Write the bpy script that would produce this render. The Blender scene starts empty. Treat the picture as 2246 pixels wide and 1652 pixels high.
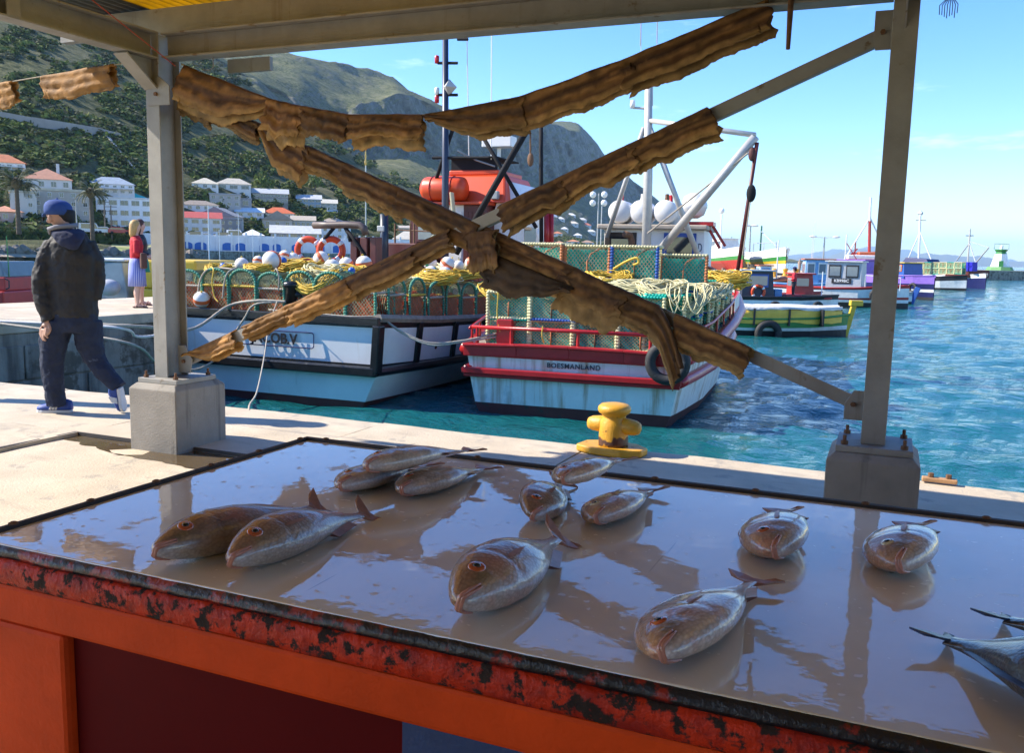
import bpy, bmesh, math, random
import numpy as np
from mathutils import Matrix, Vector
rnd = random.Random(7)
nrs = np.random.RandomState(11)
SC = bpy.context.scene
COL = SC.collection
R_ = math.radians
# ---------------------------------------------------------------- camera
FPX = 1940.0; CXP, CYP = 1122.5, 826.0; HC = 1.35
_p, _r, _A = R_(7.76), R_(-1.26), R_(22.9)
_F = np.array([0, math.cos(_p), -math.sin(_p)]); _R0 = np.array([1., 0, 0]); _D0 = np.array([0, -math.sin(_p), -math.cos(_p)])
_Rv = math.cos(_r)*_R0 + math.sin(_r)*_D0; _Dv = -math.sin(_r)*_R0 + math.cos(_r)*_D0
_M = np.array([[math.cos(_A), -math.sin(_A), 0], [math.sin(_A), math.cos(_A), 0], [0, 0, 1]])
CF, CR, CD = _M@_F, _M@_Rv, _M@_Dv
CO = np.array([0, 0, HC])
cam_d = bpy.data.cameras.new('camera'); cam = bpy.data.objects.new('camera', cam_d); COL.objects.link(cam)
cam_d.sensor_width = 36; cam_d.sensor_fit = 'HORIZONTAL'; cam_d.lens = FPX/2245*36
cam_d.clip_start = 0.05; cam_d.clip_end = 60000
cam.matrix_world = Matrix(((CR[0], -CD[0], -CF[0], CO[0]), (CR[1], -CD[1], -CF[1], CO[1]), (CR[2], -CD[2], -CF[2], CO[2]), (0, 0, 0, 1)))
SC.camera = cam
def ray(u, v): return (u-CXP)/FPX*CR + (v-CYP)/FPX*CD + CF
FWD = np.array([-math.sin(_A), math.cos(_A), 0.0]); LATV = np.array([math.cos(_A), math.sin(_A), 0.0])
def DEP(u, v, k):
    d = ray(u, v); return CO + d*(k/(d@FWD))          # k: horizontal distance ahead of the camera
def COLXY(u, k, z):
    U = (u-CXP)/FPX; h = z-HC; F_ = math.cos(_p)*k-math.sin(_p)*h; D_ = -math.sin(_p)*k-math.cos(_p)*h; lat = (U*F_-math.sin(_r)*D_)/math.cos(_r); return FWD*k+LATV*lat
def GR(u, v, z=0.0):
    d = ray(u, v); return CO + d*(z-HC)/d[2]
def hor(u): return 561.7 + (u-1128)*0.022
# ---------------------------------------------------------------- sun, sky, exposure
SUN_EL = R_(38.5); SUN_AZ = math.atan2(-1.0, -0.27)      # azimuth clockwise from +Y
SUN_DIR = Vector((math.sin(SUN_AZ)*math.cos(SUN_EL), math.cos(SUN_AZ)*math.cos(SUN_EL), math.sin(SUN_EL)))
sun_d = bpy.data.lights.new('sun', 'SUN'); sun_d.energy = 4.1; sun_d.angle = R_(0.53); sun_d.color = (1.0, 0.92, 0.79)
sun = bpy.data.objects.new('sun', sun_d); COL.objects.link(sun)
sun.rotation_euler = SUN_DIR.to_track_quat('Z', 'Y').to_euler()
W = bpy.data.worlds.new('World'); SC.world = W; W.use_nodes = True
wn, wl = W.node_tree.nodes, W.node_tree.links
bg = wn['Background']; bg.inputs[1].default_value = 0.135
sky = wn.new('ShaderNodeTexSky'); sky.sky_type = 'NISHITA'; sky.sun_disc = False
sky.sun_elevation = SUN_EL; sky.sun_rotation = SUN_AZ; sky.air_density = 0.85; sky.dust_density = 0.12; sky.ozone_density = 2.2; sky.altitude = 0
tc = wn.new('ShaderNodeTexCoord'); mp = wn.new('ShaderNodeMapping'); mp.inputs['Scale'].default_value = (3.0, 3.0, 15.0); mp.inputs['Location'].default_value = (0.4, 0.2, 0.3)
nz = wn.new('ShaderNodeTexNoise'); nz.inputs['Scale'].default_value = 1.6; nz.inputs['Detail'].default_value = 7; nz.inputs['Roughness'].default_value = 0.62
cr = wn.new('ShaderNodeValToRGB'); cr.color_ramp.elements[0].position = 0.60; cr.color_ramp.elements[1].position = 0.92
cr.color_ramp.elements[0].color = (0, 0, 0, 1); cr.color_ramp.elements[1].color = (.7, .7, .7, 1)
mx = wn.new('ShaderNodeMixRGB'); mx.inputs[2].default_value = (7.5, 8.0, 8.6, 1)
wl.new(tc.outputs['Generated'], mp.inputs[0]); wl.new(mp.outputs[0], nz.inputs[0]); wl.new(nz.outputs[0], cr.inputs[0])
hs = wn.new('ShaderNodeHueSaturation'); hs.inputs['Saturation'].default_value = 1.34; hs.inputs['Hue'].default_value = .512; wl.new(sky.outputs[0], hs.inputs['Color']); wl.new(hs.outputs[0], mx.inputs[1]); wl.new(cr.outputs[0], mx.inputs[0]); wl.new(mx.outputs[0], bg.inputs[0])
SC.view_settings.view_transform = 'Standard'; SC.view_settings.look = 'None'; SC.view_settings.gamma = 1; SC.view_settings.exposure = 1.36
SC.view_settings.use_curve_mapping = False
SC.render.engine = 'CYCLES'; SC.cycles.use_denoising = True
SC.cycles.max_bounces = 6; SC.cycles.diffuse_bounces = 3; SC.cycles.glossy_bounces = 3; SC.cycles.transmission_bounces = 4; SC.cycles.transparent_max_bounces = 8; SC.cycles.volume_bounces = 0
SC.cycles.caustics_reflective = False; SC.cycles.caustics_refractive = False; SC.cycles.sample_clamp_indirect = 6
# ---------------------------------------------------------------- mesh helpers
class MB:
    def __init__(s): s.v = []; s.f = []; s.m = []; s.n = 0
    def add(s, vs, fs, mi=0):
        b = s.n
        s.v.extend([tuple(map(float, q)) for q in vs]); s.n += len(vs)
        s.f.extend([tuple(b+i for i in q) for q in fs]); s.m.extend([mi]*len(fs)); return s
    def box(s, lo, hi, mi=0, M=None):
        x0, y0, z0 = lo; x1, y1, z1 = hi
        vs = [(x0,y0,z0),(x1,y0,z0),(x1,y1,z0),(x0,y1,z0),(x0,y0,z1),(x1,y0,z1),(x1,y1,z1),(x0,y1,z1)]
        if M is not None: vs = [tuple(M@Vector(q)) for q in vs]
        return s.add(vs, [(0,3,2,1),(4,5,6,7),(0,1,5,4),(1,2,6,5),(2,3,7,6),(3,0,4,7)], mi)
    def bar(s, a, b, w, h, mi=0, up=(0,0,1)):
        a = Vector(a); b = Vector(b); d = (b-a).normalized(); up = Vector(up)
        if abs(d.dot(up)) > .99: up = Vector((0,1,0))
        x = d.cross(up).normalized(); y = x.cross(d)
        vs = []
        for q in (a, b):
            for sx, sy in ((-1,-1),(1,-1),(1,1),(-1,1)): vs.append(tuple(q + x*(sx*w/2) + y*(sy*h/2)))
        return s.add(vs, [(0,1,2,3),(7,6,5,4),(0,4,5,1),(1,5,6,2),(2,6,7,3),(3,7,4,0)], mi)
    def tube(s, pts, r, n=8, mi=0, cap=True, closed=False, rs=None):
        P = [Vector(q) for q in pts]; k = len(P)
        if rs is None: rs = [r]*k
        T = []
        for i in range(k):
            if closed: t = P[(i+1) % k]-P[i-1]
            else: t = P[min(i+1, k-1)]-P[max(i-1, 0)]
            T.append(t.normalized() if t.length > 1e-9 else Vector((0,0,1)))
        up = Vector((0,0,1)) if abs(T[0].z) < .9 else Vector((1,0,0))
        x = T[0].cross(up).normalized(); vs = []
        for i in range(k):
            x = (x - T[i]*x.dot(T[i]))
            if x.length < 1e-6: x = T[i].orthogonal()
            x.normalize(); y = T[i].cross(x)
            for j in range(n):
                a = 2*math.pi*j/n; vs.append(P[i] + (x*math.cos(a)+y*math.sin(a))*rs[i])
        fs = []
        for i in range(k if closed else k-1):
            i2 = (i+1) % k
            for j in range(n):
                j2 = (j+1) % n; fs.append((i*n+j, i*n+j2, i2*n+j2, i2*n+j))
        if cap and not closed:
            fs.append(tuple(range(n-1, -1, -1))); fs.append(tuple((k-1)*n+j for j in range(n)))
        return s.add(vs, fs, mi)
    def loft(s, rings, mi=0, cap=True, closed=True):
        n = len(rings[0]); vs = [q for rg in rings for q in rg]; fs = []
        for i in range(len(rings)-1):
            for j in range(n if closed else n-1):
                j2 = (j+1) % n; fs.append((i*n+j, i*n+j2, (i+1)*n+j2, (i+1)*n+j))
        if cap and closed:
            fs.append(tuple(range(n-1, -1, -1))); b = (len(rings)-1)*n; fs.append(tuple(b+j for j in range(n)))
        return s.add(vs, fs, mi)
    def lathe(s, prof, n=16, c=(0,0,0), mi=0, M=None):
        rings = []
        for r, z in prof:
            rg = [Vector((math.cos(2*math.pi*j/n)*r, math.sin(2*math.pi*j/n)*r, z)) for j in range(n)]
            if M is not None: rg = [M@q for q in rg]
            rings.append([q+Vector(c) for q in rg])
        return s.loft(rings, mi)
    def ball(s, c, r, n=12, m=8, sc=(1,1,1), mi=0, M=None):
        prof = [(max(1e-4, math.sin(math.pi*i/m)), -math.cos(math.pi*i/m)) for i in range(m+1)]
        rings = []
        for q, z in prof:
            rg = [Vector((math.cos(2*math.pi*j/n)*q*r*sc[0], math.sin(2*math.pi*j/n)*q*r*sc[1], z*r*sc[2])) for j in range(n)]
            if M is not None: rg = [M@t for t in rg]
            rings.append([t+Vector(c) for t in rg])
        return s.loft(rings, mi)
    def prism(s, poly, a, b, axis='y', mi=0):
        k = len(poly)
        def mkp(p, t):
            if axis == 'y': return (p[0], t, p[1])
            if axis == 'x': return (t, p[0], p[1])
            return (p[0], p[1], t)
        vs = [mkp(p, a) for p in poly] + [mkp(p, b) for p in poly]
        fs = [tuple(range(k)), tuple(range(2*k-1, k-1, -1))] + [(i, k+i, k+(i+1) % k, (i+1) % k) for i in range(k)]
        return s.add(vs, fs, mi)
    def mesh(s, name, mats, smooth=False, fix=True):
        me = bpy.data.meshes.new(name); me.from_pydata(s.v, [], s.f)
        for mt in (mats if isinstance(mats, (list, tuple)) else [mats]): me.materials.append(mt)
        if any(s.m): me.polygons.foreach_set('material_index', s.m)
        if fix:
            bm = bmesh.new(); bm.from_mesh(me); bmesh.ops.recalc_face_normals(bm, faces=bm.faces); bm.to_mesh(me); bm.free()
        if smooth: me.polygons.foreach_set('use_smooth', [True]*len(me.polygons))
        me.update(); return me
def link(name, me, parent=None, loc=None, rz=None, M=None):
    o = bpy.data.objects.new(name, me); COL.objects.link(o)
    if parent is not None: o.parent = parent
    if M is not None: o.matrix_local = M
    else:
        if loc is not None: o.location = loc
        if rz is not None: o.rotation_euler = (0, 0, rz) if not isinstance(rz, (tuple, list)) else rz
    return o
def bevel(o, w, seg=2, ang=35):
    b = o.modifiers.new('bevel', 'BEVEL'); b.width = w; b.segments = seg; b.limit_method = 'ANGLE'; b.angle_limit = R_(ang); b.harden_normals = False; return o
def obj(name, mb, mats, parent=None, smooth=False, bev=0, loc=None, rz=None, fix=True):
    o = link(name, mb.mesh(name, mats, smooth, fix), parent, loc, rz)
    if bev: bevel(o, bev)
    return o
def tag(o, label, cat, group=None, kind=None):
    if label: o['label'] = label
    if cat: o['category'] = cat
    if group: o['group'] = group
    if kind: o['kind'] = kind
    return o
def thing(name, label, cat, loc=(0,0,0), rz=0, group=None):
    o = bpy.data.objects.new(name, None); COL.objects.link(o); o.location = loc; o.rotation_euler = (0, 0, rz); o.empty_display_size = .1
    return tag(o, label, cat, group)
def struct(o): o['kind'] = 'structure'; return o
ORD = ['first', 'second', 'third', 'fourth', 'fifth', 'sixth', 'seventh', 'eighth', 'ninth', 'tenth', 'eleventh', 'twelfth', 'thirteenth', 'fourteenth', 'fifteenth', 'sixteenth', 'seventeenth', 'eighteenth', 'nineteenth', 'twentieth']
# numpy value noise
def _h(ix, iy, iz):
    h = (ix.astype(np.int64)*374761393 + iy.astype(np.int64)*668265263 + iz.astype(np.int64)*2147483647) & 0x7fffffff
    h = (h ^ (h >> 13))*1274126177 & 0x7fffffff
    h = (h ^ (h >> 16)) & 0xffffff
    return h/0xffffff
def vnoise(x, y, z=0.0):
    x, y, z = np.broadcast_arrays(np.asarray(x, float), np.asarray(y, float), np.asarray(z, float))
    ix, iy, iz = np.floor(x), np.floor(y), np.floor(z); fx, fy, fz = x-ix, y-iy, z-iz
    fx, fy, fz = [q*q*(3-2*q) for q in (fx, fy, fz)]
    o = 0
    for dx in (0, 1):
        for dy in (0, 1):
            for dz in (0, 1):
                w = (fx if dx else 1-fx)*(fy if dy else 1-fy)*(fz if dz else 1-fz)
                o = o + w*_h(ix+dx, iy+dy, iz+dz)
    return o*2-1
def fbm(x, y, z=0.0, oct=4, g=.5):
    a = 1.0; o = 0; s = 1.0
    for i in range(oct): o = o + a*vnoise(np.asarray(x)*s+i*17.3, np.asarray(y)*s+i*9.1, np.asarray(z)*s); a *= g; s *= 2.03
    return o
# ---------------------------------------------------------------- materials
def rgb(c): return (c[0], c[1], c[2], 1.0)
def mat(name, col, rough=.6, metal=0.0, var=.18, vs=4.0, wear=None, wt=.6, wsc=6.0, wr=None, bump=0.0, bsc=30.0, streak=None, stt=.62, ssc=(14, 14, .8), coat=0.0, coatr=.05, spec=.5, trans=0.0, col2=None, c2t=.5, c2sc=3.0, det=6, attr=None, alpha=None):
    m = bpy.data.materials.new(name); m.use_nodes = True
    nt = m.node_tree; N, L = nt.nodes, nt.links; bs = N['Principled BSDF']
    t = N.new('ShaderNodeTexCoord')
    def noise(sc, d=det, ro=.6, vec=None):
        q = N.new('ShaderNodeTexNoise'); q.inputs['Scale'].default_value = sc; q.inputs['Detail'].default_value = d; q.inputs['Roughness'].default_value = ro
        L.new(vec if vec is not None else t.outputs['Object'], q.inputs['Vector']); return q.outputs[0]
    def ramp(src, a, b, ca=(0,0,0,1), cb=(1,1,1,1)):
        q = N.new('ShaderNodeValToRGB'); q.color_ramp.elements[0].position = max(0, a); q.color_ramp.elements[1].position = min(1, b)
        q.color_ramp.elements[0].color = ca; q.color_ramp.elements[1].color = cb; L.new(src, q.inputs[0]); return q.outputs[0]
    def mix(fac, a, b, mode='MIX'):
        q = N.new('ShaderNodeMixRGB'); q.blend_type = mode
        for i, x in ((0, fac), (1, a), (2, b)):
            if isinstance(x, (int, float)): q.inputs[i].default_value = x
            elif isinstance(x, tuple): q.inputs[i].default_value = x
            else: L.new(x, q.inputs[i])
        return q.outputs[0]
    c = rgb(col)
    if attr:
        a = N.new('ShaderNodeVertexColor'); a.layer_name = attr; c = a.outputs[0]
    if col2 is not None: c = mix(ramp(noise(c2sc), c2t-.08, c2t+.08), c, rgb(col2))
    if var: c = mix(ramp(noise(vs), .25, .75, (1-var,)*3+(1,), (1+var,)*3+(1,)), c, (0,0,0,1)) if False else mix(1.0, c, ramp(noise(vs), .25, .75, rgb((1-var,)*3), rgb((1+var*.6,)*3)), 'MULTIPLY')
    rsock = None
    if wear is not None:
        wf = ramp(noise(wsc, 8, .65), wt-.03, wt+.03); c = mix(wf, c, rgb(wear))
        if wr is not None:
            q = N.new('ShaderNodeMapRange'); q.inputs[3].default_value = rough; q.inputs[4].default_value = wr; L.new(wf, q.inputs[0]); rsock = q.outputs[0]
    if streak is not None:
        mpn = N.new('ShaderNodeMapping'); mpn.inputs['Scale'].default_value = ssc; L.new(t.outputs['Object'], mpn.inputs[0])
        c = mix(ramp(noise(1.0, 5, .6, mpn.outputs[0]), stt-.06, stt+.12, (0,0,0,1), (.8,.8,.8,1)), c, rgb(streak))
    if isinstance(c, tuple): bs.inputs['Base Color'].default_value = c
    else: L.new(c, bs.inputs['Base Color'])
    bs.inputs['Roughness'].default_value = rough; bs.inputs['Metallic'].default_value = metal
    if rsock is not None: L.new(rsock, bs.inputs['Roughness'])
    bs.inputs['Specular IOR Level'].default_value = spec
    if coat: bs.inputs['Coat Weight'].default_value = coat; bs.inputs['Coat Roughness'].default_value = coatr
    if bump:
        b = N.new('ShaderNodeBump'); b.inputs['Strength'].default_value = 1.0; b.inputs['Distance'].default_value = bump
        L.new(noise(bsc, 5, .6), b.inputs['Height']); L.new(b.outputs[0], bs.inputs['Normal'])
    if trans:
        tr = N.new('ShaderNodeBsdfTranslucent'); ms = N.new('ShaderNodeMixShader'); ms.inputs[0].default_value = trans
        if isinstance(c, tuple): tr.inputs[0].default_value = c
        else: L.new(c, tr.inputs[0])
        L.new(bs.outputs[0], ms.inputs[1]); L.new(tr.outputs[0], ms.inputs[2]); L.new(ms.outputs[0], N['Material Output'].inputs[0])
    return m
_mc = {}
def paint(c, rough=.5, **k):
    key = (tuple(round(q, 3) for q in c), rough, tuple(sorted(k.items())))
    if key not in _mc: _mc[key] = mat('paint_%d' % len(_mc), c, rough, **k)
    return _mc[key]
def glass(name='glass', col=(.02, .03, .035), rough=.05):
    return mat(name, col, rough, var=.1, spec=.9)
MG = glass('window_glass'); MGL = glass('pale_window_glass', (.16, .2, .23), .12)
# ================================================================ SETTING
ZW = -1.3
m_conc = mat('quay_concrete', (.50, .415, .30), .85, var=.22, vs=2.2, wear=(.36, .31, .24), wt=.60, wsc=3.5, bump=.005, bsc=60, streak=(.30, .25, .19), stt=.62, ssc=(.9, 2.6, 1), col2=(.55, .47, .35), c2t=.55, c2sc=1.3)
m_concw = mat('quay_wall_concrete', (.30, .27, .22), .9, var=.35, vs=2.5, wear=(.13, .11, .08), wt=.55, wsc=1.6, bump=.012, bsc=14, streak=(.07, .06, .05), stt=.55, ssc=(3, 3, .35))
m_dark = paint((.03, .03, .03), .8)
# -- near quay
q = MB(); q.box((-40, -14, -4), (14, 6.0, -.12))
quay = struct(obj('quay', q, m_concw))
def slab_mesh(w, d, t=.14, seed=0, chip=False):
    rs = np.random.RandomState(seed); nx, ny = 18, 14
    mb = MB(); xs = np.linspace(0, w, nx+1); ys = np.linspace(0, d, ny+1)
    vs = []; fs = []
    for j in range(ny+1):
        for i in range(nx+1):
            x, y = xs[i], ys[j]; z = .006*float(fbm(x*1.3+seed*3, y*1.3, seed, 3))
            if chip and j == ny: y += -.035*abs(float(fbm(x*5+seed, 1.7, 0, 3))); z -= .012
            if chip and j == ny-1: y = d-.03
            vs.append((x, y, z))
    for j in range(ny):
        for i in range(nx): a = j*(nx+1)+i; fs.append((a, a+1, a+nx+2, a+nx+1))
    rim = [i for i in range(nx+1)] + [j*(nx+1)+nx for j in range(1, ny+1)] + [ny*(nx+1)+i for i in range(nx-1, -1, -1)] + [j*(nx+1) for j in range(ny-1, 0, -1)]
    b = len(vs); vs += [(vs[i][0], vs[i][1], -t) for i in rim]; k = len(rim)
    fs += [(rim[i], b+i, b+(i+1) % k, rim[(i+1) % k]) for i in range(k)]
    mb.add(vs, fs); return mb
SX = 1.735; XJ = -1.915
for n, i in enumerate(range(-9, 5)):
    x0 = XJ+i*SX+.006
    o = obj('slab', slab_mesh(SX-.012, 6.05-4.632, seed=n, chip=True), m_conc, quay, smooth=False, loc=(x0, 4.632, 0), fix=False)
for n, i in enumerate(range(-9, 5)):
    x0 = XJ+i*SX+.006; low = i >= -2
    for jj, (ya, yb) in enumerate(((2.9, 4.62), (1.18, 2.888), (-1.0, 1.168), (-6, -1.012))):
        if jj > 1 and not low: continue
        obj('slab', slab_mesh(SX-.012, yb-ya, seed=40+n*5+jj), m_conc, quay, loc=(x0, ya, -.028 if low else 0), fix=False)
m_iron = mat('rusty_angle_iron', (.05, .04, .035), .7, var=.3, vs=20)
e = MB(); e.box((-5.425, 1.0, -.02), (-5.40, 4.632, .004)); e.box((-5.425, 4.622, -.02), (4.2, 4.634, .003)); obj('edge_angle', e, m_iron, quay)
# -- puddle on the lower panel
pm = mat('puddle_water', (.10, .07, .035), .03, var=.2, spec=.6)
pp = []
for u, v in ((120, 957), (180, 949.5), (285, 965), (400, 985), (483, 989), (555, 996), (560, 1008), (480, 1040), (420, 1028), (330, 1010), (260, 999), (205, 980), (170, 970)):
    P = GR(u, v, -.0215); pp.append((P[0], min(P[1], 4.615)))
pd = MB(); cxp, cyp = np.mean(pp, 0)
ring = []
for i in range(len(pp)):
    a, b = np.array(pp[i]), np.array(pp[(i+1) % len(pp)])
    for t in np.linspace(0, 1, 6, endpoint=False):
        c = a+(b-a)*t; c = c + .02*float(fbm(c[0]*9, c[1]*9, 0, 3)); ring.append((c[0], min(c[1], 4.616), -.0215))
pd.add([(cxp, cyp, -.0213)]+ring, [(0, i+1, (i+1) % len(ring)+1) for i in range(len(ring))])
tag(obj('puddle', pd, pm, fix=True), 'shallow brown puddle on the quay at the foot of the left concrete footing', 'puddle')
# -- jetty at the left
jt = MB(); jt.box((-16.1, 6.06, -4), (-12.15, 34, .02)); jetty = struct(obj('jetty', jt, m_concw, bev=.02))
jl = MB(); jl.box((-40, 6.06, -4), (-16.11, 11.2, .02)); struct(obj('jetty_root', jl, m_concw))
for n in range(12):
    y0 = 6.07+n*2.3
    mb = MB(); mb.box((-16.15, y0, .021), (-12.12, y0+2.285, .2)); obj('slab', mb, m_conc, jetty, bev=.02)
for n in range(7):
    for k in range(2):
        y0 = 6.3+n*1.45+k*.3; mb = MB(); mb.box((-12.155, y0, -1.25+k*.55), (-12.11-.015*rnd.random(), y0+1.42, -.72+k*.55)); obj('block', mb, m_concw, jetty, bev=.02)
# -- water: displaced near, flat far
def water_material():
    m = bpy.data.materials.new('sea_water'); m.use_nodes = True; N, L = m.node_tree.nodes, m.node_tree.links; b = N['Principled BSDF']
    b.inputs['Base Color'].default_value = (.004, .05, .062, 1); b.inputs['Roughness'].default_value = .06; b.inputs['IOR'].default_value = 1.333
    t = N.new('ShaderNodeTexCoord'); n1 = N.new('ShaderNodeTexNoise'); n1.inputs['Scale'].default_value = 1.0; n1.inputs['Detail'].default_value = 5; n1.inputs['Roughness'].default_value = .6
    mp = N.new('ShaderNodeMapping'); mp.inputs['Scale'].default_value = (1.6, 3.2, 1); mp.inputs['Rotation'].default_value = (0, 0, .5)
    L.new(t.outputs['Object'], mp.inputs[0]); L.new(mp.outputs[0], n1.inputs[0])
    bp = N.new('ShaderNodeBump'); bp.inputs['Strength'].default_value = 1; bp.inputs['Distance'].default_value = .15
    L.new(n1.outputs[0], bp.inputs['Height']); L.new(bp.outputs[0], b.inputs['Normal'])
    n2 = N.new('ShaderNodeTexNoise'); n2.inputs['Scale'].default_value = .09; n2.inputs['Detail'].default_value = 3; L.new(t.outputs['Object'], n2.inputs[0])
    cr = N.new('ShaderNodeValToRGB'); cr.color_ramp.elements[0].position = .35; cr.color_ramp.elements[1].position = .7
    cr.color_ramp.elements[0].color = (.006, .085, .085, 1); cr.color_ramp.elements[1].color = (.008, .11, .14, 1)
    L.new(n2.outputs[0], cr.inputs[0]); L.new(cr.outputs[0], b.inputs['Base Color'])
    return m
m_water = water_material()
us = np.linspace(-500, 2700, 360); ks = np.concatenate([np.geomspace(4.5, 400, 330), np.geomspace(420, 26000, 26)])
RH = np.array([[CF[0]+(u-CXP)/FPX*CR[0], CF[1]+(u-CXP)/FPX*CR[1]] for u in us])
WX = RH[:, 0][None, :]*ks[:, None]; WY = RH[:, 1][None, :]*ks[:, None]
amp = np.clip(1.0-ks/260, 0, 1)[:, None]*.075
cw, sw = math.cos(.5), math.sin(.5); XR = WX*cw+WY*sw; YR = -WX*sw+WY*cw
def ridge(x, y, z): return 1-np.abs(vnoise(x, y, z))*2
WZ = ZW + amp*(.9*fbm(XR*.55, YR*1.15, 3.1, 3) + .35*ridge(XR*1.5, YR*3.1, 7.7) + .12*ridge(XR*4, YR*7, 1.7))
nu = len(us); vs = np.stack([WX, WY, WZ], -1).reshape(-1, 3)
idx = (np.arange(len(ks)-1)[:, None]*nu+np.arange(nu-1)[None, :]).reshape(-1)
fs = np.stack([idx, idx+1, idx+nu+1, idx+nu], -1)
def npmesh(name, v, fcs, mats, smooth=True):
    me = bpy.data.meshes.new(name); v = np.asarray(v, np.float32); fcs = np.asarray(fcs, np.int32); k = fcs.shape[1]
    me.vertices.add(len(v)); me.vertices.foreach_set('co', v.ravel())
    me.loops.add(fcs.size); me.loops.foreach_set('vertex_index', fcs.ravel())
    me.polygons.add(len(fcs)); me.polygons.foreach_set('loop_start', np.arange(0, fcs.size, k, dtype=np.int32)); me.polygons.foreach_set('loop_total', np.full(len(fcs), k, np.int32))
    for mt in (mats if isinstance(mats, (list, tuple)) else [mats]): me.materials.append(mt)
    me.update(calc_edges=True); me.validate()
    me.polygons.foreach_set('use_smooth', np.full(len(fcs), smooth)); return me
struct(link('water', npmesh('water', vs, fs, m_water)))
# -- terrain: hillside, spur and mountain, by column of azimuth and distance
TU = {
 's': ([-700, 0, 300, 470, 560, 640, 700, 780, 870, 950, 1040, 1180, 1300, 1400, 1560, 1760], [-300, -130, 20, 125, 190, 242, 278, 335, 382, 422, 468, 505, 530, 545, 563, 576]),
 'ks': ([-700, 470, 780, 1040, 1300, 1760], [620, 600, 600, 800, 1200, 2600]),
 'cb': ([-700, 470, 560, 640, 780, 900, 1000, 1100, 1200, 1300, 1400, 1500, 1620, 1760], [-200, 135, 205, 300, 350, 340, 360, 375, 388, 400, 450, 530, 562, 576]),
 'ct': ([-700, 470, 530, 640, 700, 760, 820, 870, 900, 985, 1100, 1200, 1270, 1310, 1330, 1390, 1450, 1540, 1620, 1760], [-200, 122, 165, 208, 236, 242, 228, 205, 212, 250, 262, 275, 285, 325, 352, 402, 450, 515, 560, 576]),
 'c': ([-700, 300, 400, 490, 560, 690, 800, 860, 900, 985, 1100, 1200, 1270, 1310, 1330, 1390, 1450, 1540, 1620, 1760], [-260, 60, 125, 116, 111, 128, 150, 170, 203, 240, 250, 262, 274, 318, 348, 398, 445, 510, 557, 577]),
 'kt': ([-700, 470, 700, 900, 1100, 1300, 1400, 1620, 1760], [1050, 1100, 1250, 1500, 1900, 2600, 3200, 4500, 5200]),
 'k0': ([-700, 100, 500, 900, 1200, 1400, 1600, 1760], [140, 150, 205, 260, 420, 800, 1500, 2600]),
}
_ug = np.arange(-900, 2001, 5.0); _kg = np.exp(-np.linspace(-3, 3, 61)**2/2); _kg /= _kg.sum()
def _sm(n):
    a = np.interp(_ug, *TU[n])
    if n[0] == 'k': a = np.convolve(np.pad(a, 30, 'edge'), _kg, 'valid')
    return a
_ts = {n: _sm(n) for n in TU}
def tu(n, u): return float(np.interp(u, _ug, _ts[n]))
def zray(u, v, k): return DEP(u, v, k)[2]
def profile(u):
    k0, ksn, kt = tu('k0', u), tu('ks', u), tu('kt', u)
    zs = zray(u, tu('s', u), ksn); zcb = zray(u, tu('cb', u), kt*.91); zct = zray(u, tu('ct', u), kt); zc = zray(u, tu('c', u), kt*1.25)
    zcb = min(zcb, zct-4)
    return [(k0, -3.0), (k0+4, 1.0), (k0+45, 4.0), (ksn, zs), (ksn*1.18, zs*.80), (kt*.91, zcb), (kt, zct), (kt*1.25, zc), (kt*1.6, zc*.9), (kt*2.2, zc*.5)]
def thit(u, v):
    pr = profile(u)
    for (ka, za), (kb, zb) in zip(pr[1:], pr[2:]):
        pt_ = None
        for t in np.linspace(0, 1, 13):
            k = ka+(kb-ka)*t; z = za+(zb-za)*t; e = z-zray(u, v, k)
            if e >= 0:
                if pt_ is None: return k, z
                f = pt_[1]/(pt_[1]-e); t2 = pt_[0]+(t-pt_[0])*f; return ka+(kb-ka)*t2, za+(zb-za)*t2
            pt_ = (t, e)
    return None
tus = np.arange(-720, 1770, 7.0); cnt = [3, 5, 90, 8, 22, 44, 26, 5, 3]
rows = []
for u in tus:
    pr = profile(u); col = []
    for (ka, za), (kb, zb), n in zip(pr[:-1], pr[1:], cnt):
        for t in np.linspace(0, 1, n, endpoint=False): col.append((ka+(kb-ka)*t, za+(zb-za)*t))
    col.append(pr[-1]); rows.append(col)
rows = np.array(rows); KK, ZZ = rows[..., 0], rows[..., 1]; ncol, nrow = KK.shape
TRH = np.array([[CF[0]+(u-CXP)/FPX*CR[0], CF[1]+(u-CXP)/FPX*CR[1]] for u in tus])
UC = (tus[:, None]-CXP)/FPX
def txy(K, Z):
    h = Z-HC; F_ = math.cos(_p)*K-math.sin(_p)*h; D_ = -math.sin(_p)*K-math.cos(_p)*h; lat = (UC*F_-math.sin(_r)*D_)/math.cos(_r)
    return FWD[0]*K+LATV[0]*lat, FWD[1]*K+LATV[1]*lat
TX, TY = txy(KK, ZZ)
ri = np.arange(nrow); isl = (ri >= 8) & (ri < 100); iscl = (ri >= 128) & (ri < 172)
na = np.where(isl, np.clip((ri-8)/30., 0, 1), np.where(ri < 8, 0, 1.0))[None, :]
ZZ = ZZ + na*np.clip((KK-340)/260, .06, 1)*(np.clip(KK/110, .5, 13)*fbm(TX/90, TY/90, .5, 4)*np.where(KK > 800, .55, .5))
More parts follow.
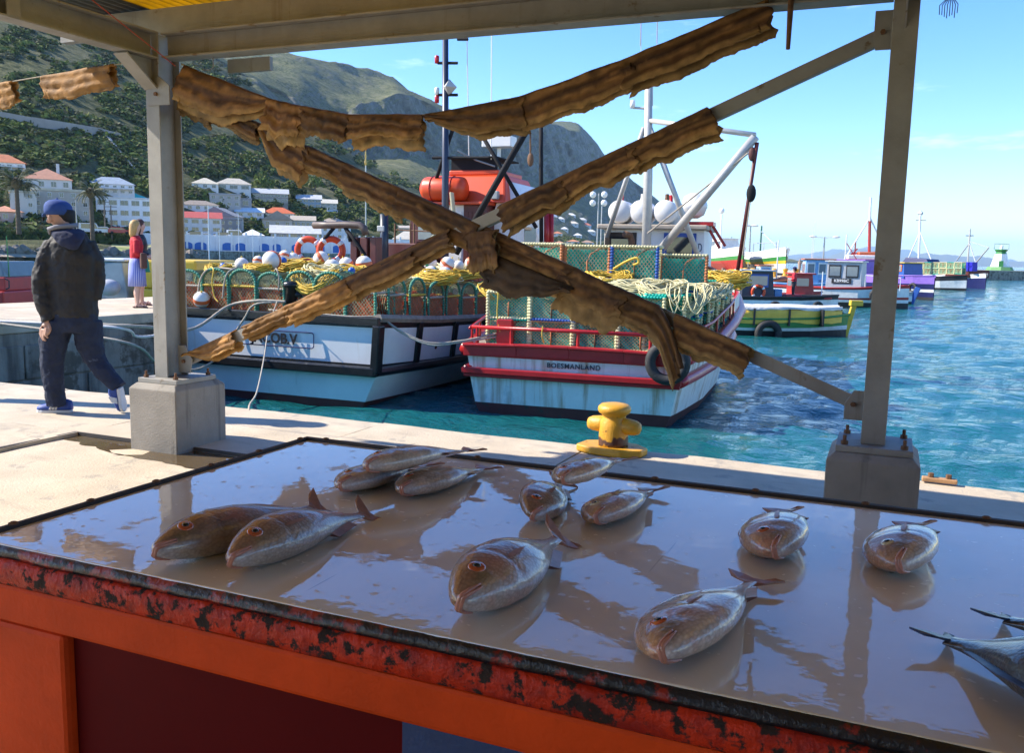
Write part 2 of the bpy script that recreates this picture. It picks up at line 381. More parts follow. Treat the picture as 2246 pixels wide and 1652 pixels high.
# gullies cut into the cliffs
gl = fbm(TX/60, TY/60, ZZ/300, 4)
KK2 = KK + np.where(iscl, 1, .25)[None, :]*na*np.clip((KK-340)/260, .05, 1)*gl*np.clip(KK/45, 2, 42)*1.0
TX, TY = txy(KK2, ZZ)
vs = np.stack([TX, TY, ZZ], -1).reshape(-1, 3)
ii = (np.arange(ncol-1)[:, None]*nrow+np.arange(nrow-1)[None, :]).reshape(-1)
def terrain_material():
    m = bpy.data.materials.new('fynbos_hillside'); m.use_nodes = True; N, L = m.node_tree.nodes, m.node_tree.links; b = N['Principled BSDF']; b.inputs['Roughness'].default_value = .9; b.inputs['Specular IOR Level'].default_value = .1
    t = N.new('ShaderNodeTexCoord')
    def nz(s, d=6, r=.65):
        q = N.new('ShaderNodeTexNoise'); q.inputs['Scale'].default_value = s; q.inputs['Detail'].default_value = d; q.inputs['Roughness'].default_value = r; L.new(t.outputs['Object'], q.inputs[0]); return q.outputs[0]
    def rp(s, a, b_, ca, cb):
        q = N.new('ShaderNodeValToRGB'); q.color_ramp.elements[0].position = a; q.color_ramp.elements[1].position = b_; q.color_ramp.elements[0].color = rgb(ca); q.color_ramp.elements[1].color = rgb(cb); L.new(s, q.inputs[0]); return q.outputs[0]
    def mx(f, a, c):
        q = N.new('ShaderNodeMixRGB'); L.new(f, q.inputs[0]); L.new(a, q.inputs[1]); L.new(c, q.inputs[2]); return q.outputs[0]
    veg = rp(nz(.22, 8, .75), .42, .58, (.045, .062, .022), (.19, .19, .09))
    veg2 = rp(nz(.07, 8, .7), .4, .62, (.08, .10, .04), (.25, .23, .125))
    vg = mx(rp(nz(.012, 4), .42, .6, (0, 0, 0), (1, 1, 1)), veg, veg2)
    rock = rp(nz(.05, 9, .7), .35, .65, (.05, .058, .05), (.25, .245, .215))
    g = N.new('ShaderNodeNewGeometry'); sx = N.new('ShaderNodeSeparateXYZ'); L.new(g.outputs['True Normal'], sx.inputs[0])
    st = rp(sx.outputs[2], .52, .80, (1, 1, 1), (0, 0, 0))
    rk = rp(nz(.035, 8, .7), .57, .64, (0, 0, 0), (1, 1, 1))
    c = mx(st, vg, rock)
    sp = N.new('ShaderNodeSeparateXYZ'); L.new(g.outputs['Position'], sp.inputs[0])
    hi = N.new('ShaderNodeMapRange'); hi.inputs[1].default_value = 240; hi.inputs[2].default_value = 420; L.new(sp.outputs[2], hi.inputs[0])
    mu = N.new('ShaderNodeMath'); mu.operation = 'MULTIPLY'; L.new(hi.outputs[0], mu.inputs[0]); L.new(rk, mu.inputs[1])
    c = mx(mu.outputs[0], c, rock)
    L.new(c, b.inputs['Base Color'])
    bp = N.new('ShaderNodeBump'); bp.inputs['Distance'].default_value = 5; bp.inputs['Strength'].default_value = 1; L.new(nz(.18, 7, .75), bp.inputs['Height']); L.new(bp.outputs[0], b.inputs['Normal'])
    return m
m_terr = terrain_material()
struct(link('hillside', npmesh('hillside', vs, np.stack([ii, ii+nrow, ii+nrow+1, ii+1], -1), m_terr)))
# -- distant range across the bay
fu = np.arange(1650, 2500, 6.0); fv = []
for k, (kk, base) in enumerate(((15000, 26), (24000, 34))):
    vv = []; n = len(fu)
    hgt = np.array([base*(.55+.45*math.sin((u-1700+k*160)/170.0))+9*float(fbm(u/60., k*3.3, 0, 4)) for u in fu]); hgt = np.clip(hgt, 4, 60)
    hgt *= np.clip((fu-1660)/200, .12, 1)
    for u, h in zip(fu, hgt): vv.append(DEP(u, hor(u)+2.2, kk*.97)); 
    for u, h in zip(fu, hgt): vv.append(DEP(u, hor(u)-h*.55, kk*1.02))
    for u, h in zip(fu, hgt): vv.append(DEP(u, hor(u)-h, kk*1.1))
    for u, h in zip(fu, hgt): vv.append(DEP(u, hor(u)+2, kk*1.25))
    ff = [(r*n+i, r*n+i+1, (r+1)*n+i+1, (r+1)*n+i) for r in range(3) for i in range(n-1)]
    struct(link('distant_hills', npmesh('distant_hills', vv, ff, paint((.16, .16, .12), .9, vs=.002))))
# ================================================================ SHELTER
def YP(u, v, y):
    d = ray(u, v); return CO + d*(y-CO[1])/d[1]
m_steel = mat('weathered_galvanised_steel', (.29, .28, .255), .6, metal=.15, var=.25, vs=5, wear=(.17, .12, .07), wt=.66, wsc=7, bump=.0012, bsc=140, streak=(.15, .10, .055), stt=.66, ssc=(9, 9, .7))
m_block = mat('footing_concrete', (.27, .25, .22), .9, var=.22, vs=5, wear=(.16, .14, .12), wt=.68, wsc=5, bump=.003, bsc=70, streak=(.10, .09, .08), stt=.62, ssc=(12, 12, .8))
m_rust = mat('rusty_iron', (.16, .08, .04), .8, var=.4, vs=30, bump=.001, bsc=200)
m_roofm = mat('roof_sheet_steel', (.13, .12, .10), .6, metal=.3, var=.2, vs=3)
m_roofy = mat('yellow_translucent_roof_sheet', (.75, .52, .05), .5, var=.2, vs=6, trans=.6)
def isec(mb, a, b, depth_dir, dep, wid, tf=.011, tw=.008):
    """I-section from a to b; depth along depth_dir."""
    a = Vector(a); b = Vector(b); d = Vector(depth_dir).normalized(); ax = (b-a).normalized(); w = ax.cross(d).normalized()
    def rect(c0, c1, hd, hw):
        vs = []
        for q in (a, b):
            for sd, sw_ in ((c0, -hw), (c1, -hw), (c1, hw), (c0, hw)): vs.append(q + d*sd + w*sw_)
        mb.add(vs, [(0,1,2,3),(7,6,5,4),(0,4,5,1),(1,5,6,2),(2,6,7,3),(3,7,4,0)])
    rect(-dep/2, -dep/2+tf, 0, wid/2); rect(dep/2-tf, dep/2, 0, wid/2); rect(-dep/2+tf, dep/2-tf, 0, tw/2)
def nut(mb, x, y, z, r=.017):
    mb.lathe([(r, 0), (r, .018)], 6, (x, y, z)); mb.lathe([(r*.5, .018), (r*.5, .045)], 8, (x, y, z))
SH = thing('fish_market_shelter', 'open steel-framed market shelter with concrete footings and corrugated roof over the table', 'shelter', (-4.56, 4.7, 0))
SHM = Matrix.Translation((4.56, -4.7, 0))
def sh(name, mb, mt, bev=0, smooth=False, parent=None):
    o = obj(name, mb, mt, parent or SH, smooth, bev)
    if parent is None: o.location = (4.56, -4.7, 0)
    return o
def footing(x0, x1, y0, y1):
    b = MB(); c = .035; z = .44
    rings = [[(x0,y0,-.15),(x1,y0,-.15),(x1,y1,-.15),(x0,y1,-.15)], [(x0,y0,z-c),(x1,y0,z-c),(x1,y1,z-c),(x0,y1,z-c)], [(x0+c,y0+c,z),(x1-c,y0+c,z),(x1-c,y1-c,z),(x0+c,y1-c,z)]]
    b.loft(rings); o = sh('footing', b, m_block, .006)
    p = MB(); p.box((x0+.035, y0+.05, .4405), (x1-.035, y1-.05, .472)); sh('base_plate', p, m_steel, .003)
    for bx in (x0+.075, x1-.075):
        for by in (y0+.085, y1-.085):
            n = MB(); nut(n, bx, by, .4725); sh('anchor_bolt', n, m_rust)
def post(xc, y0, y1, ztop):
    p = MB(); isec(p, (xc, (y0+y1)/2, .4725), (xc, (y0+y1)/2, ztop), (0, 1, 0), y1-y0, .112); sh('post', p, m_steel, .002)
footing(-4.72, -4.31, 4.47, 4.95); post(-4.555, 4.6, 4.8, 2.745)
footing(-.225, .195, 4.47, 4.94); post(-.022, 4.61, 4.81, 2.745)
footing(-9.4, -8.99, 4.47, 4.95); post(-9.2, 4.6, 4.8, 2.745)
footing(4.3, 4.71, 4.47, 4.95); post(4.5, 4.6, 4.8, 2.745)
for x in (-4.555, 4.5): footing(x-.2, x+.2, -4.2, -3.75); post(x, -4.1, -3.9, 2.745)
def bm_(name, a, b, dep, wid, dd=(0, 0, 1)):
    m = MB(); isec(m, a, b, dd, dep, wid, .012, .009); return sh(name, m, m_steel, .002)
bm_('front_beam', (-4.495, 4.69, 2.665), (-.082, 4.69, 2.665), .16, .13); bm_('front_beam', (.04, 4.69, 2.665), (4.4, 4.69, 2.665), .16, .13)
bm_('end_beam', (-4.555, 4.595, 2.66), (-4.555, -4.3, 2.66), .17, .12); bm_('end_beam', (4.5, 4.595, 2.66), (4.5, -4.3, 2.66), .17, .12)
bm_('middle_beam', (-.02, 4.60, 2.66), (-.02, -4.3, 2.66), .17, .12)
# haunch under the end beam at the left post
h = MB(); h.prism([(4.36, 2.573), (4.598, 2.573), (4.598, 2.40)], -4.56, -4.55, 'x'); h.bar((-4.555, 4.345, 2.566), (-4.555, 4.596, 2.385), .112, .012, up=(0, 1, 0)); sh('haunch', h, m_steel)
h = MB(); h.prism([(4.61, 2.573), (4.40, 2.573), (4.61, 2.43)], -.026, -.018, 'x'); sh('haunch', h, m_steel)
st = MB(); st.box((-4.50, 3.52, 2.585), (-4.49, 3.60, 2.735)); st.box((-4.545, 3.50, 2.748), (-4.49, 3.57, 3.0)); sh('stiffener', st, m_steel)
for y in (4.72, 3.35, 2.0, .65, -.7, -2.05, -3.4):
    m = MB()
    m.box((-5.5, y-.004, 2.77), (4.9, y+.004, 2.925)); m.box((-5.5, y, 2.77), (4.9, y+.06, 2.777)); m.box((-5.5, y, 2.918), (4.9, y+.06, 2.925)); sh('purlin', m, m_steel)
    for x in (-4.555, -.02, 4.5):
        c = MB(); c.box((x-.04, y+.005, 2.747), (x+.04, y+.05, 2.85)); sh('cleat', c, m_steel)
# corrugated sheets
def corr(x0, w, y0, y1, z):
    mb = MB(); n = 48; vs = []
    for i in range(n+1):
        x = x0+w*i/n; dz = .016*math.sin(i/n*w/.076*2*math.pi)
        vs += [(x, y0, z+dz), (x, y1, z+dz), (x, y0, z+dz+.0015), (x, y1, z+dz+.0015)]
    fs = []
    for i in range(n):
        a = i*4; fs += [(a, a+1, a+5, a+4), (a+2, a+6, a+7, a+3), (a, a+4, a+6, a+2), (a+1, a+3, a+7, a+5)]
    mb.add(vs, fs); return mb
x = -5.55; i = 0
while x < 4.9:
    yel = i in (1, 2, 3, 7, 11)
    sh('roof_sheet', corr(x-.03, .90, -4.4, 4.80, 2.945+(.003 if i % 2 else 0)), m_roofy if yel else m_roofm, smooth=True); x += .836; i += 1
# cross braces with gussets
def gus(poly, y, holes):
    g = MB(); g.prism(poly, y, y+.010, 'y'); o = sh('gusset', g, m_steel, .0015)
    for hx, hz in holes:
        b = MB(); b.lathe([(.013, 0), (.013, .014)], 6, (0, 0, 0), M=Matrix.Translation((hx, y-.0145, hz))@Matrix.Rotation(-math.pi/2, 4, 'X')); sh('bolt', b, m_rust)
XL, XR_ = -4.499, -.078
gus([(XL, .50), (XL+.10, .50), (XL+.12, .60), (XL+.06, .69), (XL, .69)], 4.705, [(XL+.05, .58)])
gus([(XR_, .57), (XR_-.09, .57), (XR_-.09, .65), (XR_-.05, .72), (XR_, .72)], 4.705, [(XR_-.05, .65)])
gus([(XL-.09, 2.28), (XL+.10, 2.28), (XL+.10, 2.40), (XL+.02, 2.46), (XL-.09, 2.46)], 4.588, [(XL-.03, 2.41), (XL-.01, 2.35)])
gus([(XR_, 2.36), (XR_-.07, 2.36), (XR_-.08, 2.41), (XR_-.08, 2.54), (XR_, 2.54)], 4.705, [(XR_-.04, 2.44)])
BA0, BA1 = Vector((-4.46, 4.735, .585)), Vector((-.11, 4.735, 2.44)); BB0, BB1 = Vector((-4.42, 4.79, 2.36)), Vector((-.12, 4.79, .645))
for a, b in ((BA0, BA1), (BB0, BB1)):
    m = MB(); d = (b-a).normalized(); upv = Vector((0, 1, 0)).cross(d); m.bar(a, b, .007, .066, up=upv); 
    off = upv*(-.033*(1 if upv.z > 0 else -1)); m.bar(a+off+Vector((0, .028, 0)), b+off+Vector((0, .028, 0)), .055, .007, up=upv)
    sh('brace', m, m_steel)
cc = MB(); cc.box((-4.10, 4.80, 2.50), (-3.76, 4.83, 2.585)); cc.tube([(-4.13, 4.70, 2.58), (-4.13, 4.70, 2.52), (-4.16, 4.70, 2.50), (-4.22, 4.70, 2.51)], .004, 6); sh('bracket', cc, m_steel)
# added wall, unseen behind the camera, to darken the shade under the roof
mw = thing('shade_wall', 'plastered market building closing the stall on the landward side', 'building', (-1.6, -4.75, 0))
part_wall = MB(); part_wall.box((0, 0, -.05), (12, .3, 3.6)); obj('wall', part_wall, mat('shade_wall_plaster', (.22, .19, .16), .9, var=.2, vs=2), mw)
part_wall = MB(); part_wall.box((1.5, .301, -.02), (3.0, .36, 2.3)); obj('door', part_wall, mat('shade_wall_door', (.06, .05, .05), .7, var=.2), mw)  # made-up door on the added wall
# ================================================================ FISH TABLE
m_board = mat('wet_white_cutting_board', (.86, .78, .64), .40, var=.10, vs=3, col2=(.78, .67, .49), c2t=.62, c2sc=2.2, coat=1.0, coatr=.02, spec=.5, bump=.0004, bsc=18)
def wet_board():
    m = m_board; N, L = m.node_tree.nodes, m.node_tree.links; b = N['Principled BSDF']
    b.inputs['Coat IOR'].default_value = 1.8
    t = N.new('ShaderNodeTexCoord'); n = N.new('ShaderNodeTexNoise'); n.inputs['Scale'].default_value = 5; n.inputs['Detail'].default_value = 7; n.inputs['Roughness'].default_value = .62; L.new(t.outputs['Object'], n.inputs[0])
    cr = N.new('ShaderNodeValToRGB'); cr.color_ramp.elements[0].position = .335; cr.color_ramp.elements[1].position = .36; cr.color_ramp.elements[0].color = (.0, .0, .0, 1); L.new(n.outputs[0], cr.inputs[0])
    n5 = N.new('ShaderNodeTexNoise'); n5.inputs['Scale'].default_value = 48; n5.inputs['Detail'].default_value = 2; L.new(t.outputs['Object'], n5.inputs[0]); c5 = N.new('ShaderNodeValToRGB'); c5.color_ramp.elements[0].position = .30; c5.color_ramp.elements[1].position = .33; L.new(n5.outputs[0], c5.inputs[0]); mm = N.new('ShaderNodeMath'); mm.operation = 'MULTIPLY'; L.new(cr.outputs[0], mm.inputs[0]); L.new(c5.outputs[0], mm.inputs[1])
    mr = N.new('ShaderNodeMapRange'); mr.inputs[3].default_value = .32; mr.inputs[4].default_value = .012; L.new(mm.outputs[0], mr.inputs[0]); L.new(mr.outputs[0], b.inputs['Coat Roughness'])
    n3 = N.new('ShaderNodeTexNoise'); n3.inputs['Scale'].default_value = 17; n3.inputs['Detail'].default_value = 3; L.new(t.outputs['Object'], n3.inputs[0])
    bp = N.new('ShaderNodeBump'); bp.inputs['Distance'].default_value = .00032; L.new(n3.outputs[0], bp.inputs['Height']); L.new(bp.outputs[0], b.inputs['Coat Normal'])
    # knife cuts
    mp = N.new('ShaderNodeMapping'); mp.inputs['Scale'].default_value = (60, 2.2, 1); mp.inputs['Rotation'].default_value = (0, 0, -.35); L.new(t.outputs['Object'], mp.inputs[0])
    n4 = N.new('ShaderNodeTexNoise'); n4.inputs['Scale'].default_value = 1.0; n4.inputs['Detail'].default_value = 1; L.new(mp.outputs[0], n4.inputs[0])
    c4 = N.new('ShaderNodeValToRGB'); c4.color_ramp.elements[0].position = .78; c4.color_ramp.elements[1].position = .82; L.new(n4.outputs[0], c4.inputs[0])
    src = b.inputs['Base Color'].links[0].from_socket; mx = N.new('ShaderNodeMixRGB'); mx.inputs[2].default_value = (.25, .2, .14, 1); L.new(c4.outputs[0], mx.inputs[0]); L.new(src, mx.inputs[1]); L.new(mx.outputs[0], b.inputs['Base Color'])
wet_board()
m_redlip = mat('chipped_red_paint', (.66, .038, .008), .5, spec=.25, var=.3, vs=14, wear=(.035, .022, .018), wt=.535, wsc=30, det=9, wr=.85, bump=.006, bsc=55, col2=(.34, .018, .010), c2t=.55, c2sc=17)
m_red = mat('orange_red_painted_plaster', (.80, .075, .008), .6, spec=.15, var=.22, vs=6, wear=(.26, .2, .15), wt=.735, wsc=16, bump=.0015, bsc=90)
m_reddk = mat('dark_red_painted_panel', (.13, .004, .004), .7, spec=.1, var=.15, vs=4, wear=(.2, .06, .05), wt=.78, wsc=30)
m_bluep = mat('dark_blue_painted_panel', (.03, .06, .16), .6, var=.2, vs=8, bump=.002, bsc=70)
m_trim = mat('black_bitumen_edge', (.018, .016, .018), .35, var=.4, vs=25, wear=(.30, .022, .01), wt=.55, wsc=16, bump=.004, bsc=60)
XT0, XT1, YT0, YT1, ZT = -1.555, 1.5, 1.087, 2.131, .80
TB = thing('fish_table', 'long red-painted masonry table with wet white cutting-board top', 'table', (XT0, YT0, 0))
def tb(name, mb, mt, bev=0, smooth=False):
    o = obj(name, mb, mt, TB, smooth, bev); o.location = (-XT0, -YT0, 0); return o
b = MB(); b.box((XT0+.012, YT0+.003, .772), (XT1, YT1-.014, ZT)); tb('board', b, m_board, .003)
b = MB(); b.box((XT0-.004, YT1-.012, .765), (XT1, YT1+.006, ZT+.007)); b.box((XT0-.004, YT0+.03, .765), (XT0+.010, YT1-.013, ZT+.007)); tb('edge_strip', b, m_iron, .002)
for k in range(6):
    c = MB(); c.lathe([(.010, 0), (.009, .003), (.005, .005)], 8, (XT0+.004, 1.17+k*.185, ZT+.0065)); tb('bolt', c, m_rust)
for k in range(11):
    c = MB(); c.lathe([(.010, 0), (.009, .003), (.005, .005)], 8, (XT0+.07+k*.245, YT1-.004, ZT+.0065)); tb('bolt', c, m_rust)
def rough_bar(x0, x1, prof, step, amp_, seed):
    n = int((x1-x0)/step); rings = []
    for i in range(n+1):
        x_ = x0+(x1-x0)*i/n; rg = []
        for j, (py, pz) in enumerate(prof): d = amp_*float(fbm(x_*14+seed, j*1.7, seed, 3)); rg.append((x_, py+d, pz+.5*amp_*float(fbm(x_*11, j*2.3, seed+4, 3))))
        rings.append(rg)
    mb = MB(); mb.loft(rings); return mb
tb('bitumen_edge', rough_bar(XT0-.045, XT1, [(YT0+.02, .777), (YT0-.006, .778), (YT0-.008, .784), (YT0-.005, .791), (YT0-.001, .796), (YT0+.003, .798), (YT0+.02, .797)], .008, .0020, 1), m_trim, smooth=True)
tb('lip', rough_bar(XT0-.06, XT1, [(YT0+.05, .730), (YT0-.010, .731), (YT0-.016, .735), (YT0-.0185, .745), (YT0-.0185, .760), (YT0-.016, .772), (YT0-.010, .778), (YT0+.05, .779)], .007, .0022, 2), m_redlip, smooth=True)
b = MB(); b.box((XT0-.05, YT0-.008, .655), (XT1, YT1+.02, .729)); tb('apron', b, m_red, .008)
pe = YP(137, 1392, YT0-.008)[0]; pb = YP(883, 1590, YT0+.014)[0]
b = MB(); b.box((XT0-.05, YT0-.0075, -.03), (pe, YT1+.02, .6548)); tb('pillar', b, m_red, .01)
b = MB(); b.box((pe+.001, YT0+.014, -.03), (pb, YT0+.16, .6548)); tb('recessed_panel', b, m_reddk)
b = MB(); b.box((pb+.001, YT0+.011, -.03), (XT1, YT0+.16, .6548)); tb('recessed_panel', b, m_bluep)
b = MB(); b.box((pe+.001, YT1-.1, -.03), (XT1, YT1+.02, .6548)); tb('back_wall', b, m_red)
# ================================================================ FRESH FISH
def interp(s, tab): return np.interp(s, [a for a, _ in tab], [b for _, b in tab])
FD = [(0, .002), (.003, .024), (.012, .047), (.04, .078), (.09, .125), (.16, .170), (.25, .203), (.36, .215), (.48, .200), (.60, .165), (.72, .112), (.83, .062), (.92, .038), (1, .036)]
FV = [(0, .002), (.003, .026), (.012, .05), (.04, .074), (.09, .105), (.16, .135), (.25, .162), (.36, .178), (.48, .170), (.60, .140), (.72, .094), (.83, .052), (.92, .034), (1, .034)]
FT = [(0, .002), (.003, .022), (.012, .044), (.04, .066), (.09, .092), (.16, .114), (.25, .127), (.36, .128), (.48, .116), (.60, .092), (.72, .062), (.83, .036), (.92, .020), (1, .009)]
def smoothtab(t):
    xs = np.linspace(0, 1, 201); y = interp(xs, t); k = np.ones(9)/9; y2 = np.convolve(np.pad(y, 4, 'edge'), k, 'valid'); y2[:10] = y[:10]; return xs, y2
_fd, _fv, _ft = smoothtab(FD), smoothtab(FV), smoothtab(FT)
class Fish:
    def __init__(s, L=.40, deep=1.0, thick=1.0): s.L, s.deep, s.thick = L, deep, thick
    def pt(s, q, th):
        q = np.asarray(q, float); th = np.asarray(th, float); L = s.L
        d, w, t = np.interp(q, *_fd)*s.deep, np.interp(q, *_fv)*s.deep, np.interp(q, *_ft)*s.thick
        c, sn = np.cos(th), np.sin(th); y = np.where(c > 0, d*c, w*c); e = .85
        z = np.sign(sn)*np.abs(sn)**e*t
        yy = np.where(c > 0, c, c); sg = .315-.05*(c+.1)**2
        bulge = np.exp(-((q-sg+.03)/.035)**2)*.035 - np.exp(-((q-sg-.018)/.012)**2)*.016
        z = z*(1+bulge)
        # cheek hollow below the eye and jaw groove
        z = z*(1-.05*np.exp(-((q-.2)/.05)**2-((c+.25)/.2)**2))
        return np.stack([q*L, y*L, z*L], -1)
m_fish = mat('fresh_fish_skin', (.5, .4, .35), .30, var=.10, vs=60, attr='Col', coat=.9, coatr=.09, bump=.0007, bsc=140, det=3)
def scales():
    N, L = m_fish.node_tree.nodes, m_fish.node_tree.links; b = N['Principled BSDF']; t = N.new('ShaderNodeTexCoord'); mp = N.new('ShaderNodeMapping'); mp.inputs['Scale'].default_value = (1, 1.25, 1.25); L.new(t.outputs['Object'], mp.inputs[0])
    v = N.new('ShaderNodeTexVoronoi'); v.inputs['Scale'].default_value = 150; L.new(mp.outputs[0], v.inputs['Vector'])
    bp = N.new('ShaderNodeBump'); bp.inputs['Distance'].default_value = .0011; bp.inputs['Strength'].default_value = .8; L.new(v.outputs['Distance'], bp.inputs['Height'])
    old = b.inputs['Normal'].links[0].from_socket; L.new(old, bp.inputs['Normal']); L.new(bp.outputs[0], b.inputs['Normal'])
    src = b.inputs['Base Color'].links[0].from_socket; cr = N.new('ShaderNodeValToRGB'); cr.color_ramp.elements[0].color = (1.08, 1.08, 1.08, 1); cr.color_ramp.elements[1].color = (.72, .68, .66, 1); cr.color_ramp.elements[0].position = .1; cr.color_ramp.elements[1].position = .75; L.new(v.outputs['Distance'], cr.inputs[0])
    mx = N.new('ShaderNodeMixRGB'); mx.blend_type = 'MULTIPLY'; mx.inputs[0].default_value = .8; L.new(src, mx.inputs[1]); L.new(cr.outputs[0], mx.inputs[2]); L.new(mx.outputs[0], b.inputs['Base Color'])
scales()
m_fin = mat('fish_fin', (.48, .25, .19), .35, var=.3, vs=50, coat=.3, trans=.2)
m_lip = mat('fish_lip', (.55, .24, .18), .3, var=.2, vs=60, coat=.6)
m_mouth = mat('fish_mouth', (.10, .008, .008), .3, var=.2, coat=.5)
m_iris = mat('fish_iris_orange', (.55, .12, .045), .15, var=.25, vs=200, coat=1)
m_iris2 = mat('fish_iris_pale', (.62, .52, .34), .15, var=.15, vs=200, coat=1)
m_pupil = mat('fish_pupil', (.012, .016, .02), .08, var=0, coat=1)
def lerp3(a, b, t): return np.asarray(a)*(1-t)[..., None] + np.asarray(b)*t[..., None]
def fish_cols(P, q, th, L, dark, seed, grey):
    c = np.cos(th); t = np.clip((c+.80)/1.3, 0, 1); t = t*t*(3-2*t); n = fbm(P[..., 0]/L*9, P[..., 1]/L*9, P[..., 2]/L*9+seed, 4)
    belly = np.array((.70, .60, .53))*(1-.5*dark); flank = np.array((.62, .44, .355))*(1-.50*dark); back = np.array((.50, .285, .215))*(1-.45*dark)
    if grey: belly, flank, back = np.array((.16, .16, .16)), np.array((.07, .068, .062)), np.array((.045, .05, .06))
    col = lerp3(belly, flank, np.clip(t*2, 0, 1)); col = lerp3(col, back, np.clip(t*2-1, 0, 1))
    if not grey:
        hd = np.clip((.36-q)/.16, 0, 1)*np.clip((c+.85)/.8, 0, 1); col = lerp3(col, np.array((.46, .265, .15))*(1-.45*dark), hd*.65)
        ol = np.exp(-((q-.13)/.06)**2-((c+.12)/.25)**2); col = lerp3(col, np.array((.22, .16, .05))*(1-.3*dark), ol*.65)
        sg = .315-.05*(c+.1)**2; col = lerp3(col, (.20, .10, .07), np.exp(-((q-sg-.016)/.008)**2)*.38*np.clip(1.1-np.abs(c), 0, 1))
        col = lerp3(col, (.50, .17, .13), np.exp(-((q-.40)/.05)**2-((c-.12)/.22)**2)*.4); col = lerp3(col, (.42, .13, .09), np.clip(n-.35, 0, .5)*.7)
        col = lerp3(col, (.66, .62, .66)*np.array(1-.4*dark), np.clip((.10-q)/.05, 0, 1)*np.clip((-c-.1)/.3, 0, 1)*.8)
        # thin lengthwise scale rows
        col = col*(1+.07*np.sin(th*46))[..., None]
    return np.clip(col*(1+.22*n)[..., None], 0.004, .9)
def make_fish(label, x, y, ang, roll=0, L=.40, deep=.95, thick=.60, dark=.0, seed=1, z=ZT, pitch=0, pale=False, grey=False, tail=.58, gape=.35, tw=.0):
    t = thing('grey_fish' if grey else 'red_fish', label, 'fish', group='grey fish at the right end of the table' if grey else 'red-eyed fish laid out on the table')
    F = Fish(L, deep, thick)
    nq, nt = 84, 44; qs = np.linspace(0, 1, nq)**1.5; ths = np.arange(nt)*2*math.pi/nt
    Q, TH = np.meshgrid(qs, ths, indexing='ij'); P = F.pt(Q, TH)
    cs = fish_cols(P, Q, TH, L, dark, seed, grey)
    # bend of the body
    bend = .06*math.sin(seed*2.3)
    def bd(p): p = np.array(p, float); p[..., 1] = p[..., 1] + bend*L*((p[..., 0]/L)-.3)**2; sq = np.clip((p[..., 0]/L-.45)/.6, 0, 1); p[..., 2] = p[..., 2] - .085*thick*L*sq**2*(3-2*sq); return p
    P = bd(P)
    n = nq*nt; fcs = [(i*nt+j, i*nt+(j+1) % nt, (i+1)*nt+(j+1) % nt, (i+1)*nt+j) for i in range(nq-1) for j in range(nt)]
    me = npmesh('body', P.reshape(-1, 3), fcs, m_fish); 
    at = me.color_attributes.new('Col', 'FLOAT_COLOR', 'POINT'); at.data.foreach_set('color', np.concatenate([cs.reshape(-1, 3), np.ones((n, 1))], 1).ravel().astype(np.float32))
    body = link('body', me, t)
    def sp(q, th, off=0.0):
        p = F.pt(q, th); e = 1e-3; nn = np.cross(F.pt(q+e, th)-p, F.pt(q, th+e)-p); nn = nn/(np.linalg.norm(nn)+1e-12)
        if nn @ np.array([0, math.cos(th), math.sin(th)]) < 0: nn = -nn
        return Vector(bd(p + nn*off)), Vector(nn)
    for sd in (1, -1):
        pos, nn = sp(.165, sd*math.pi*.40); M = Matrix.Translation(pos-nn*.002)@nn.to_track_quat('Z', 'Y').to_matrix().to_4x4()
        er = .031*L
        eb = MB(); eb.lathe([(er*1.18, -.002), (er*1.12, er*.14), (er*.95, er*.26), (er*.55, er*.34)], 22, M=M); ey = obj('eye', eb, m_iris2 if pale else m_iris, body, True)
        pb_ = MB(); pb_.lathe([(er*.54, er*.30), (er*.46, er*.42), (er*.25, er*.48), (er*.02, er*.50)], 18, M=M); obj('pupil', pb_, m_pupil, ey, True)
    # mouth: gap with two lips, on both sides round the snout
    up, lo, gap = [], [], []
    for a in np.linspace(-1, 1, 21):
        sd = 1 if a >= 0 else -1; k = abs(a); q = .006+.085*k**1.3; tb_ = math.pi*(.60+.03*k); th = sd*tb_
        if k < .05: th = math.pi*.60*sd if a else math.pi*.60
        g = gape*.11*(1-k)**.8
        up.append(sp(q, sd*(tb_-g-.07), .0035*L)[0]); lo.append(sp(q*.92+.004, sd*(tb_+g+.09), .0035*L)[0]); gap.append((sp(q, sd*(tb_-g-.03), .0012*L)[0], sp(q*.95, sd*(tb_+g+.04), .0012*L)[0]))
    for nm, pl in (('upper_lip', up), ('lower_lip', lo)):
        lb = MB(); r0 = .0085*L; lb.tube(pl, r0, 8, rs=[r0*(.35+.85*math.sin(math.pi*(i+.5)/len(pl))) for i in range(len(pl))]); obj(nm, lb, m_lip, body, True)
    for half in (gap,):
        gb = MB(); gb.add([p for ab in half for p in ab], [(2*i, 2*i+1, 2*i+3, 2*i+2) for i in range(len(half)-1)]); obj('mouth', gb, m_mouth, body)
    # fins
    def fin(name, poly, thk=.0025, par=body):
        fb = MB(); k = len(poly); vs = [Vector(p)+Vector((0, 0, thk)) for p in poly]+[Vector(p)-Vector((0, 0, thk)) for p in poly]
        fb.add(vs, [tuple(range(k)), tuple(range(2*k-1, k-1, -1))]+[(i, k+i, k+(i+1) % k, (i+1) % k) for i in range(k)]); return obj(name, fb, m_fin if not grey else paint((.05, .09, .2), .3, var=.4, vs=60), t)
    e = bd(np.array([L*.985, 0, 0])); ex, ey_, ez_ = e[0], e[1], e[2]; tl = tail*L
    tp = []
    for a, rr in ((-.034, 0), (-.10, .05), (-.17, .12), (-.215, .20), (-.15, .185), (-.07, .145), (0, .125), (.07, .145), (.15, .19), (.225, .215), (.175, .12), (.10, .05), (.034, 0)):
        tp.append((ex+rr*tl, ey_+a*tl, ez_+tw*a*tl+.006*math.sin(a*30)*L))
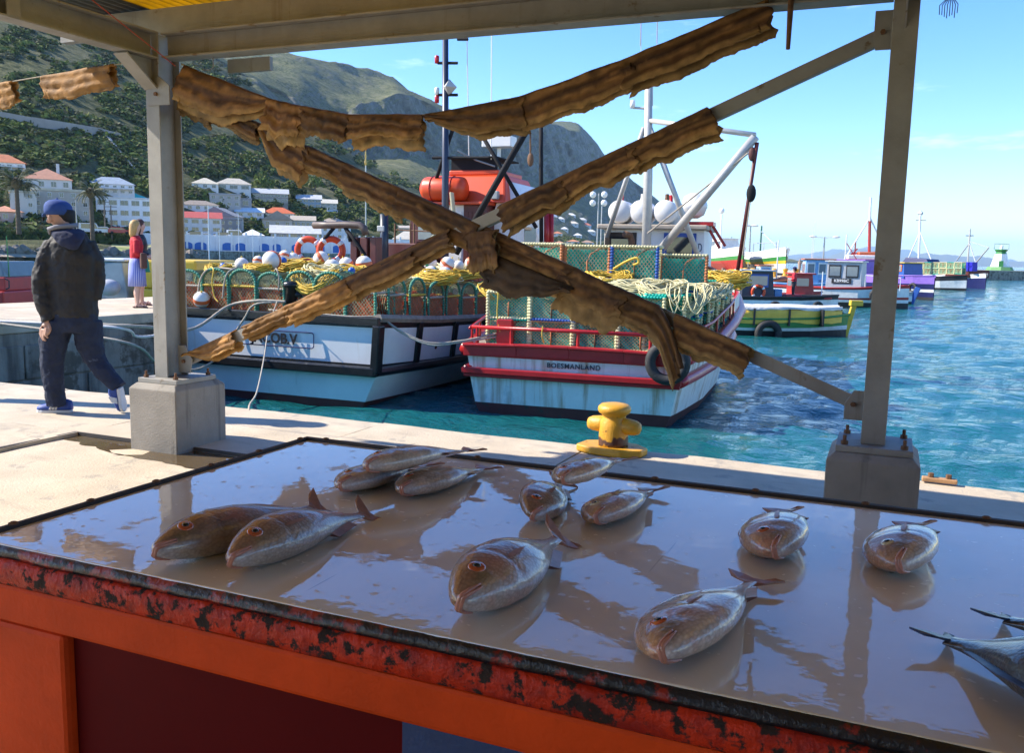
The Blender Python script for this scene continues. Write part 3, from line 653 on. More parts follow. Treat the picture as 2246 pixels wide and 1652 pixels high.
    fin('tail_fin', tp, .0016)
    df = []
    for q in np.linspace(.30, .86, 14): p, nn = sp(q, 0.0); df.append((p, p+nn*(.004+.014*math.sin(math.pi*(q-.28)/.62))*L*(1+.25*math.sin(q*130))+Vector((.02*L, 0, 0))))
    for nm, th0, rng_ in (('dorsal_fin', 0.0, None), ('anal_fin', math.pi, (.62, .84))):
        if rng_: df = [(p, p+nn*.035*L+Vector((.03*L, 0, 0))) for p, nn in (sp(q, th0) for q in np.linspace(*rng_, 6))]
        fb = MB(); k = len(df); vs = []
        for a, b_ in df: vs += [a+Vector((0, 0, .0035)), b_+Vector((0, 0, .0008)), a-Vector((0, 0, .0035)), b_-Vector((0, 0, .0008))]
        fs = []
        for i in range(k-1): o4 = i*4; fs += [(o4, o4+4, o4+5, o4+1), (o4+2, o4+3, o4+7, o4+6), (o4+1, o4+5, o4+7, o4+3)]
        fb.add(vs, fs); obj(nm, fb, m_fin if not grey else paint((.05, .09, .2), .3, var=.4, vs=60), t)
    for sd in ():
        pts = [sp(.335, sd*math.pi*.50, .001)[0], sp(.36, sd*math.pi*.46, .004)[0], sp(.46, sd*math.pi*.47, .006)[0], sp(.56, sd*math.pi*.53, .008)[0], sp(.44, sd*math.pi*.56, .006)[0], sp(.36, sd*math.pi*.545, .003)[0]]
        fin('pectoral_fin', pts, .0008)
    for sd in (1, -1):
        vs = []
        for i_, q in enumerate(np.linspace(.325, .52, 9)):
            wv = .10*math.sin(math.pi*min(1, (i_+1.2)/8))*(1-.3*i_/8); vs += [sp(q, sd*(math.pi*.52-wv), .0016*(1+i_*.25))[0], sp(q, sd*(math.pi*.52+wv*.8), .0016*(1+i_*.25))[0]]
        fb = MB(); fb.add(vs, [(2*i_, 2*i_+1, 2*i_+3, 2*i_+2) for i_ in range(8)]); obj('pectoral_fin', fb, m_fin, t, True)
    # rest on the surface
    R3 = Matrix.Rotation(R_(ang), 3, 'Z')@Matrix.Rotation(R_(pitch), 3, 'Y')@Matrix.Rotation(R_(-roll), 3, 'X')
    zl = min((R3@Vector(p)).z for p in P.reshape(-1, 3)[::3])
    t.matrix_world = Matrix.Translation((x, y, z-zl-.001))@R3.to_4x4()
    return t
def fish_at(label, m, tl, **k):
    a, b = GR(*m, ZT), GR(*tl, ZT); d = b-a; ang = math.degrees(math.atan2(d[1], d[0])); L = k.pop('L', None) or float(np.linalg.norm(d[:2]))/1.16
    return make_fish(label, a[0], a[1], ang, L=L, **k)
fish_at('slim dark fish at the left front of the table, partly behind its neighbour', (337, 1252), (705, 1136), roll=-30, deep=.62, thick=.66, dark=.5, seed=1, L=.385, gape=.5)
fish_at('slim dark red-eyed fish lying second from the left on the table', (500, 1270), (822, 1130), roll=-30, deep=.64, thick=.66, dark=.42, seed=2, L=.385, gape=.2)
fish_at('pale fish at the left of the far heap of three, under the top one', (742, 1090), (962, 1018), roll=4, dark=.12, seed=3, L=.335, gape=.45)
fish_at('pale fish at the right of the far heap of three with its mouth open', (876, 1100), (1085, 1026), roll=4, dark=.08, seed=4, L=.335, gape=.7)
fish_at('dark brown fish at the left of the middle heap, half hidden', (1165, 1160), (1262, 1052), roll=-24, deep=.8, dark=.5, seed=6, L=.32, gape=.6)
fish_at('white-eyed pale fish at the right of the middle heap', (1300, 1168), (1428, 1080), roll=12, dark=.10, seed=8, L=.325, pale=True, gape=.2)
fish_at('large reddish-brown fish alone at the front centre of the table', (1003, 1376), (1272, 1186), roll=-20, deep=.78, thick=.70, dark=.26, seed=9, L=.40, gape=.5, tw=.25)
fish_at('large pale orange-eyed fish at the front right, nearest the camera', (1437, 1488), (1650, 1272), roll=14, dark=.05, seed=10, L=.375, gape=.12, tw=.25)
fish_at('pale orange-eyed fish left of the right-hand post reflection, facing the camera', (1690, 1250), (1722, 1118), roll=10, dark=.12, seed=12, L=.35, gape=.25, thick=.70)
fish_at('pale white-eyed fish at the far right, in front of the right footing', (1962, 1282), (2010, 1150), roll=12, dark=.08, seed=14, L=.35, pale=True, gape=.5, thick=.70)
def fish_top(label, m, tl, z, **k):
    a, b = GR(*m, z), GR(*tl, z); d = b-a; return make_fish(label, a[0], a[1], math.degrees(math.atan2(d[1], d[0])), z=z, **k)
fish_top('fat pale fish lying on top of the far heap of three', (800, 1048), (1000, 1000), ZT+.052, roll=6, dark=.02, seed=5, L=.33, gape=.15)
fish_top('small pale fish lying on top of the middle heap', (1228, 1078), (1345, 1022), ZT+.058, roll=10, dark=.06, seed=7, L=.30, gape=.25)
make_fish('dark grey fish at the right edge with its blue tail towards the camera left', .375, 1.135, 140, roll=4, L=.34, deep=1.35, thick=1.2, grey=True, seed=15, tw=.35, tail=.55)
make_fish('second dark grey fish at the right edge, behind the first', .475, 1.275, 142, roll=4, L=.34, deep=1.3, thick=1.2, grey=True, seed=17, tw=.35, tail=.55)
# ================================================================ DRIED FISH, ROPES, BOLLARD
m_dried = mat('dried_fish_flesh', (.3, .15, .06), .72, var=.35, vs=18, attr='Col', bump=.003, bsc=70, trans=.28)
m_rope = mat('rope_twine', (.42, .36, .26), .9, var=.3, vs=60, bump=.002, bsc=200)
m_redcord = mat('red_cord', (.35, .05, .03), .8)
def dried(label, a, b, drop, seed, back=1.22, taper=0, tail=0, sway=0.0, dark=0.0, pale=0.0, name='dried_fish', group=None, hangdir=None):
    """butterflied fish folded over a line from a to b, fronts hanging on the camera side."""
    rs = np.random.RandomState(seed); a, b = np.array(a, float), np.array(b, float); Lx = np.linalg.norm(b-a); ax = (b-a)/Lx
    down = np.array([0, 0, -1.0]); down = down-ax*(down@ax); down /= np.linalg.norm(down); down = down*.9+np.array([0, 0, -1.])*.1
    nrm = np.array([0, -1.0, 0]); nu_, nv_ = 72, 28
    q = np.linspace(0, 1, nu_); w = np.linspace(-1, 1, nv_)      # w<0 front flap, w>0 back flap
    Q, Wd = np.meshgrid(q, w, indexing='ij')
    jag = .04*fbm(Wd*6+seed, seed*1.3, 0, 3); X = (Q-.5)*Lx*(1+.02) + jag*np.where(np.abs(Q-.5) > .42, 1, 0)*.6
    dr = np.where(Wd < 0, drop, drop*back)
    tp = np.ones_like(Q)
    if taper: qq = Q if taper > 0 else 1-Q; tp = np.clip((1-qq)*1.9, .12, 1)**.7
    edge = 1+.10*fbm(Q*5+seed, 2.2, 0, 3)+.03*vnoise(Q*Lx*110, 4.4, seed)*np.where(np.abs(Wd) > .9, 1, 0)
    sH = np.abs(Wd)*dr*tp*edge
    rr = .017+.006*rs.rand(); arc = math.pi/2*rr
    ang = np.clip(sH/rr, 0, math.pi/2); H = np.where(sH < arc, rr*(1-np.cos(ang)), rr+(sH-arc))
    O = np.where(sH < arc, rr*np.sin(ang), rr)*np.sign(-Wd)
    O = O + np.sign(-Wd)*(.10*rs.rand()+.02)*np.maximum(H-rr, 0) + .008*fbm(Q*3+seed, np.abs(Wd)*2, seed, 3)
    rel = .0045*np.sin(np.abs(Wd)*19+1.2*fbm(Q*2, Wd*1.5, seed, 2))+.0022*fbm(Q*16, Wd*9, seed, 3)
    O = O + np.sign(-Wd)*rel
    H = H + .012*fbm(Q*2.3, 0.3, seed+3, 2)*np.clip(np.abs(Wd)*2, 0, 1) + sway*np.maximum(H-.05, 0)*(Q-.5)
    tws = (rs.rand()-.5)*.5; O = O+tws*(Q-.5)*np.maximum(H, 0)
    mid = (a+b)/2
    P = mid + X[..., None]*ax + O[..., None]*nrm + H[..., None]*down
    if tail:  # the narrow tail hangs away from the line
        tq = np.clip((Q-.55)/.45, 0, 1) if tail > 0 else np.clip((.45-Q)/.45, 0, 1); P[..., 2] -= tq**1.6*abs(tail); P[..., 1] -= tq*.05
        P = P.copy()
    # two layers
    du = np.gradient(P, axis=0); dv = np.gradient(P, axis=1); nn = np.cross(du, dv); nn /= np.linalg.norm(nn, axis=-1, keepdims=True)+1e-9
    thk = .0042*(1+.6*fbm(Q*6, Wd*5, seed+7, 3))[..., None]
    V = np.concatenate([(P+nn*thk).reshape(-1, 3), (P-nn*thk).reshape(-1, 3)]); n1 = nu_*nv_
    F4 = []
    for i in range(nu_-1):
        for j in range(nv_-1):
            k = i*nv_+j; F4.append((k, k+1, k+nv_+1, k+nv_)); F4.append((n1+k, n1+k+nv_, n1+k+nv_+1, n1+k+1))
    rim = [i*nv_ for i in range(nu_)]+[(nu_-1)*nv_+j for j in range(1, nv_)]+[i*nv_+nv_-1 for i in range(nu_-2, -1, -1)]+[j for j in range(nv_-2, 0, -1)]
    for i in range(len(rim)): r0, r1 = rim[i], rim[(i+1) % len(rim)]; F4.append((r0, r1, n1+r1, n1+r0))
    W2 = np.abs(Wd); n = fbm(Q*9*Lx*2, Wd*5, seed, 4)
    col = lerp3((.17, .075, .028), (.46, .235, .075), np.clip(.5+.5*np.sin(W2*15+n*1.3+seed), 0, 1)); col = lerp3(col, (.66, .40, .14), np.clip((W2-.78)/.10, 0, 1)*.9)
    col = lerp3(col, (.07, .025, .012), np.exp(-((W2-.42-.06*n)/.05)**2)*.85); col = lerp3(col, (.62, .42, .17), np.where(Wd > 0, .55, 0.)); col = lerp3(col, (.10, .07, .05), np.full_like(Q, dark)); col = lerp3(col, (.74, .36, .075), np.full_like(Q, pale))  # pale mixes the orange of sun shining through into the flesh colour
    col = np.clip(col*(1+.35*n)[..., None]*(.46+.42*rs.rand()), .006, .8); C4 = np.concatenate([col.reshape(-1, 3)]*2); C4 = np.concatenate([C4, np.ones((len(C4), 1))], 1)
    V = V-mid; me = npmesh(name, V, F4, m_dried); at = me.color_attributes.new('Col', 'FLOAT_COLOR', 'POINT'); at.data.foreach_set('color', C4.ravel().astype(np.float32))
    o = link(name, me, None, loc=tuple(mid)); return tag(o, label, 'dried fish', group)
def lineY(u, v, y): return YP(u, v, y)
YR = 4.66
ropeP = [YP(u, v, YR) for u, v in ((398, 140), (500, 188), (610, 224), (765, 252), (930, 252), (1040, 238), (1145, 212), (1260, 172), (1385, 125), (1540, 70), (1690, -2), (1760, -36))]
rb = MB(); rb.tube(ropeP, .005, 6); tag(obj('hanging_rope', rb, m_rope, smooth=True), 'thin sagging rope strung between the posts carrying the upper row of dried fish', 'rope')
def along(pts, u0, u1, y):
    def f(u):
        us_ = [p[0] for p in pts]; return np.interp(u, us_, [p[1] for p in pts])
    return YP(u0, f(u0), y), YP(u1, f(u1), y)
RP = [(398, 140), (500, 188), (610, 224), (765, 252), (930, 252), (1040, 238), (1145, 212), (1260, 172), (1385, 125), (1540, 70), (1690, -2)]
for i, (u0, u1, d, tp, sd) in enumerate(((408, 612, .24, 1, 3), (590, 668, .22, 0, 5), (664, 768, .18, 0, 6), (768, 930, .155, 0, 8), (934, 1147, .17, -1, 9), (1140, 1382, .175, 0, 11), (1366, 1682, .165, 0, 12))):
    a, b = along(RP, u0, u1, YR)
    dried('brown dried split fish, %s from the left on the sagging rope' % ORD[i], a, b, d, sd, taper=.0 if tp == 0 else tp, back=(1.2, 1.25, .9, 1.35, 1.15, 1.1, 1.2)[i], group='dried fish on the sagging rope')
def onbr(B0, B1, f): return np.array(B0+(B1-B0)*f)
def fr_u(B0, B1, u):   # fraction along brace at pixel column u
    lo, hi = 0.0, 1.0
    for _ in range(30):
        m = (lo+hi)/2; P = onbr(B0, B1, m); q_ = P-CO; uu = (q_@CR)/(q_@CF)*FPX+CXP
        if uu < u: lo = m
        else: hi = m
    return lo
up_ = np.array((0, -.01, .042))
for i, (u0, u1, d, kw) in enumerate(((398, 516, .115, dict(pale=.35, taper=-1)), (537, 634, .095, dict(pale=.5)), (630, 762, .125, dict(pale=.3)), (756, 905, .14, dict()), (842, 985, .12, dict(dark=.1)), (1094, 1232, .155, dict(back=1.2)), (1222, 1385, .15, dict(back=1.15)), (1378, 1556, .15, dict(back=1.2)))):  # lower left pieces are tinted orange for sunlight through them
    f0, f1 = fr_u(BA0, BA1, u0), fr_u(BA0, BA1, u1)
    dried('dried split fish over the rising brace, %s from its lower left end' % ORD[i], onbr(BA0, BA1, f0)+up_, onbr(BA0, BA1, f1)+up_, d, 20+i, group='dried fish on the rising brace', **kw)
for i, (u0, u1, d, kw) in enumerate(((402, 486, .15, dict(dark=.35)), (470, 582, .12, dict()), (572, 692, .22, dict(taper=-1)), (682, 778, .13, dict()), (770, 905, .16, dict()), (890, 1060, .17, dict(back=.9)), (1072, 1262, .13, dict(back=1.7)), (1245, 1385, .17, dict(back=1.6)), (1375, 1505, .15, dict(tail=.26)), (1492, 1652, .16, dict(back=1.2)))):
    f0, f1 = fr_u(BB0, BB1, u0), fr_u(BB0, BB1, u1)
    dried('dried split fish over the falling brace, %s from its upper left end' % ORD[i], onbr(BB0, BB1, f0)+up_+np.array((0, -.03, 0)), onbr(BB0, BB1, f1)+up_+np.array((0, -.03, 0)), d, 40+i, group='dried fish on the falling brace', **kw)
P = YP(1056, 512, 4.70); dried('short dried fish hanging straight down where the two braces cross', P+np.array((-.10, 0, 0)), P+np.array((.09, 0, .02)), .25, 71, back=.8)
P = YP(1190, 585, 4.72); dried('long dark-skinned dried fish hanging below the falling brace beside the crossing', YP(1078, 556, 4.72), YP(1250, 628, 4.72), .20, 77, dark=.75, taper=1, back=.9)
# string at the far left
LP = [(-420, 260), (-200, 218), (0, 186), (30, 178), (100, 166), (245, 143), (272, 138)]
lb = MB(); lb.tube([YP(u, v, 4.60) for u, v in LP]+[], .004, 6); tag(obj('hanging_rope', lb, m_rope, smooth=True), 'thin rope running off to the left from the left post with orange dried fish', 'rope')
for i, (u0, u1, d, sd) in enumerate(((-70, 30, .20, 51), (97, 246, .19, 53))):
    a, b = along(LP, u0, u1, 4.60); dried(('glowing orange dried fish cut off by the left edge', 'glowing orange dried fish hanging left of the left post')[i], a, b, d, sd, pale=.7, back=.8, group='dried fish on the left rope')
cb = MB(); cb.tube([YP(190, -10, 4.0), YP(385, 145, 4.6)], .003, 5); tag(obj('hanging_rope', cb, m_redcord), 'thin red cord slanting down from the roof beam to the rope end', 'cord')
db = MB(); p0 = YP(1736, -30, 4.62); db.tube([p0, p0+np.array((0, 0, -.12)), p0+np.array((0, 0, -.29))], .014, 8, rs=[.014, .014, .010]); tag(obj('hanging_strip', db, m_rust, smooth=True), 'narrow rusty strip hanging from the front beam near the right post', 'strip')
fb = MB(); p0 = YP(2085, -12, 4.3)
for k in range(8): fb.tube([p0, p0+np.array((.02*(k-4)*.5, 0, -.04)), p0+np.array((.012*(k-4)*.8, 0, -.075-.02*rnd.random()))], .0018, 4)
tag(obj('frayed_twine', fb, m_dark), 'dark frayed end of twine at the top right corner', 'twine')
# -- bollard
BX, BY = -1.70, 5.87
m_by = mat('chipped_yellow_paint', (.62, .31, .02), .45, var=.14, vs=8, wear=(.10, .045, .02), wt=.665, wsc=13, wr=.9, bump=.003, bsc=60)
bo = thing('mooring_bollard', 'chipped yellow cast-iron mooring bollard with two horns on the quay edge', 'bollard', (BX, BY, .012))
b = MB(); pts = [(-.24, -.10), (-.10, -.155), (.12, -.155), (.235, -.05), (.235, .06), (.12, .15), (-.12, .15), (-.24, .06)]
b.prism(pts, -.01, .042, 'z'); obj('base_plate', b, m_by, bo, bev=.012)
b = MB(); b.lathe([(.104, .04), (.104, .06), (.102, .13), (.100, .16), (.098, .205), (.082, .235), (.080, .25), (.088, .262), (.108, .275), (.116, .295), (.113, .315), (.095, .332), (.05, .341), (.001, .343)], 36); col_o = obj('column', b, m_by.copy(), bo, True)
for sg in (1, -1):
    b = MB(); b.tube([(sg*.0, 0, .185), (sg*.10, 0, .185), (sg*.16, 0, .182), (sg*.19, 0, .18), (sg*.203, 0, .18)], .05, 20, rs=[.06, .058, .052, .04, .012]); obj('horn', b, m_by, bo, True)
bo.rotation_euler = (0, 0, R_(-8))
def rust_band(m):
    N, L = m.node_tree.nodes, m.node_tree.links; b = N['Principled BSDF']; t = N.new('ShaderNodeTexCoord'); sx = N.new('ShaderNodeSeparateXYZ'); L.new(t.outputs['Object'], sx.inputs[0]); n = N.new('ShaderNodeTexNoise'); n.inputs['Scale'].default_value = 16; n.inputs['Detail'].default_value = 5; L.new(t.outputs['Object'], n.inputs[0])
    a = N.new('ShaderNodeMath'); a.operation = 'MULTIPLY_ADD'; a.inputs[1].default_value = .16; L.new(n.outputs[0], a.inputs[0]); L.new(sx.outputs[2], a.inputs[2]); cr = N.new('ShaderNodeValToRGB'); e = cr.color_ramp.elements; e[0].position = .12; e[0].color = (0, 0, 0, 1); e[1].position = .135; e[1].color = (1, 1, 1, 1)
    e2 = cr.color_ramp.elements.new(.172); e2.color = (1, 1, 1, 1); e3 = cr.color_ramp.elements.new(.19); e3.color = (0, 0, 0, 1); L.new(a.outputs[0], cr.inputs[0]); src = b.inputs['Base Color'].links[0].from_socket; mx = N.new('ShaderNodeMixRGB'); mx.inputs[2].default_value = (.07, .028, .016, 1); L.new(cr.outputs[0], mx.inputs[0]); L.new(src, mx.inputs[1]); L.new(mx.outputs[0], b.inputs['Base Color'])
rust_band(col_o.data.materials[0])
# -- fender bracket at the quay edge, stones and scraps
fbk = thing('fender_bracket', 'rusty bolted timber fender bracket at the right quay edge', 'bracket', (.37, 5.985, .012))
b = MB(); b.box((-.10, -.025, 0), (.10, .03, .028)); obj('plank', b, mat('weathered_orange_timber', (.42, .24, .12), .8, var=.3, vs=20, bump=.002, bsc=50), fbk, bev=.006)
for sx in (-.05, .05):
    b = MB(); b.lathe([(.017, .028), (.017, .055)], 6, (sx, 0, 0)); obj('bolt', b, m_rust, fbk)
shl = MB(); P = GR(575, 998, -.02); shl.ball((0, 0, .008), .045, 14, 6, sc=(1.3, .6, .2)); tag(obj('shell_scrap', shl, paint((.7, .66, .6), .5), smooth=True, loc=tuple(P)), 'small white scrap lying on the wet quay beside the table edge', 'scrap')
# ================================================================ THE TWO FISHING BOATS
class Fr:
    def __init__(s, o, ang):
        a = R_(ang); s.o = np.array(o, float); s.a = a; s.X = np.array([math.cos(a), math.sin(a), 0]); s.Y = np.array([-math.sin(a), math.cos(a), 0])
    def Lc(s, u, v, yl):
        d = ray(u, v); k = (yl-(CO-s.o)@s.Y)/(d@s.Y); P = CO+d*k-s.o; return Vector((P@s.X, P@s.Y, P[2]))
    def W(s, p): return Vector(s.o + s.X*p[0] + s.Y*p[1] + np.array([0, 0, p[2]]))
def hull(st, bands, mats, mid=None):
    """st: [(y, scale, [(halfwidth, z), ...top to bottom])]; bands: material index per level gap."""
    mb = MB(); nl = len(st[0][1])
    for sd in (1, -1):
        vs = []; fs = []; ms = []
        for y, lv in st: vs += [(sd*w, y+(lv[0][1]-z)*.06*(y < .01), z) for w, z in lv]
        b = mb.n
        mb.v.extend(vs); mb.n += len(vs)
        for i in range(len(st)-1):
            for j in range(nl-1):
                k = i*nl+j; fcs = (b+k, b+k+1, b+k+nl+1, b+k+nl); mb.f.append(fcs); mb.m.append(bands[j])
    n0 = nl*len(st)
    for j in range(nl-1): mb.f.append((j, j+1, n0+j+1, n0+j)); mb.m.append(bands[j])
    return mb
def sta(y, f, dz, levels, flare=0.0): return (y, [(max(.03, w*f*(1-flare*(i/(len(levels)-1)))), z+dz*(1-i/(len(levels)-1))) for i, (w, z) in enumerate(levels)])
def densify(st, k=3):
    ys = [s[0] for s in st]; A = np.array([s[1] for s in st]); out = []
    yy = np.concatenate([np.linspace(a, b, k, endpoint=False) for a, b in zip(ys[:-1], ys[1:])]+[[ys[-1]]])
    for y in yy:
        lv = [(float(np.interp(y, ys, A[:, j, 0])), float(np.interp(y, ys, A[:, j, 1]))) for j in range(A.shape[1])]; out.append((float(y), lv))
    return out
m_jw = mat('white_hull_paint', (.74, .74, .72), .35, var=.08, vs=2, wear=(.5, .48, .42), wt=.70, wsc=6, streak=(.52, .42, .28), stt=.70, ssc=(5, 5, .5))
m_jl = mat('pale_blue_white_hull_paint', (.74, .78, .74), .4, var=.12, vs=1.5, wear=(.72, .76, .74), wt=.66, wsc=3, streak=(.38, .42, .36), stt=.68, ssc=(4, 4, .6))
m_blk = mat('glossy_black_paint', (.012, .012, .013), .28, var=.5, vs=8, wear=(.14, .12, .10), wt=.70, wsc=10, wr=.7, bump=.004, bsc=20)
m_mar = mat('maroon_antifouling', (.09, .022, .018), .7, var=.3, vs=3, wear=(.04, .03, .025), wt=.6, wsc=5)
m_bw = mat('stained_white_hull_paint', (.76, .78, .72), .4, var=.14, vs=1.8, wear=(.60, .66, .62), wt=.60, wsc=2.5, streak=(.36, .21, .07), stt=.56, ssc=(6, 6, .35))
m_bred = mat('red_gloss_rail_paint', (.42, .016, .018), .3, var=.2, vs=6, wear=(.30, .10, .08), wt=.70, wsc=16, bump=.002, bsc=30)
m_wood = mat('grey_weathered_timber', (.26, .22, .18), .85, var=.35, vs=9, bump=.004, bsc=30)
m_maroonwood = mat('maroon_varnished_timber', (.10, .018, .014), .45, var=.3, vs=8)
m_white = mat('boat_white_paint', (.76, .75, .73), .4, var=.08, vs=3, streak=(.5, .36, .2), stt=.72, ssc=(6, 6, .6))
m_orange = mat('orange_red_paint', (.62, .060, .010), .4, var=.12, vs=4)
m_grey = paint((.35, .36, .36), .5, metal=.3); m_alu = mat('galvanised_mast', (.48, .47, .44), .5, metal=.3, var=.15, vs=6, streak=(.3, .2, .1), stt=.7, ssc=(8, 8, .6))
m_black = paint((.015, .015, .017), .8, spec=.2); m_rubber = mat('tyre_rubber', (.02, .02, .02), .7, var=.3, vs=14, wear=(.12, .11, .10), wt=.66, wsc=8)
m_yrope = mat('yellow_rope', (.66, .44, .05), .7, var=.3, vs=25); m_crope = mat('cream_rope', (.60, .54, .30), .75, var=.25, vs=25); m_wrope = mat('pale_mooring_rope', (.38, .33, .26), .85, var=.3, vs=40, bump=.003, bsc=160)
def lettering(txt, size, mtl, parent, loc, rot, bold=.0, ext=.003, spacing=1.0, sx=1.0):
    c = bpy.data.curves.new('lettering', 'FONT'); c.body = txt; c.size = size; c.extrude = ext; c.offset = bold; c.align_x = 'CENTER'; c.align_y = 'CENTER'; c.space_character = spacing; c.resolution_u = 4
    c.materials.append(mtl); tmp = bpy.data.objects.new('lettering', c); COL.objects.link(tmp); bpy.context.view_layer.update(); me = bpy.data.meshes.new_from_object(tmp.evaluated_get(bpy.context.evaluated_depsgraph_get())); bpy.data.objects.remove(tmp); o = bpy.data.objects.new('lettering', me); COL.objects.link(o); o.parent = parent; o.location = loc; o.rotation_euler = rot; o.scale = (sx, 1, 1); return o
def part(name, fn, mt, par, bev=0, smooth=False):
    mb = MB(); fn(mb); return obj(name, mb, mt, par, smooth, bev)
def tyre(name, label, loc, R=.33, r=.10, rot=(math.pi/2, 0, 0), group=None, parent=None):
    mb = MB(); pr = []
    for j in range(12):
        a = 2*math.pi*j/12; pr.append((R+r*math.cos(a)*(1.0 if math.cos(a) > 0 else 1.0), r*.95*math.sin(a)))
    n = 32; rings = [[(q*math.cos(2*math.pi*i/n), q*math.sin(2*math.pi*i/n), z) for q, z in pr] for i in range(n+1)]
    mb.loft(rings, cap=False); o = obj(name, mb, m_rubber, parent, True, loc=loc, rz=rot)
    if label: tag(o, label, 'tyre', group)
    return o
# ---------------- JACOB.V
JV = Fr((-9.93, 12.70, ZW), 1.0)
jv = thing('fishing_boat', 'white fishing boat with black trim named JACOB.V, loaded with orange lobster pots', 'boat', tuple(JV.o), JV.a)
JL = [(2.12, 1.57), (2.10, 1.40), (2.03, .77), (2.02, .57), (1.79, .11), (1.45, -.5)]
js = densify([sta(0, 1, 0, JL), sta(2, 1.04, -.13, JL), sta(4, 1.06, -.2, JL), sta(6, 1.06, -.2, JL), sta(8, 1.0, -.1, JL, .05), sta(10, .78, .2, JL, .2), sta(11.6, .42, .5, JL, .4), sta(12.6, .04, .8, JL, .6)])
obj('hull', hull(js, [2, 0, 2, 1, 3], None), [m_jw, m_jl, m_blk, m_mar], jv)
def side_path(st, lev, off=0.0, y0=0, y1=99, dz=0):
    return [(lv[lev][0]+off, y, lv[lev][1]+dz) for y, lv in st if y0 <= y <= y1]
for sd in (1, -1):
    b = MB(); b.tube([(sd*x, y, z) for x, y, z in side_path(js, 0, -.02)], .075, 6); obj('bulwark_cap', b, m_wood, jv)
    b = MB(); b.tube([(sd*x, y, z+.08) for x, y, z in side_path(js, 3, .02)], .085, 8); obj('rubbing_strake', b, m_blk, jv)
b = MB(); b.bar((-2.14, -.02, 1.52), (2.14, -.02, 1.50), .10, .16); obj('transom_cap', b, m_blk, jv, bev=.02)
b = MB(); b.bar((-2.09, -.05, .66), (2.09, -.05, .66), .13, .17); obj('transom_strake', b, m_blk, jv, bev=.03)
b = MB(); b.bar((2.06, -.01, .64), (2.13, -.03, 1.45), .20, .14, up=(1, 0, 0)); obj('corner_post', b, m_blk, jv, bev=.02)
b = MB(); b.bar((-2.06, -.01, .64), (-2.13, -.03, 1.45), .20, .14, up=(1, 0, 0)); obj('corner_post', b, m_blk, jv, bev=.02)
def at_y(st, y, lev):
    ys = [s[0] for s in st]; return float(np.interp(y, ys, [s[1][lev][0] for s in st])), float(np.interp(y, ys, [s[1][lev][1] for s in st]))
for y in (1.35, 2.75, 4.1, 5.4, 6.7, 8.0, 9.2):
    x1, z1 = at_y(js, y, 0); x0, z0 = at_y(js, y, 3); b = MB(); b.bar((x0+.01, y, z0+.1), (x1+.01, y, z1-.05), .16, .07, up=(1, 0, 0)); obj('rib', b, m_blk, jv, bev=.01)
for y in (2.05, 3.4):
    x0, z0 = at_y(js, y, 2); b = MB(); b.ball((x0+.01, y, z0+.22), .045, 10, 6); obj('scupper', b, m_mar, jv, True)
b = MB(); n = len(js); b.add([(sd*(lv[0][0]-.06), y, lv[0][1]-.12) for y, lv in js for sd in (-1, 1)], [(2*i, 2*i+1, 2*i+3, 2*i+2) for i in range(n-1)]); obj('deck', b, m_wood, jv)
lettering('JACOB.V', .25, m_black, jv, (.0, -.022, 1.115), (math.pi/2, 0, 0), bold=.008, spacing=1.02)
def rrect(w, h, r, t, y):
    pts = []
    for cx_, cz_, a0 in ((w/2-r, h/2-r, 0), (-w/2+r, h/2-r, 90), (-w/2+r, -h/2+r, 180), (w/2-r, -h/2+r, 270)):
        for k in range(6): a = R_(a0+k*18); pts.append((cx_+r*math.cos(a), y, cz_+r*math.sin(a)))
    mb = MB(); mb.tube(pts, t, 4, closed=True); return mb
o = obj('name_border', rrect(1.66, .27, .05, .010, 0), paint((.02, .02, .08), .8, spec=.2), jv, loc=(.0, -.018, 1.12))
b = MB(); p = JV.Lc(640, 642, .18)
b.lathe([(.12, -.25), (.12, .08), (.16, .10), (.16, .17), (.10, .2), (.001, .2)], 14, p); b.tube([p+Vector((-.22, 0, -.03)), p+Vector((.22, 0, -.03))], .055, 10); obj('mooring_bitt', b, m_blk, jv, True)
# wheelhouse
wh = [(-1.12, .95)]
part('wheelhouse_wall', lambda m: (m.box((-1.12, 7.0, 1.3), (-.15, 9.6, 3.86)), m.box((.35, 7.0, 1.3), (.95, 9.6, 3.86))), m_maroonwood, jv, .01)
part('wheelhouse_wall', lambda m: (m.box((-.149, 7.03, 1.3), (.349, 9.5, 3.86)), m.box((.951, 7.5, 1.3), (1.55, 9.9, 3.7))), m_white, jv, .01)
for xk in np.arange(.40, .92, .1):
    part('board', lambda m: m.box((xk, 6.985, 1.6), (xk+.085, 7.0, 3.7)), m_maroonwood, jv, .004)
w = part('window', lambda m: m.box((-.95, 6.975, 2.95), (-.30, 6.998, 3.55)), m_maroonwood, jv, .005); part('pane', lambda m: m.box((-.88, 6.966, 3.01), (-.37, 6.974, 3.49)), MGL, w)
d = part('door', lambda m: m.box((-.10, 7.008, 1.45), (.30, 7.028, 3.70)), m_white, jv, .004); part('handle', lambda m: m.tube([(.24, 6.99, 2.4), (.24, 6.99, 2.6)], .012, 6), m_grey, d)
w = part('window', lambda m: m.box((1.5, 7.9, 2.9), (1.565, 8.9, 3.45)), m_white, jv); part('pane', lambda m: m.box((1.566, 7.98, 2.97), (1.572, 8.82, 3.38)), MG, w)
part('roof_eave', lambda m: m.box((-1.2, 6.85, 3.862), (1.0, 9.7, 3.93)), m_orange, jv, .015)
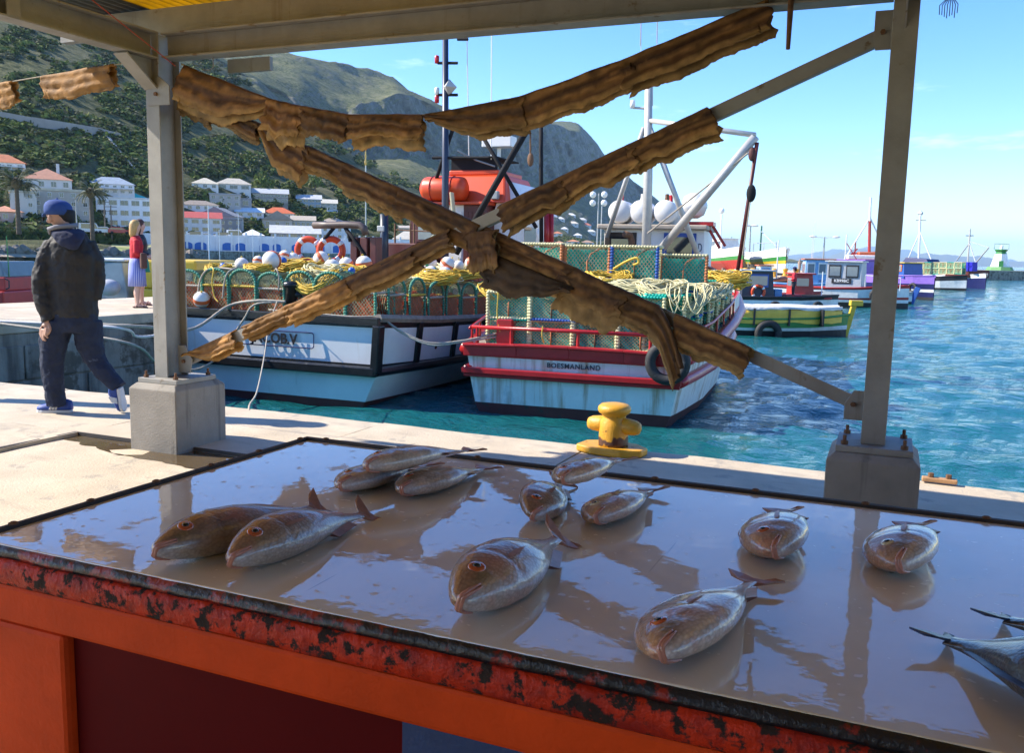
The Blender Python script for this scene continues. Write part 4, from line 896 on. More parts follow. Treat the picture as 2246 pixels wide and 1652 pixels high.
def flyb(m): m.loft([[(-.98, 7.15, 3.931), (1.38, 7.15, 3.931), (1.38, 9.6, 3.931), (-.98, 9.6, 3.931)], [(-.80, 7.55, 4.62), (1.20, 7.55, 4.62), (1.15, 9.3, 4.62), (-.75, 9.3, 4.62)]])
part('flybridge', flyb, m_orange, jv, .05); part('flybridge_coaming', lambda m: m.box((-.35, 7.6, 4.621), (1.0, 9.2, 4.75)), m_orange, jv, .03)
part('wheelhouse_side', lambda m: m.loft([[(1.0, 7.35, 3.705), (1.75, 7.5, 3.705), (1.75, 10, 3.705), (1.0, 10, 3.705)], [(1.1, 7.6, 4.45), (1.35, 7.75, 4.45), (1.3, 9.6, 4.45), (1.1, 9.6, 4.45)]]), m_white, jv, .02)
lr = part('life_raft', lambda m: m.tube([(-.78, 7.0, 4.24), (-.70, 7.0, 4.24), (-.62, 7.0, 4.24), (.28, 7.0, 4.24), (.36, 7.0, 4.24), (.42, 7.0, 4.24)], .3, 20, rs=[.16, .27, .30, .30, .27, .16]), m_orange, jv, smooth=True)
for xk in (-.45, .1): part('strap', lambda m: m.tube([(xk, 7.0+.305*math.cos(a), 4.24+.305*math.sin(a)) for a in np.linspace(0, 2*math.pi, 25)], .014, 4, cap=False), m_bred, lr)
part('flood_light', lambda m: m.box((1.0, 7.1, 4.0), (1.2, 7.25, 4.2)), m_grey, jv, .02)
part('windshield', lambda m: m.box((-.30, 7.62, 4.751), (.95, 7.66, 5.02)), m_black, jv); part('canopy', lambda m: m.box((-.35, 7.5, 5.03), (.98, 9.0, 5.07)), m_black, jv, .01)
part('radar', lambda m: (m.box((.35, 8.0, 5.35), (1.15, 8.4, 5.62)), m.lathe([(.05, 5.07), (.05, 5.35)], 8, (.75, 8.2, 0))), m_white, jv, .06)
# mast and rigging
LJ = lambda u, v, y=6.5: JV.Lc(u, v, y)
part('mast', lambda m: m.tube([(.12, 6.5, 1.3), (.10, 6.5, 4), (.05, 6.5, 7.95)], .085, 12, rs=[.095, .085, .07]), paint((.02, .03, .06), .4), jv, smooth=True)
for (u0, v0, u1, v1) in ((960, 138, 1003, 138), (958, 208, 1003, 208), (948, 346, 1072, 346), (1003, 86, 1026, 86)): part('crossarm', lambda m: m.tube([LJ(u0, v0), LJ(u1, v1)], .035, 8), m_black, jv)
for u, v, mt in ((958, 130, paint((.5, .01, .02), .3)), (958, 200, m_white), (958, 217, paint((.5, .01, .02), .3))): part('navigation_light', lambda m: m.lathe([(.05, -.09), (.055, .0), (.055, .07), (.03, .09)], 10, LJ(u, v)), mt, jv, smooth=True)
def diamond(m, c, r):
    c = Vector(c); P = [c+Vector(q)*r for q in ((1,0,0),(0,1,0),(-1,0,0),(0,-1,0),(0,0,1),(0,0,-1))]; m.add(P, [(0,1,4),(1,2,4),(2,3,4),(3,0,4),(1,0,5),(2,1,5),(3,2,5),(0,3,5)])
part('radar_reflector', lambda m: (diamond(m, LJ(985, 192), .20), m.tube([LJ(985, 200), LJ(985, 208)], .015, 5)), m_alu, jv)
for (u0, v0, y0, u1, v1, y1, r) in ((1000, 262, 6.5, 942, 436, 7.0, .045), (1040, 268, 6.5, 1176, 500, 7.0, .05), (1000, 556, 6.4, 1168, 262, 6.2, .075), (1186, 250, 7.5, 1187, 560, 7.5, .05), (842, 470, 5.6, 843, 590, 5.6, .10)):
    part('spar', lambda m: m.tube([LJ(u0, v0, y0), LJ(u1, v1, y1)], r, 10), m_black if r < .1 else paint((.02, .03, .05), .4), jv, smooth=True)
for (u0, v0, y0, u1, v1, y1, r, mt) in ((1168, 268, 6.2, 1000, 540, 6.4, .022, m_crope), (1024, 88, 6.5, 1028, 345, 7.5, .012, m_white), (1078, 70, 7.6, 1077, 350, 7.6, .014, m_white), (1163, 292, 6.2, 1163, 340, 6.2, .02, m_rust), (998, 470, 6.4, 915, 545, 5.2, .015, m_crope), (1003, 330, 6.5, 1085, 365, 7, .02, m_grey)):
    part('stay', lambda m: m.tube([LJ(u0, v0, y0), (LJ(u0, v0, y0)+LJ(u1, v1, y1))/2+Vector((0, 0, -.04)), LJ(u1, v1, y1)], r, 6), mt, jv)
part('pulley_block', lambda m: m.ball(LJ(1163, 350, 6.2), .11, 10, 8, sc=(.7, .4, 1.4)), m_rust, jv, smooth=True)
part('cream_board', lambda m: m.bar(LJ(990, 422, 6.4), LJ(996, 486, 6.4), .16, .05, up=(1, 0, 0)), mat('cream_timber', (.6, .52, .32), .7, var=.2, vs=8), jv, .01)
# gallows and winch posts behind the pots
G3 = lambda u, v, y=3.2: JV.Lc(u, v, y)
part('gallows_pipe', lambda m: m.tube([G3(688, 494), G3(720, 494), G3(757, 493), G3(788, 494), G3(798, 500), G3(802, 515)], .075, 12), mat('oily_steel_pipe', (.09, .06, .05), .5, var=.4, vs=6), jv, smooth=True)
for pl in ([(732, 500), (706, 530), (700, 545), (700, 585)], [(755, 497), (780, 530), (800, 560), (800, 590)], [(757, 500), (765, 515), (768, 530)]): part('gallows_leg', lambda m: m.tube([G3(*q) for q in pl], .04, 8), m_black, jv, smooth=True)
for u, w_ in ((775, 15), (797, 16), (818, 14)):
    part('winch_post', lambda m: m.box(G3(u-w_/2, 590), G3(u+w_/2, 520)+Vector((0, .25, 0))), m_maroonwood, jv, .02)
part('flood_light', lambda m: m.box(G3(826, 508, 5.5), G3(842, 495, 5.5)+Vector((0, .12, 0))), m_grey, jv, .02)
part('deck_house', lambda m: m.box((-1.6, 5.9, 1.3), (-.35, 6.9, 2.9)), m_maroonwood, jv, .03)
for u in (866, 900, 908): part('rail_post', lambda m: m.tube([LJ(u, 540, 6.0), LJ(u, 490, 6.0)], .022, 6), m_rust, jv)
part('rail', lambda m: m.tube([LJ(864, 504, 6.0), LJ(945, 508, 6.0)], .02, 6), m_rust, jv)
part('exhaust_stack', lambda m: (m.tube([LJ(1200, 560, 8.5), LJ(1200, 462, 8.5)], .09, 10), m.tube([LJ(1210, 560, 8.5), LJ(1210, 466, 8.5)], .05, 10)), m_bred, jv, smooth=True)
part('fuel_tank', lambda m: m.tube([LJ(1143, 517, 9), LJ(1148, 517, 9), LJ(1176, 517, 9), LJ(1181, 517, 9)], .24, 14, rs=[.16, .24, .24, .16]), m_white, jv, smooth=True)
part('cabin_trim', lambda m: m.box((.96, 7.44, 2.3), (1.5, 7.498, 2.65)), m_bred, jv)
# ---------------- BOESMANLAND
BL = Fr((-4.72, 13.59, ZW), 5.0)
bl = thing('fishing_boat', 'white fishing boat with red rails named BOESMANLAND, stacked high with teal lobster pots', 'boat', tuple(BL.o), BL.a)
BLv = [(1.80, 1.17), (1.79, .96), (1.76, .80), (1.75, .63), (1.66, .17), (1.40, -.5)]
bs_ = densify([sta(0, 1, 0, BLv), sta(.8, 1.08, .05, BLv), sta(2, 1.18, .14, BLv), sta(4, 1.26, .36, BLv, .04), sta(6, 1.26, .5, BLv, .1), sta(8, 1.14, .7, BLv, .2), sta(10, .72, 1.0, BLv, .35), sta(11.4, .05, 1.3, BLv, .6)])
obj('hull', hull(bs_, [0, 1, 1, 1, 2], None), [m_bred, m_bw, m_mar], bl)
for sd in (1, -1):
    b = MB(); b.tube([(sd*x, y, z-.10) for x, y, z in side_path(bs_, 0, .02)], .115, 8); obj('rubbing_strake', b, m_bred, bl, True)
    b = MB(); b.tube([(sd*x, y, z) for x, y, z in side_path(bs_, 2, .02, dz=-.08)], .095, 8); obj('rubbing_strake', b, m_bred, bl, True)
    b = MB(); b.tube([(sd*(x-.05), y, z+.26) for x, y, z in side_path(bs_, 0)], .028, 8); obj('side_rail', b, m_bred, bl, True)
    for y in np.arange(.2, 9, .75):
        x0, z0 = at_y(bs_, y, 0); b = MB(); b.tube([(sd*(x0-.05), y, z0-.02), (sd*(x0-.05), y, z0+.25)], .022, 6); obj('rail_post', b, m_bred, bl)
    b = MB(); pth = side_path(bs_, 0, -.02, 4.2); b.add([(sd*x, y, z+h) for x, y, z in pth for h in (0, .30)], [(2*i, 2*i+1, 2*i+3, 2*i+2) for i in range(len(pth)-1)]); obj('bulwark_board', b, m_bw, bl)
b = MB()
for a_, c_ in zip(((-1.84, 1.07), (-.9, 1.10), (0, 1.11), (.9, 1.10)), ((-.9, 1.10), (0, 1.11), (.9, 1.10), (1.84, 1.07))): b.bar((a_[0], -.03, a_[1]-.02), (c_[0], -.03, c_[1]-.02), .09, .17); b.bar((a_[0], -.05, a_[1]+.085), (c_[0], -.05, c_[1]+.085), .17, .045)
obj('transom_cap', b, m_bred, bl, False, .012)
b = MB(); b.bar((-1.86, -.04, .725), (1.82, -.04, .725), .13, .10); b.bar((-1.84, -.025, .645), (1.80, -.025, .645), .08, .06); obj('transom_strake', b, m_bred, bl, False, .015)
b = MB(); b.tube([(-1.72, .02, 1.45), (0, .0, 1.46), (1.72, .02, 1.45)], .032, 8); obj('stern_rail', b, m_bred, bl, True)
for x in (-1.62, -1.02, .12, 1.30): b = MB(); b.tube([(x, .02, 1.15), (x, .01, 1.45)], .03, 6); obj('rail_post', b, m_bred, bl)
b = MB(); b.box((-1.30, .05, 1.15), (-1.02, .28, 1.60)); obj('mooring_bitt', b, m_bred, bl, bev=.02)
b = MB(); n = len(bs_); b.add([(sd*(lv[0][0]-.05), y, lv[0][1]-.04) for y, lv in bs_ for sd in (-1, 1)], [(2*i, 2*i+1, 2*i+3, 2*i+2) for i in range(n-1)]); obj('deck', b, m_wood, bl)
lettering('BOESMANLAND', .115, paint((.03, .05, .06), .6), bl, (.06, .004, .875), (math.pi/2, 0, 0), bold=.0012, spacing=1.12, sx=1.0, ext=.004)
tyre('old_tyre', 'black tyre fender hung at the right stern corner of the red-railed boat', BL.W((1.62, -.24, 1.06)), .27, .085, (math.pi/2, 0, BL.a))
LB = lambda u, v, y=8.0: BL.Lc(u, v, y)
b = MB(); b.tube([(1.62, -.2, 1.42), (1.6, -.1, 1.5), (1.58, .0, 1.46)], .03, 6); obj('lashing', b, m_wrope, bl)
# wheelhouse
part('wheelhouse_wall', lambda m: m.box((-1.45, 9.0, 1.6), (1.12, 11.0, 3.40)), m_white, bl, .015)
part('wheelhouse_wall', lambda m: m.box((-1.43, 8.97, 1.9), (-.60, 8.998, 3.32)), mat('dark_brown_timber', (.05, .035, .025), .7, var=.3, vs=8), bl, .01)
w = part('window', lambda m: m.box((-1.3, 8.955, 2.45), (-.70, 8.969, 3.2)), m_black, bl); part('pane', lambda m: m.box((-1.25, 8.948, 2.5), (-.75, 8.954, 3.15)), MG, w)
w = part('window', lambda m: m.box((.10, 8.96, 2.35), (.92, 8.998, 3.32)), paint((.02, .07, .35), .4), bl, .01); part('pane', lambda m: m.box((.19, 8.95, 2.45), (.83, 8.958, 3.22)), MG, w)
part('roof', lambda m: m.box((-1.6, 8.75, 3.401), (1.2, 11.2, 3.52)), mat('faded_roof_paint', (.45, .38, .30), .7, var=.25, vs=4), bl, .03)
lettering('D', .30, paint((.02, .05, .08), .5), bl, (1.02, 8.992, 2.95), (math.pi/2, 0, 0), sx=.5)
for i, x in enumerate((-1.05, -.50, .12)):
    t_ = part('water_tank', lambda m: m.tube([(x, 8.85, 3.84), (x, 8.9, 3.84), (x, 9.7, 3.84), (x, 9.75, 3.84)], .3, 20, rs=[.26, .3, .3, .26]), m_white, bl, smooth=True)
    part('filler_neck', lambda m: m.lathe([(.07, 4.1), (.05, 4.22), (.05, 4.3)], 8, (x, 9.1, 0)), (m_bred, m_white, m_rust)[i], t_)
def canister(m, c, r): m.lathe([(r*.35, -r*.95), (r*.8, -r*.7), (r*.98, -r*.2), (r*1.03, -.03), (r*1.03, .03), (r*.98, r*.2), (r*.8, r*.72), (r*.35, r*.97), (.001, r)], 18, c)
part('life_raft', lambda m: canister(m, LB(1522, 452, 9.6), .33), m_white, bl, smooth=True)
part('raft_cradle', lambda m: (m.box((.55, 9.2, 3.521), (1.3, 9.9, 3.62)), m.bar(LB(1548, 490, 9.6), LB(1578, 545, 9.6), .07, .07), m.bar(LB(1558, 488, 9.6), LB(1590, 540, 9.6), .07, .07)), m_bred, bl)
part('flare_tube', lambda m: (m.tube([LB(1463, 428, 9.4), LB(1463, 500, 9.4)], .05, 8), m.tube([LB(1471, 428, 9.4), LB(1471, 500, 9.4)], .05, 8)), m_bred, bl, smooth=True)
part('roof_locker', lambda m: m.box(LB(1456, 495, 9.2), LB(1504, 476, 9.2)+Vector((0, .5, 0))), m_white, bl, .02)
part('exhaust_pipe', lambda m: m.tube([LB(1385, 590, 8.2), LB(1385, 530, 8.2), LB(1381, 516, 8.2), LB(1370, 514, 8.0)], .085, 12), m_rust, bl, smooth=True)
part('mast', lambda m: m.tube([(-.15, 8.0, 1.5), (-.2, 8.0, 4.6), (-.3, 8.0, 7.25)], .10, 14, rs=[.12, .11, .085]), m_alu, bl, smooth=True)
part('radar_reflector', lambda m: diamond(m, LB(1432, 156), .21), m_alu, bl)
for q in ([(1424, 180), (1424, 235)], [(1430, 175), (1430, 232)]): part('antenna_bracket', lambda m: m.tube([LB(*q[0]), LB(*q[1])], .02, 6), m_alu, bl)
part('crossarm', lambda m: m.tube([LB(1388, 236), LB(1418, 238)], .03, 6), m_alu, bl)
for u, v, mt in ((1387, 228, m_white), (1386, 322, paint((.5, .01, .02), .3))): part('navigation_light', lambda m: m.lathe([(.06, -.1), (.065, 0), (.05, .09)], 10, LB(u, v)), mt, bl, smooth=True)
for (u0, v0, y0, u1, v1, y1, r, mt) in ((1448, 548, 7.6, 1656, 300, 6.6, .10, m_alu), (1420, 264, 8, 1655, 296, 6.6, .06, m_alu), (1424, 280, 8, 1545, 600, 8.6, .07, m_alu), (1412, 280, 8, 1330, 520, 8.7, .06, m_alu), (1660, 312, 6.6, 1612, 628, 7.0, .045, m_maroonwood)):
    part('boom' if r > .05 else 'spar', lambda m: m.tube([LB(u0, v0, y0), LB(u1, v1, y1)], r, 10), mt, bl, smooth=True)
for (u0, v0, y0, u1, v1, y1, r) in ((1640, 336, 6.6, 1420, 512, 7.7, .02), (1648, 420, 6.6, 1628, 560, 6.8, .015), (1406, 20, 8, 1404, 100, 8, .012), (1442, 18, 8, 1440, 95, 8, .012)): part('stay', lambda m: m.tube([LB(u0, v0, y0), LB(u1, v1, y1)], r, 6), m_wrope, bl)
for u, v, s_ in ((1649, 338, .12), (1647, 424, .15)): part('pulley_block', lambda m: m.ball(LB(u, v, 6.6), s_, 10, 8, sc=(.7, .4, 1.3)), m_mar if s_ < .13 else m_black, bl, smooth=True)
part('whip_antenna', lambda m: (m.tube([LB(1405, 140), LB(1406, 10)], .010, 5), m.tube([LB(1440, 140), LB(1442, 10)], .010, 5)), m_white, bl)
# ================================================================ LOBSTER POTS
def beads(mb, pts, r, mi=0, pitch=.05, amp_=.28, n=6):
    P = [Vector(p) for p in pts]; out = []; rs = []
    for a, b_ in zip(P[:-1], P[1:]):
        k = max(2, int((b_-a).length/pitch*4))
        for i in range(k): out.append(a+(b_-a)*i/k)
    out.append(P[-1]); rs = [r*(1+amp_*math.sin(i*math.pi/2)) for i in range(len(out))]
    mb.tube(out, r, n, mi, rs=rs)
def netting(mb, f, nu_, nv_, w, mi=0):
    """diamond net ribbons over surface f(a,b)->Vector, a,b in 0..1"""
    for sgn in (1, -1):
        for k in range(-nv_, nu_+1):
            pts = []
            for t in np.linspace(0, 1, 9):
                a = (k+t*nv_)/nu_ if sgn > 0 else (k+nv_-t*nv_)/nu_
                if -1e-6 <= a <= 1+1e-6: pts.append(f(min(max(a, 0), 1), t))
            if len(pts) < 2: continue
            vs = []
            for i, p in enumerate(pts):
                d = (pts[min(i+1, len(pts)-1)]-pts[max(i-1, 0)]); n_ = Vector((-d.z, d.y*.3, d.x)); n_ = n_.normalized()*w/2 if n_.length > 1e-6 else Vector((0, 0, w/2)); vs += [p+n_, p-n_]
            mb.add(vs, [(2*i, 2*i+1, 2*i+3, 2*i+2) for i in range(len(pts)-1)], mi)
m_teal = mat('teal_netting', (.01, .56, .42), .7, var=.35, vs=12, trans=.35); m_onet = mat('orange_netting', (.74, .10, .015), .7, var=.4, vs=12, trans=.35)
m_gnet = mat('green_grey_netting', (.26, .28, .15), .7, var=.3, vs=20); m_green = mat('green_rope_wrap', (.06, .24, .15), .75, var=.35, vs=30); m_ywrap = mat('yellow_rope_wrap', (.55, .38, .05), .75, var=.3, vs=30)
m_cnet = mat('olive_cream_netting', (.50, .46, .24), .75, var=.3, vs=30); m_bwrap = mat('blue_rope_wrap', (.015, .08, .32), .7, var=.3, vs=30); m_owrap = mat('orange_rope_wrap', (.45, .16, .06), .75, var=.3, vs=30)
def pot_dome(w, d, h, nety):
    """arched pot: hoops front, middle, back; orange inner net."""
    def arch(y): 
        r = w/2; return [Vector((-r, y, 0)), Vector((-r, y, h-r*.75))]+[Vector((-r*math.cos(a), y, h-r*.75+r*.75*math.sin(a))) for a in np.linspace(0, math.pi, 9)[1:-1]]+[Vector((r, y, h-r*.75)), Vector((r, y, 0))]
    fr = MB(); beads(fr, arch(0)+[Vector((-w/2, 0, 0))], .026, 0); fr2 = MB(); beads(fr2, arch(d), .024, 0)
    cro = MB(); beads(cro, [(-w/2, d, h*.62), (-w/2, 0, h*.62), (w/2, 0, h*.62), (w/2, d, h*.62)], .021, 0)
    nt = MB()
    def topz(x): return h-w/2*.75+w/2*.75*math.sqrt(max(0, 1-(x/(w/2))**2))
    for y in (.01, d): netting(nt, lambda a, b_: Vector(((a-.5)*w*.97, y, topz((a-.5)*w*.97)*b_)), 9, 10, .008)
    ar = arch(0)
    def ov(a, b_):
        k = a*(len(ar)-1); i = min(int(k), len(ar)-2); p = ar[i].lerp(ar[i+1], k-i); return Vector((p.x, b_*d, p.z))
    netting(nt, ov, 22, 9, .010)
    inn = MB()
    def fun(y0, y1): return lambda a, b_: Vector(((a-.5)*w*(.92-.5*b_)+.02*math.sin(a*40+b_*9), y0+(y1-y0)*b_+.02*math.sin(a*25), .06+h*.62*(.5+.5*math.sin(a*math.pi))*(1-.45*b_)+.02*math.cos(a*31+b_*17)))
    netting(inn, fun(.06, d*.5), 30, 16, .034); netting(inn, lambda a, b_: Vector(((a-.5)*w*.94, .05+.03*math.sin(a*21+b_*13), .02+b_*h*(.56+.07*math.sin(a*11)))), 26, 18, .024); netting(inn, lambda a, b_: Vector(((a-.5)*w*.9, d-.05+.03*math.sin(a*17+b_*13), .02+b_*h*.6)), 20, 14, .024)
    return [('hoop', fr.mesh('hoop', m_green, True)), ('hoop', fr2.mesh('hoop', m_green, True)), ('cross_bar', cro.mesh('cross_bar', nety, True)), ('net', nt.mesh('net', m_gnet, fix=False)), ('inner_net', inn.mesh('inner_net', m_onet, fix=False))]
def pot_rect(w, d, h, frame_m, top_m, post_m):
    out = []
    for x in (-w/2, w/2):
        for y in (0, d): fr = MB(); beads(fr, [(x, y, 0), (x, y, h)], .032); out.append(('corner_post', fr.mesh('corner_post', frame_m, True)))
    for z in (0, h):
        tp = MB(); beads(tp, [(-w/2, 0, z), (w/2, 0, z), (w/2, d, z), (-w/2, d, z), (-w/2, 0, z)], .026); out.append(('rim', tp.mesh('rim', top_m, True)))
    st = MB(); st.tube([(0, 0, 0), (0, 0, h*.6), (.03, d*.3, h*.8), (w*.3, d*.6, h)], .014, 6)
    nt = MB()
    for y in (.005, d): netting(nt, lambda a, b_: Vector(((a-.5)*w*.98, y, b_*h)), 12, 8, .008)
    for x in (-w/2, w/2): netting(nt, lambda a, b_: Vector((x, a*d, b_*h)), 10, 8, .008)
    netting(nt, lambda a, b_: Vector(((a-.5)*w, b_*d, h-.03*math.sin(math.pi*a))), 12, 9, .008)
    inn = MB()
    netting(inn, lambda a, b_: Vector(((a-.5)*w*(.95-.45*b_), .05+d*.5*b_+.02*math.sin(a*23), h*(.08+.7*abs(a-.5)*2*(1-b_)+.25*b_)+.02*math.sin(a*29+b_*11))), 30, 18, .034)
    netting(inn, lambda a, b_: Vector(((a-.5)*w*.95, .05+.04*math.sin(a*17+b_*9), b_*h*(.62+.30*math.sin(a*7+1)))), 26, 16, .026); netting(inn, lambda a, b_: Vector(((a-.5)*w*.95, d-.06+.03*math.sin(a*13+b_*9), b_*h*.9)), 22, 12, .026)
    ring = MB(); ring.tube([(math.cos(a)*.10-.02, .04, h*.45+math.sin(a)*.10) for a in np.linspace(0, 2*math.pi, 18)], .012, 6)
    return out+[('stay', st.mesh('stay', post_m, True)), ('net', nt.mesh('net', m_cnet, fix=False)), ('inner_net', inn.mesh('inner_net', m_teal, fix=False)), ('entrance_ring', ring.mesh('entrance_ring', m_green, True))]
def place_pot(parts, label, B, p, rz, group):
    t = thing('lobster_pot', label, 'lobster pot', B.W(p), B.a+rz, group)
    for nm, me in parts: link(nm, me, t)
    return t
potA = pot_dome(.60, .58, .78, m_ywrap); potA2 = pot_dome(.60, .58, .74, m_wrope)
xs_ = [-2.02+.615*i for i in range(7)]
for i, x in enumerate(xs_):
    if x > 1.75: break
    place_pot(potA if i % 3 else potA2, 'arched green-roped orange-net pot, %s from the left at the stern of JACOB.V' % ORD[i], JV, (x, .14, 1.52), R_(rnd.uniform(-4, 4)), 'arched pots on JACOB.V')
for i in range(7):
    y = .75+i*.70; x1, z1 = at_y(js, y, 0); place_pot(potA if i % 2 else potA2, 'arched green-roped orange-net pot, %s from the stern on the right side of JACOB.V' % ORD[i], JV, (x1-.12, y, z1-.05), R_(90+rnd.uniform(-4, 4)), 'arched pots on JACOB.V')
for i in range(5): place_pot(potA2, 'arched orange-net pot in the second row on JACOB.V, %s from the left' % ORD[i], JV, (-1.7+i*.62, .95, 1.48), R_(rnd.uniform(-4, 4)), 'arched pots on JACOB.V')
potB = pot_rect(.72, .62, .43, m_crope, m_crope, m_owrap); potB2 = pot_rect(.72, .62, .43, m_crope, m_bwrap, m_rust); potB3 = pot_rect(.72, .62, .43, m_crope, m_teal, m_rust)
potC = pot_rect(.78, .5, .66, m_owrap, m_crope, m_owrap); potC2 = pot_rect(.78, .5, .66, m_bwrap, m_crope, m_rust)
for tier in range(2):
    for i in range(4):
        place_pot((potB3, potB, potB2, potB)[(i+tier) % 4], 'cream-roped teal-net pot, %s tier at the stern of BOESMANLAND, %s from the left' % (('bottom', 'second')[tier], ORD[i]), BL, (-1.12+i*.745, .13+.02*rnd.random(), 1.17+tier*.445), R_(rnd.uniform(-2, 2)), 'square pots on BOESMANLAND')
for tier in range(2):
    for i in range(6):
        y = .55+i*.77; x1, z1 = at_y(bs_, y, 0); place_pot((potB, potB3, potB2)[(i+tier) % 3], 'cream-roped teal-net pot, %s tier, right side of BOESMANLAND, %s from the stern' % (('bottom', 'second')[tier], ORD[i]), BL, (x1-.12, y, z1+.0+tier*.445), R_(90+rnd.uniform(-3, 3)), 'square pots on BOESMANLAND')
for i, (u0, u1, v1, pt_) in enumerate(((1142, 1232, 535, potC), (1241, 1336, 540, potC), (1345, 1440, 541, potC2), (1452, 1548, 560, potC))):
    y = 1.15 if i < 3 else 1.6; a, b_ = BL.Lc(u0, v1, y), BL.Lc(u1, v1, y); c = (a+b_)/2; place_pot(pt_, 'upright teal-net pot in the top tier of BOESMANLAND, %s from the left' % ORD[i], BL, (c.x, y, c.z-.66), R_((-7, 2, 0, 6)[i]), 'square pots on BOESMANLAND')
for i in range(4): place_pot(potB, 'teal-net pot under the top tier of BOESMANLAND, %s from the left' % ORD[i], BL, (-1.12+i*.745, .9, 1.60), 0, 'square pots on BOESMANLAND')
# ================================================================ ROPE COILS AND FLOATS
def coil(label, B, c, size, n, mt, seed, droop=0.0, name='rope_coil', r=.010):
    rs = np.random.RandomState(seed); mb = MB(); w, d, h = size
    for k in range(n):
        ph = rs.rand(3)*6.28; sc_ = .55+.45*rs.rand(); zc = (rs.rand()-.5)*h; pts = []
        for a in np.linspace(0, 2*math.pi, 20, endpoint=False):
            x = math.cos(a)*w/2*sc_*(1+.12*math.sin(3*a+ph[0])); y = math.sin(a)*d/2*sc_*(1+.15*math.sin(2*a+ph[1])); z = zc*(.4+.6*math.sin(a+ph[2])**2)+.02*math.sin(4*a+ph[1])
            z -= droop*(max(0, -math.sin(a))**1.5)*(.4+.6*rs.rand() if False else (.5+.5*sc_)); y -= droop*.12*max(0, -math.sin(a)); pts.append((x, y, z))
        mb.tube(pts, r, 5, closed=True)
    o = obj(name, mb, mt, None, True, loc=B.W(c), rz=B.a); return tag(o, label, 'rope', 'rope coils on the lobster pots')
CJ = lambda u, v, y: JV.Lc(u, v, y)
coil('big yellow rope coil hanging over the stern pots of JACOB.V, beside the black bitt', JV, CJ(692, 600, .35), (.95, .45, .16), 46, m_yrope, 1, .30)
coil('pale rope coil lying on the yellow coil at the stern of JACOB.V', JV, CJ(708, 588, .55), (.8, .4, .14), 26, m_crope, 2, .12)
coil('small yellow rope coil on the pots at the left of JACOB.V', JV, CJ(480, 584, .5), (.5, .4, .1), 22, m_yrope, 3, .1)
coil('small yellow rope coil left of the biggest orange-striped float', JV, CJ(566, 585, .6), (.55, .4, .1), 26, m_yrope, 4, .05)
coil('yellow rope coil behind the biggest orange-striped float', JV, CJ(640, 578, 1.3), (.7, .5, .16), 26, m_yrope, 5, .08)
coil('yellow-green rope swag on the side pots of JACOB.V, nearest the stern', JV, CJ(872, 612, 1.7), (.8, .5, .14), 34, m_crope, 6, .10)
coil('bright yellow rope swag on the side pots of JACOB.V under the white floats', JV, CJ(922, 612, 2.5), (.95, .5, .16), 44, m_yrope, 7, .16)
coil('pale rope swag on the side pots of JACOB.V under the white floats', JV, CJ(972, 612, 3.0), (.8, .5, .14), 34, m_crope, 8, .14)
coil('bright yellow rope coil at the far end of the side pots of JACOB.V', JV, CJ(1015, 600, 3.6), (.9, .5, .16), 36, m_yrope, 9, .08)
coil('yellow rope heap on the mid deck of JACOB.V', JV, CJ(1050, 596, 4.3), (.9, .5, .14), 30, m_yrope, 10, .05)
CB = lambda u, v, y: BL.Lc(u, v, y)
coil('yellow rope tangle at the left stern corner of BOESMANLAND', BL, CB(1100, 630, .4), (.8, .45, .16), 40, m_yrope, 11, .18)
coil('bright yellow rope coil between the pot tiers of BOESMANLAND, left', BL, CB(1285, 614, .7), (1.0, .5, .12), 44, m_yrope, 12, .04)
coil('cream rope coil between the pot tiers of BOESMANLAND, centre', BL, CB(1392, 622, .65), (1.1, .5, .16), 50, m_crope, 13, .08)
coil('cream rope coil drooping over the right stern pots of BOESMANLAND', BL, CB(1505, 632, .75), (.95, .6, .14), 50, m_crope, 14, .42)
coil('cream and yellow rope coil drooping over the right side pots of BOESMANLAND', BL, CB(1560, 628, 1.9), (.7, .6, .14), 34, m_crope, 15, .22)
coil('big bright yellow rope heap on the right side pots of BOESMANLAND', BL, CB(1586, 612, 3.0), (.95, .8, .34), 70, m_yrope, 16, .06)
def float_(label, B, u, v, y, rpx, band, tilt, sd, name='float', grp='striped floats on the pots'):
    p = B.Lc(u, v, y); q = np.array(B.W(p))-CO; r = rpx*(q@CF)/FPX
    t = thing(name, label, 'float', B.W(p), 0, grp); mt = paint((.70, .66, .60), .5, var=.12, vs=6) if name == 'float' else paint((.02, .10, .42), .4)
    s_ = MB(); s_.ball((0, 0, 0), r, 20, 14); bo_ = obj('shell', s_, mt, t, True)
    if band is not None:
        rings = [[(math.cos(2*math.pi*j/20)*math.cos(e)*r*1.012, math.sin(2*math.pi*j/20)*math.cos(e)*r*1.012, math.sin(e)*r*1.012) for j in range(20)] for e in np.linspace(-.24, .24, 5)]
        b2 = MB(); b2.loft(rings, cap=False); obj('stripe', b2, band, t, True)
    e_ = MB(); e_.tube([(0, 0, r*.95), (0, r*.12, r*1.1), (0, 0, r*1.2), (0, -r*.12, r*1.1), (0, 0, r*.95)], r*.07, 6); obj('eye_loop', e_, m_yrope if name == 'float' else m_white, t)
    rs = np.random.RandomState(sd); t.rotation_euler = (tilt[0], tilt[1], rs.rand()*6); return t
m_os = paint((.62, .13, .035), .5, var=.2, vs=10); m_gs = paint((.05, .28, .14), .5, var=.2, vs=10)
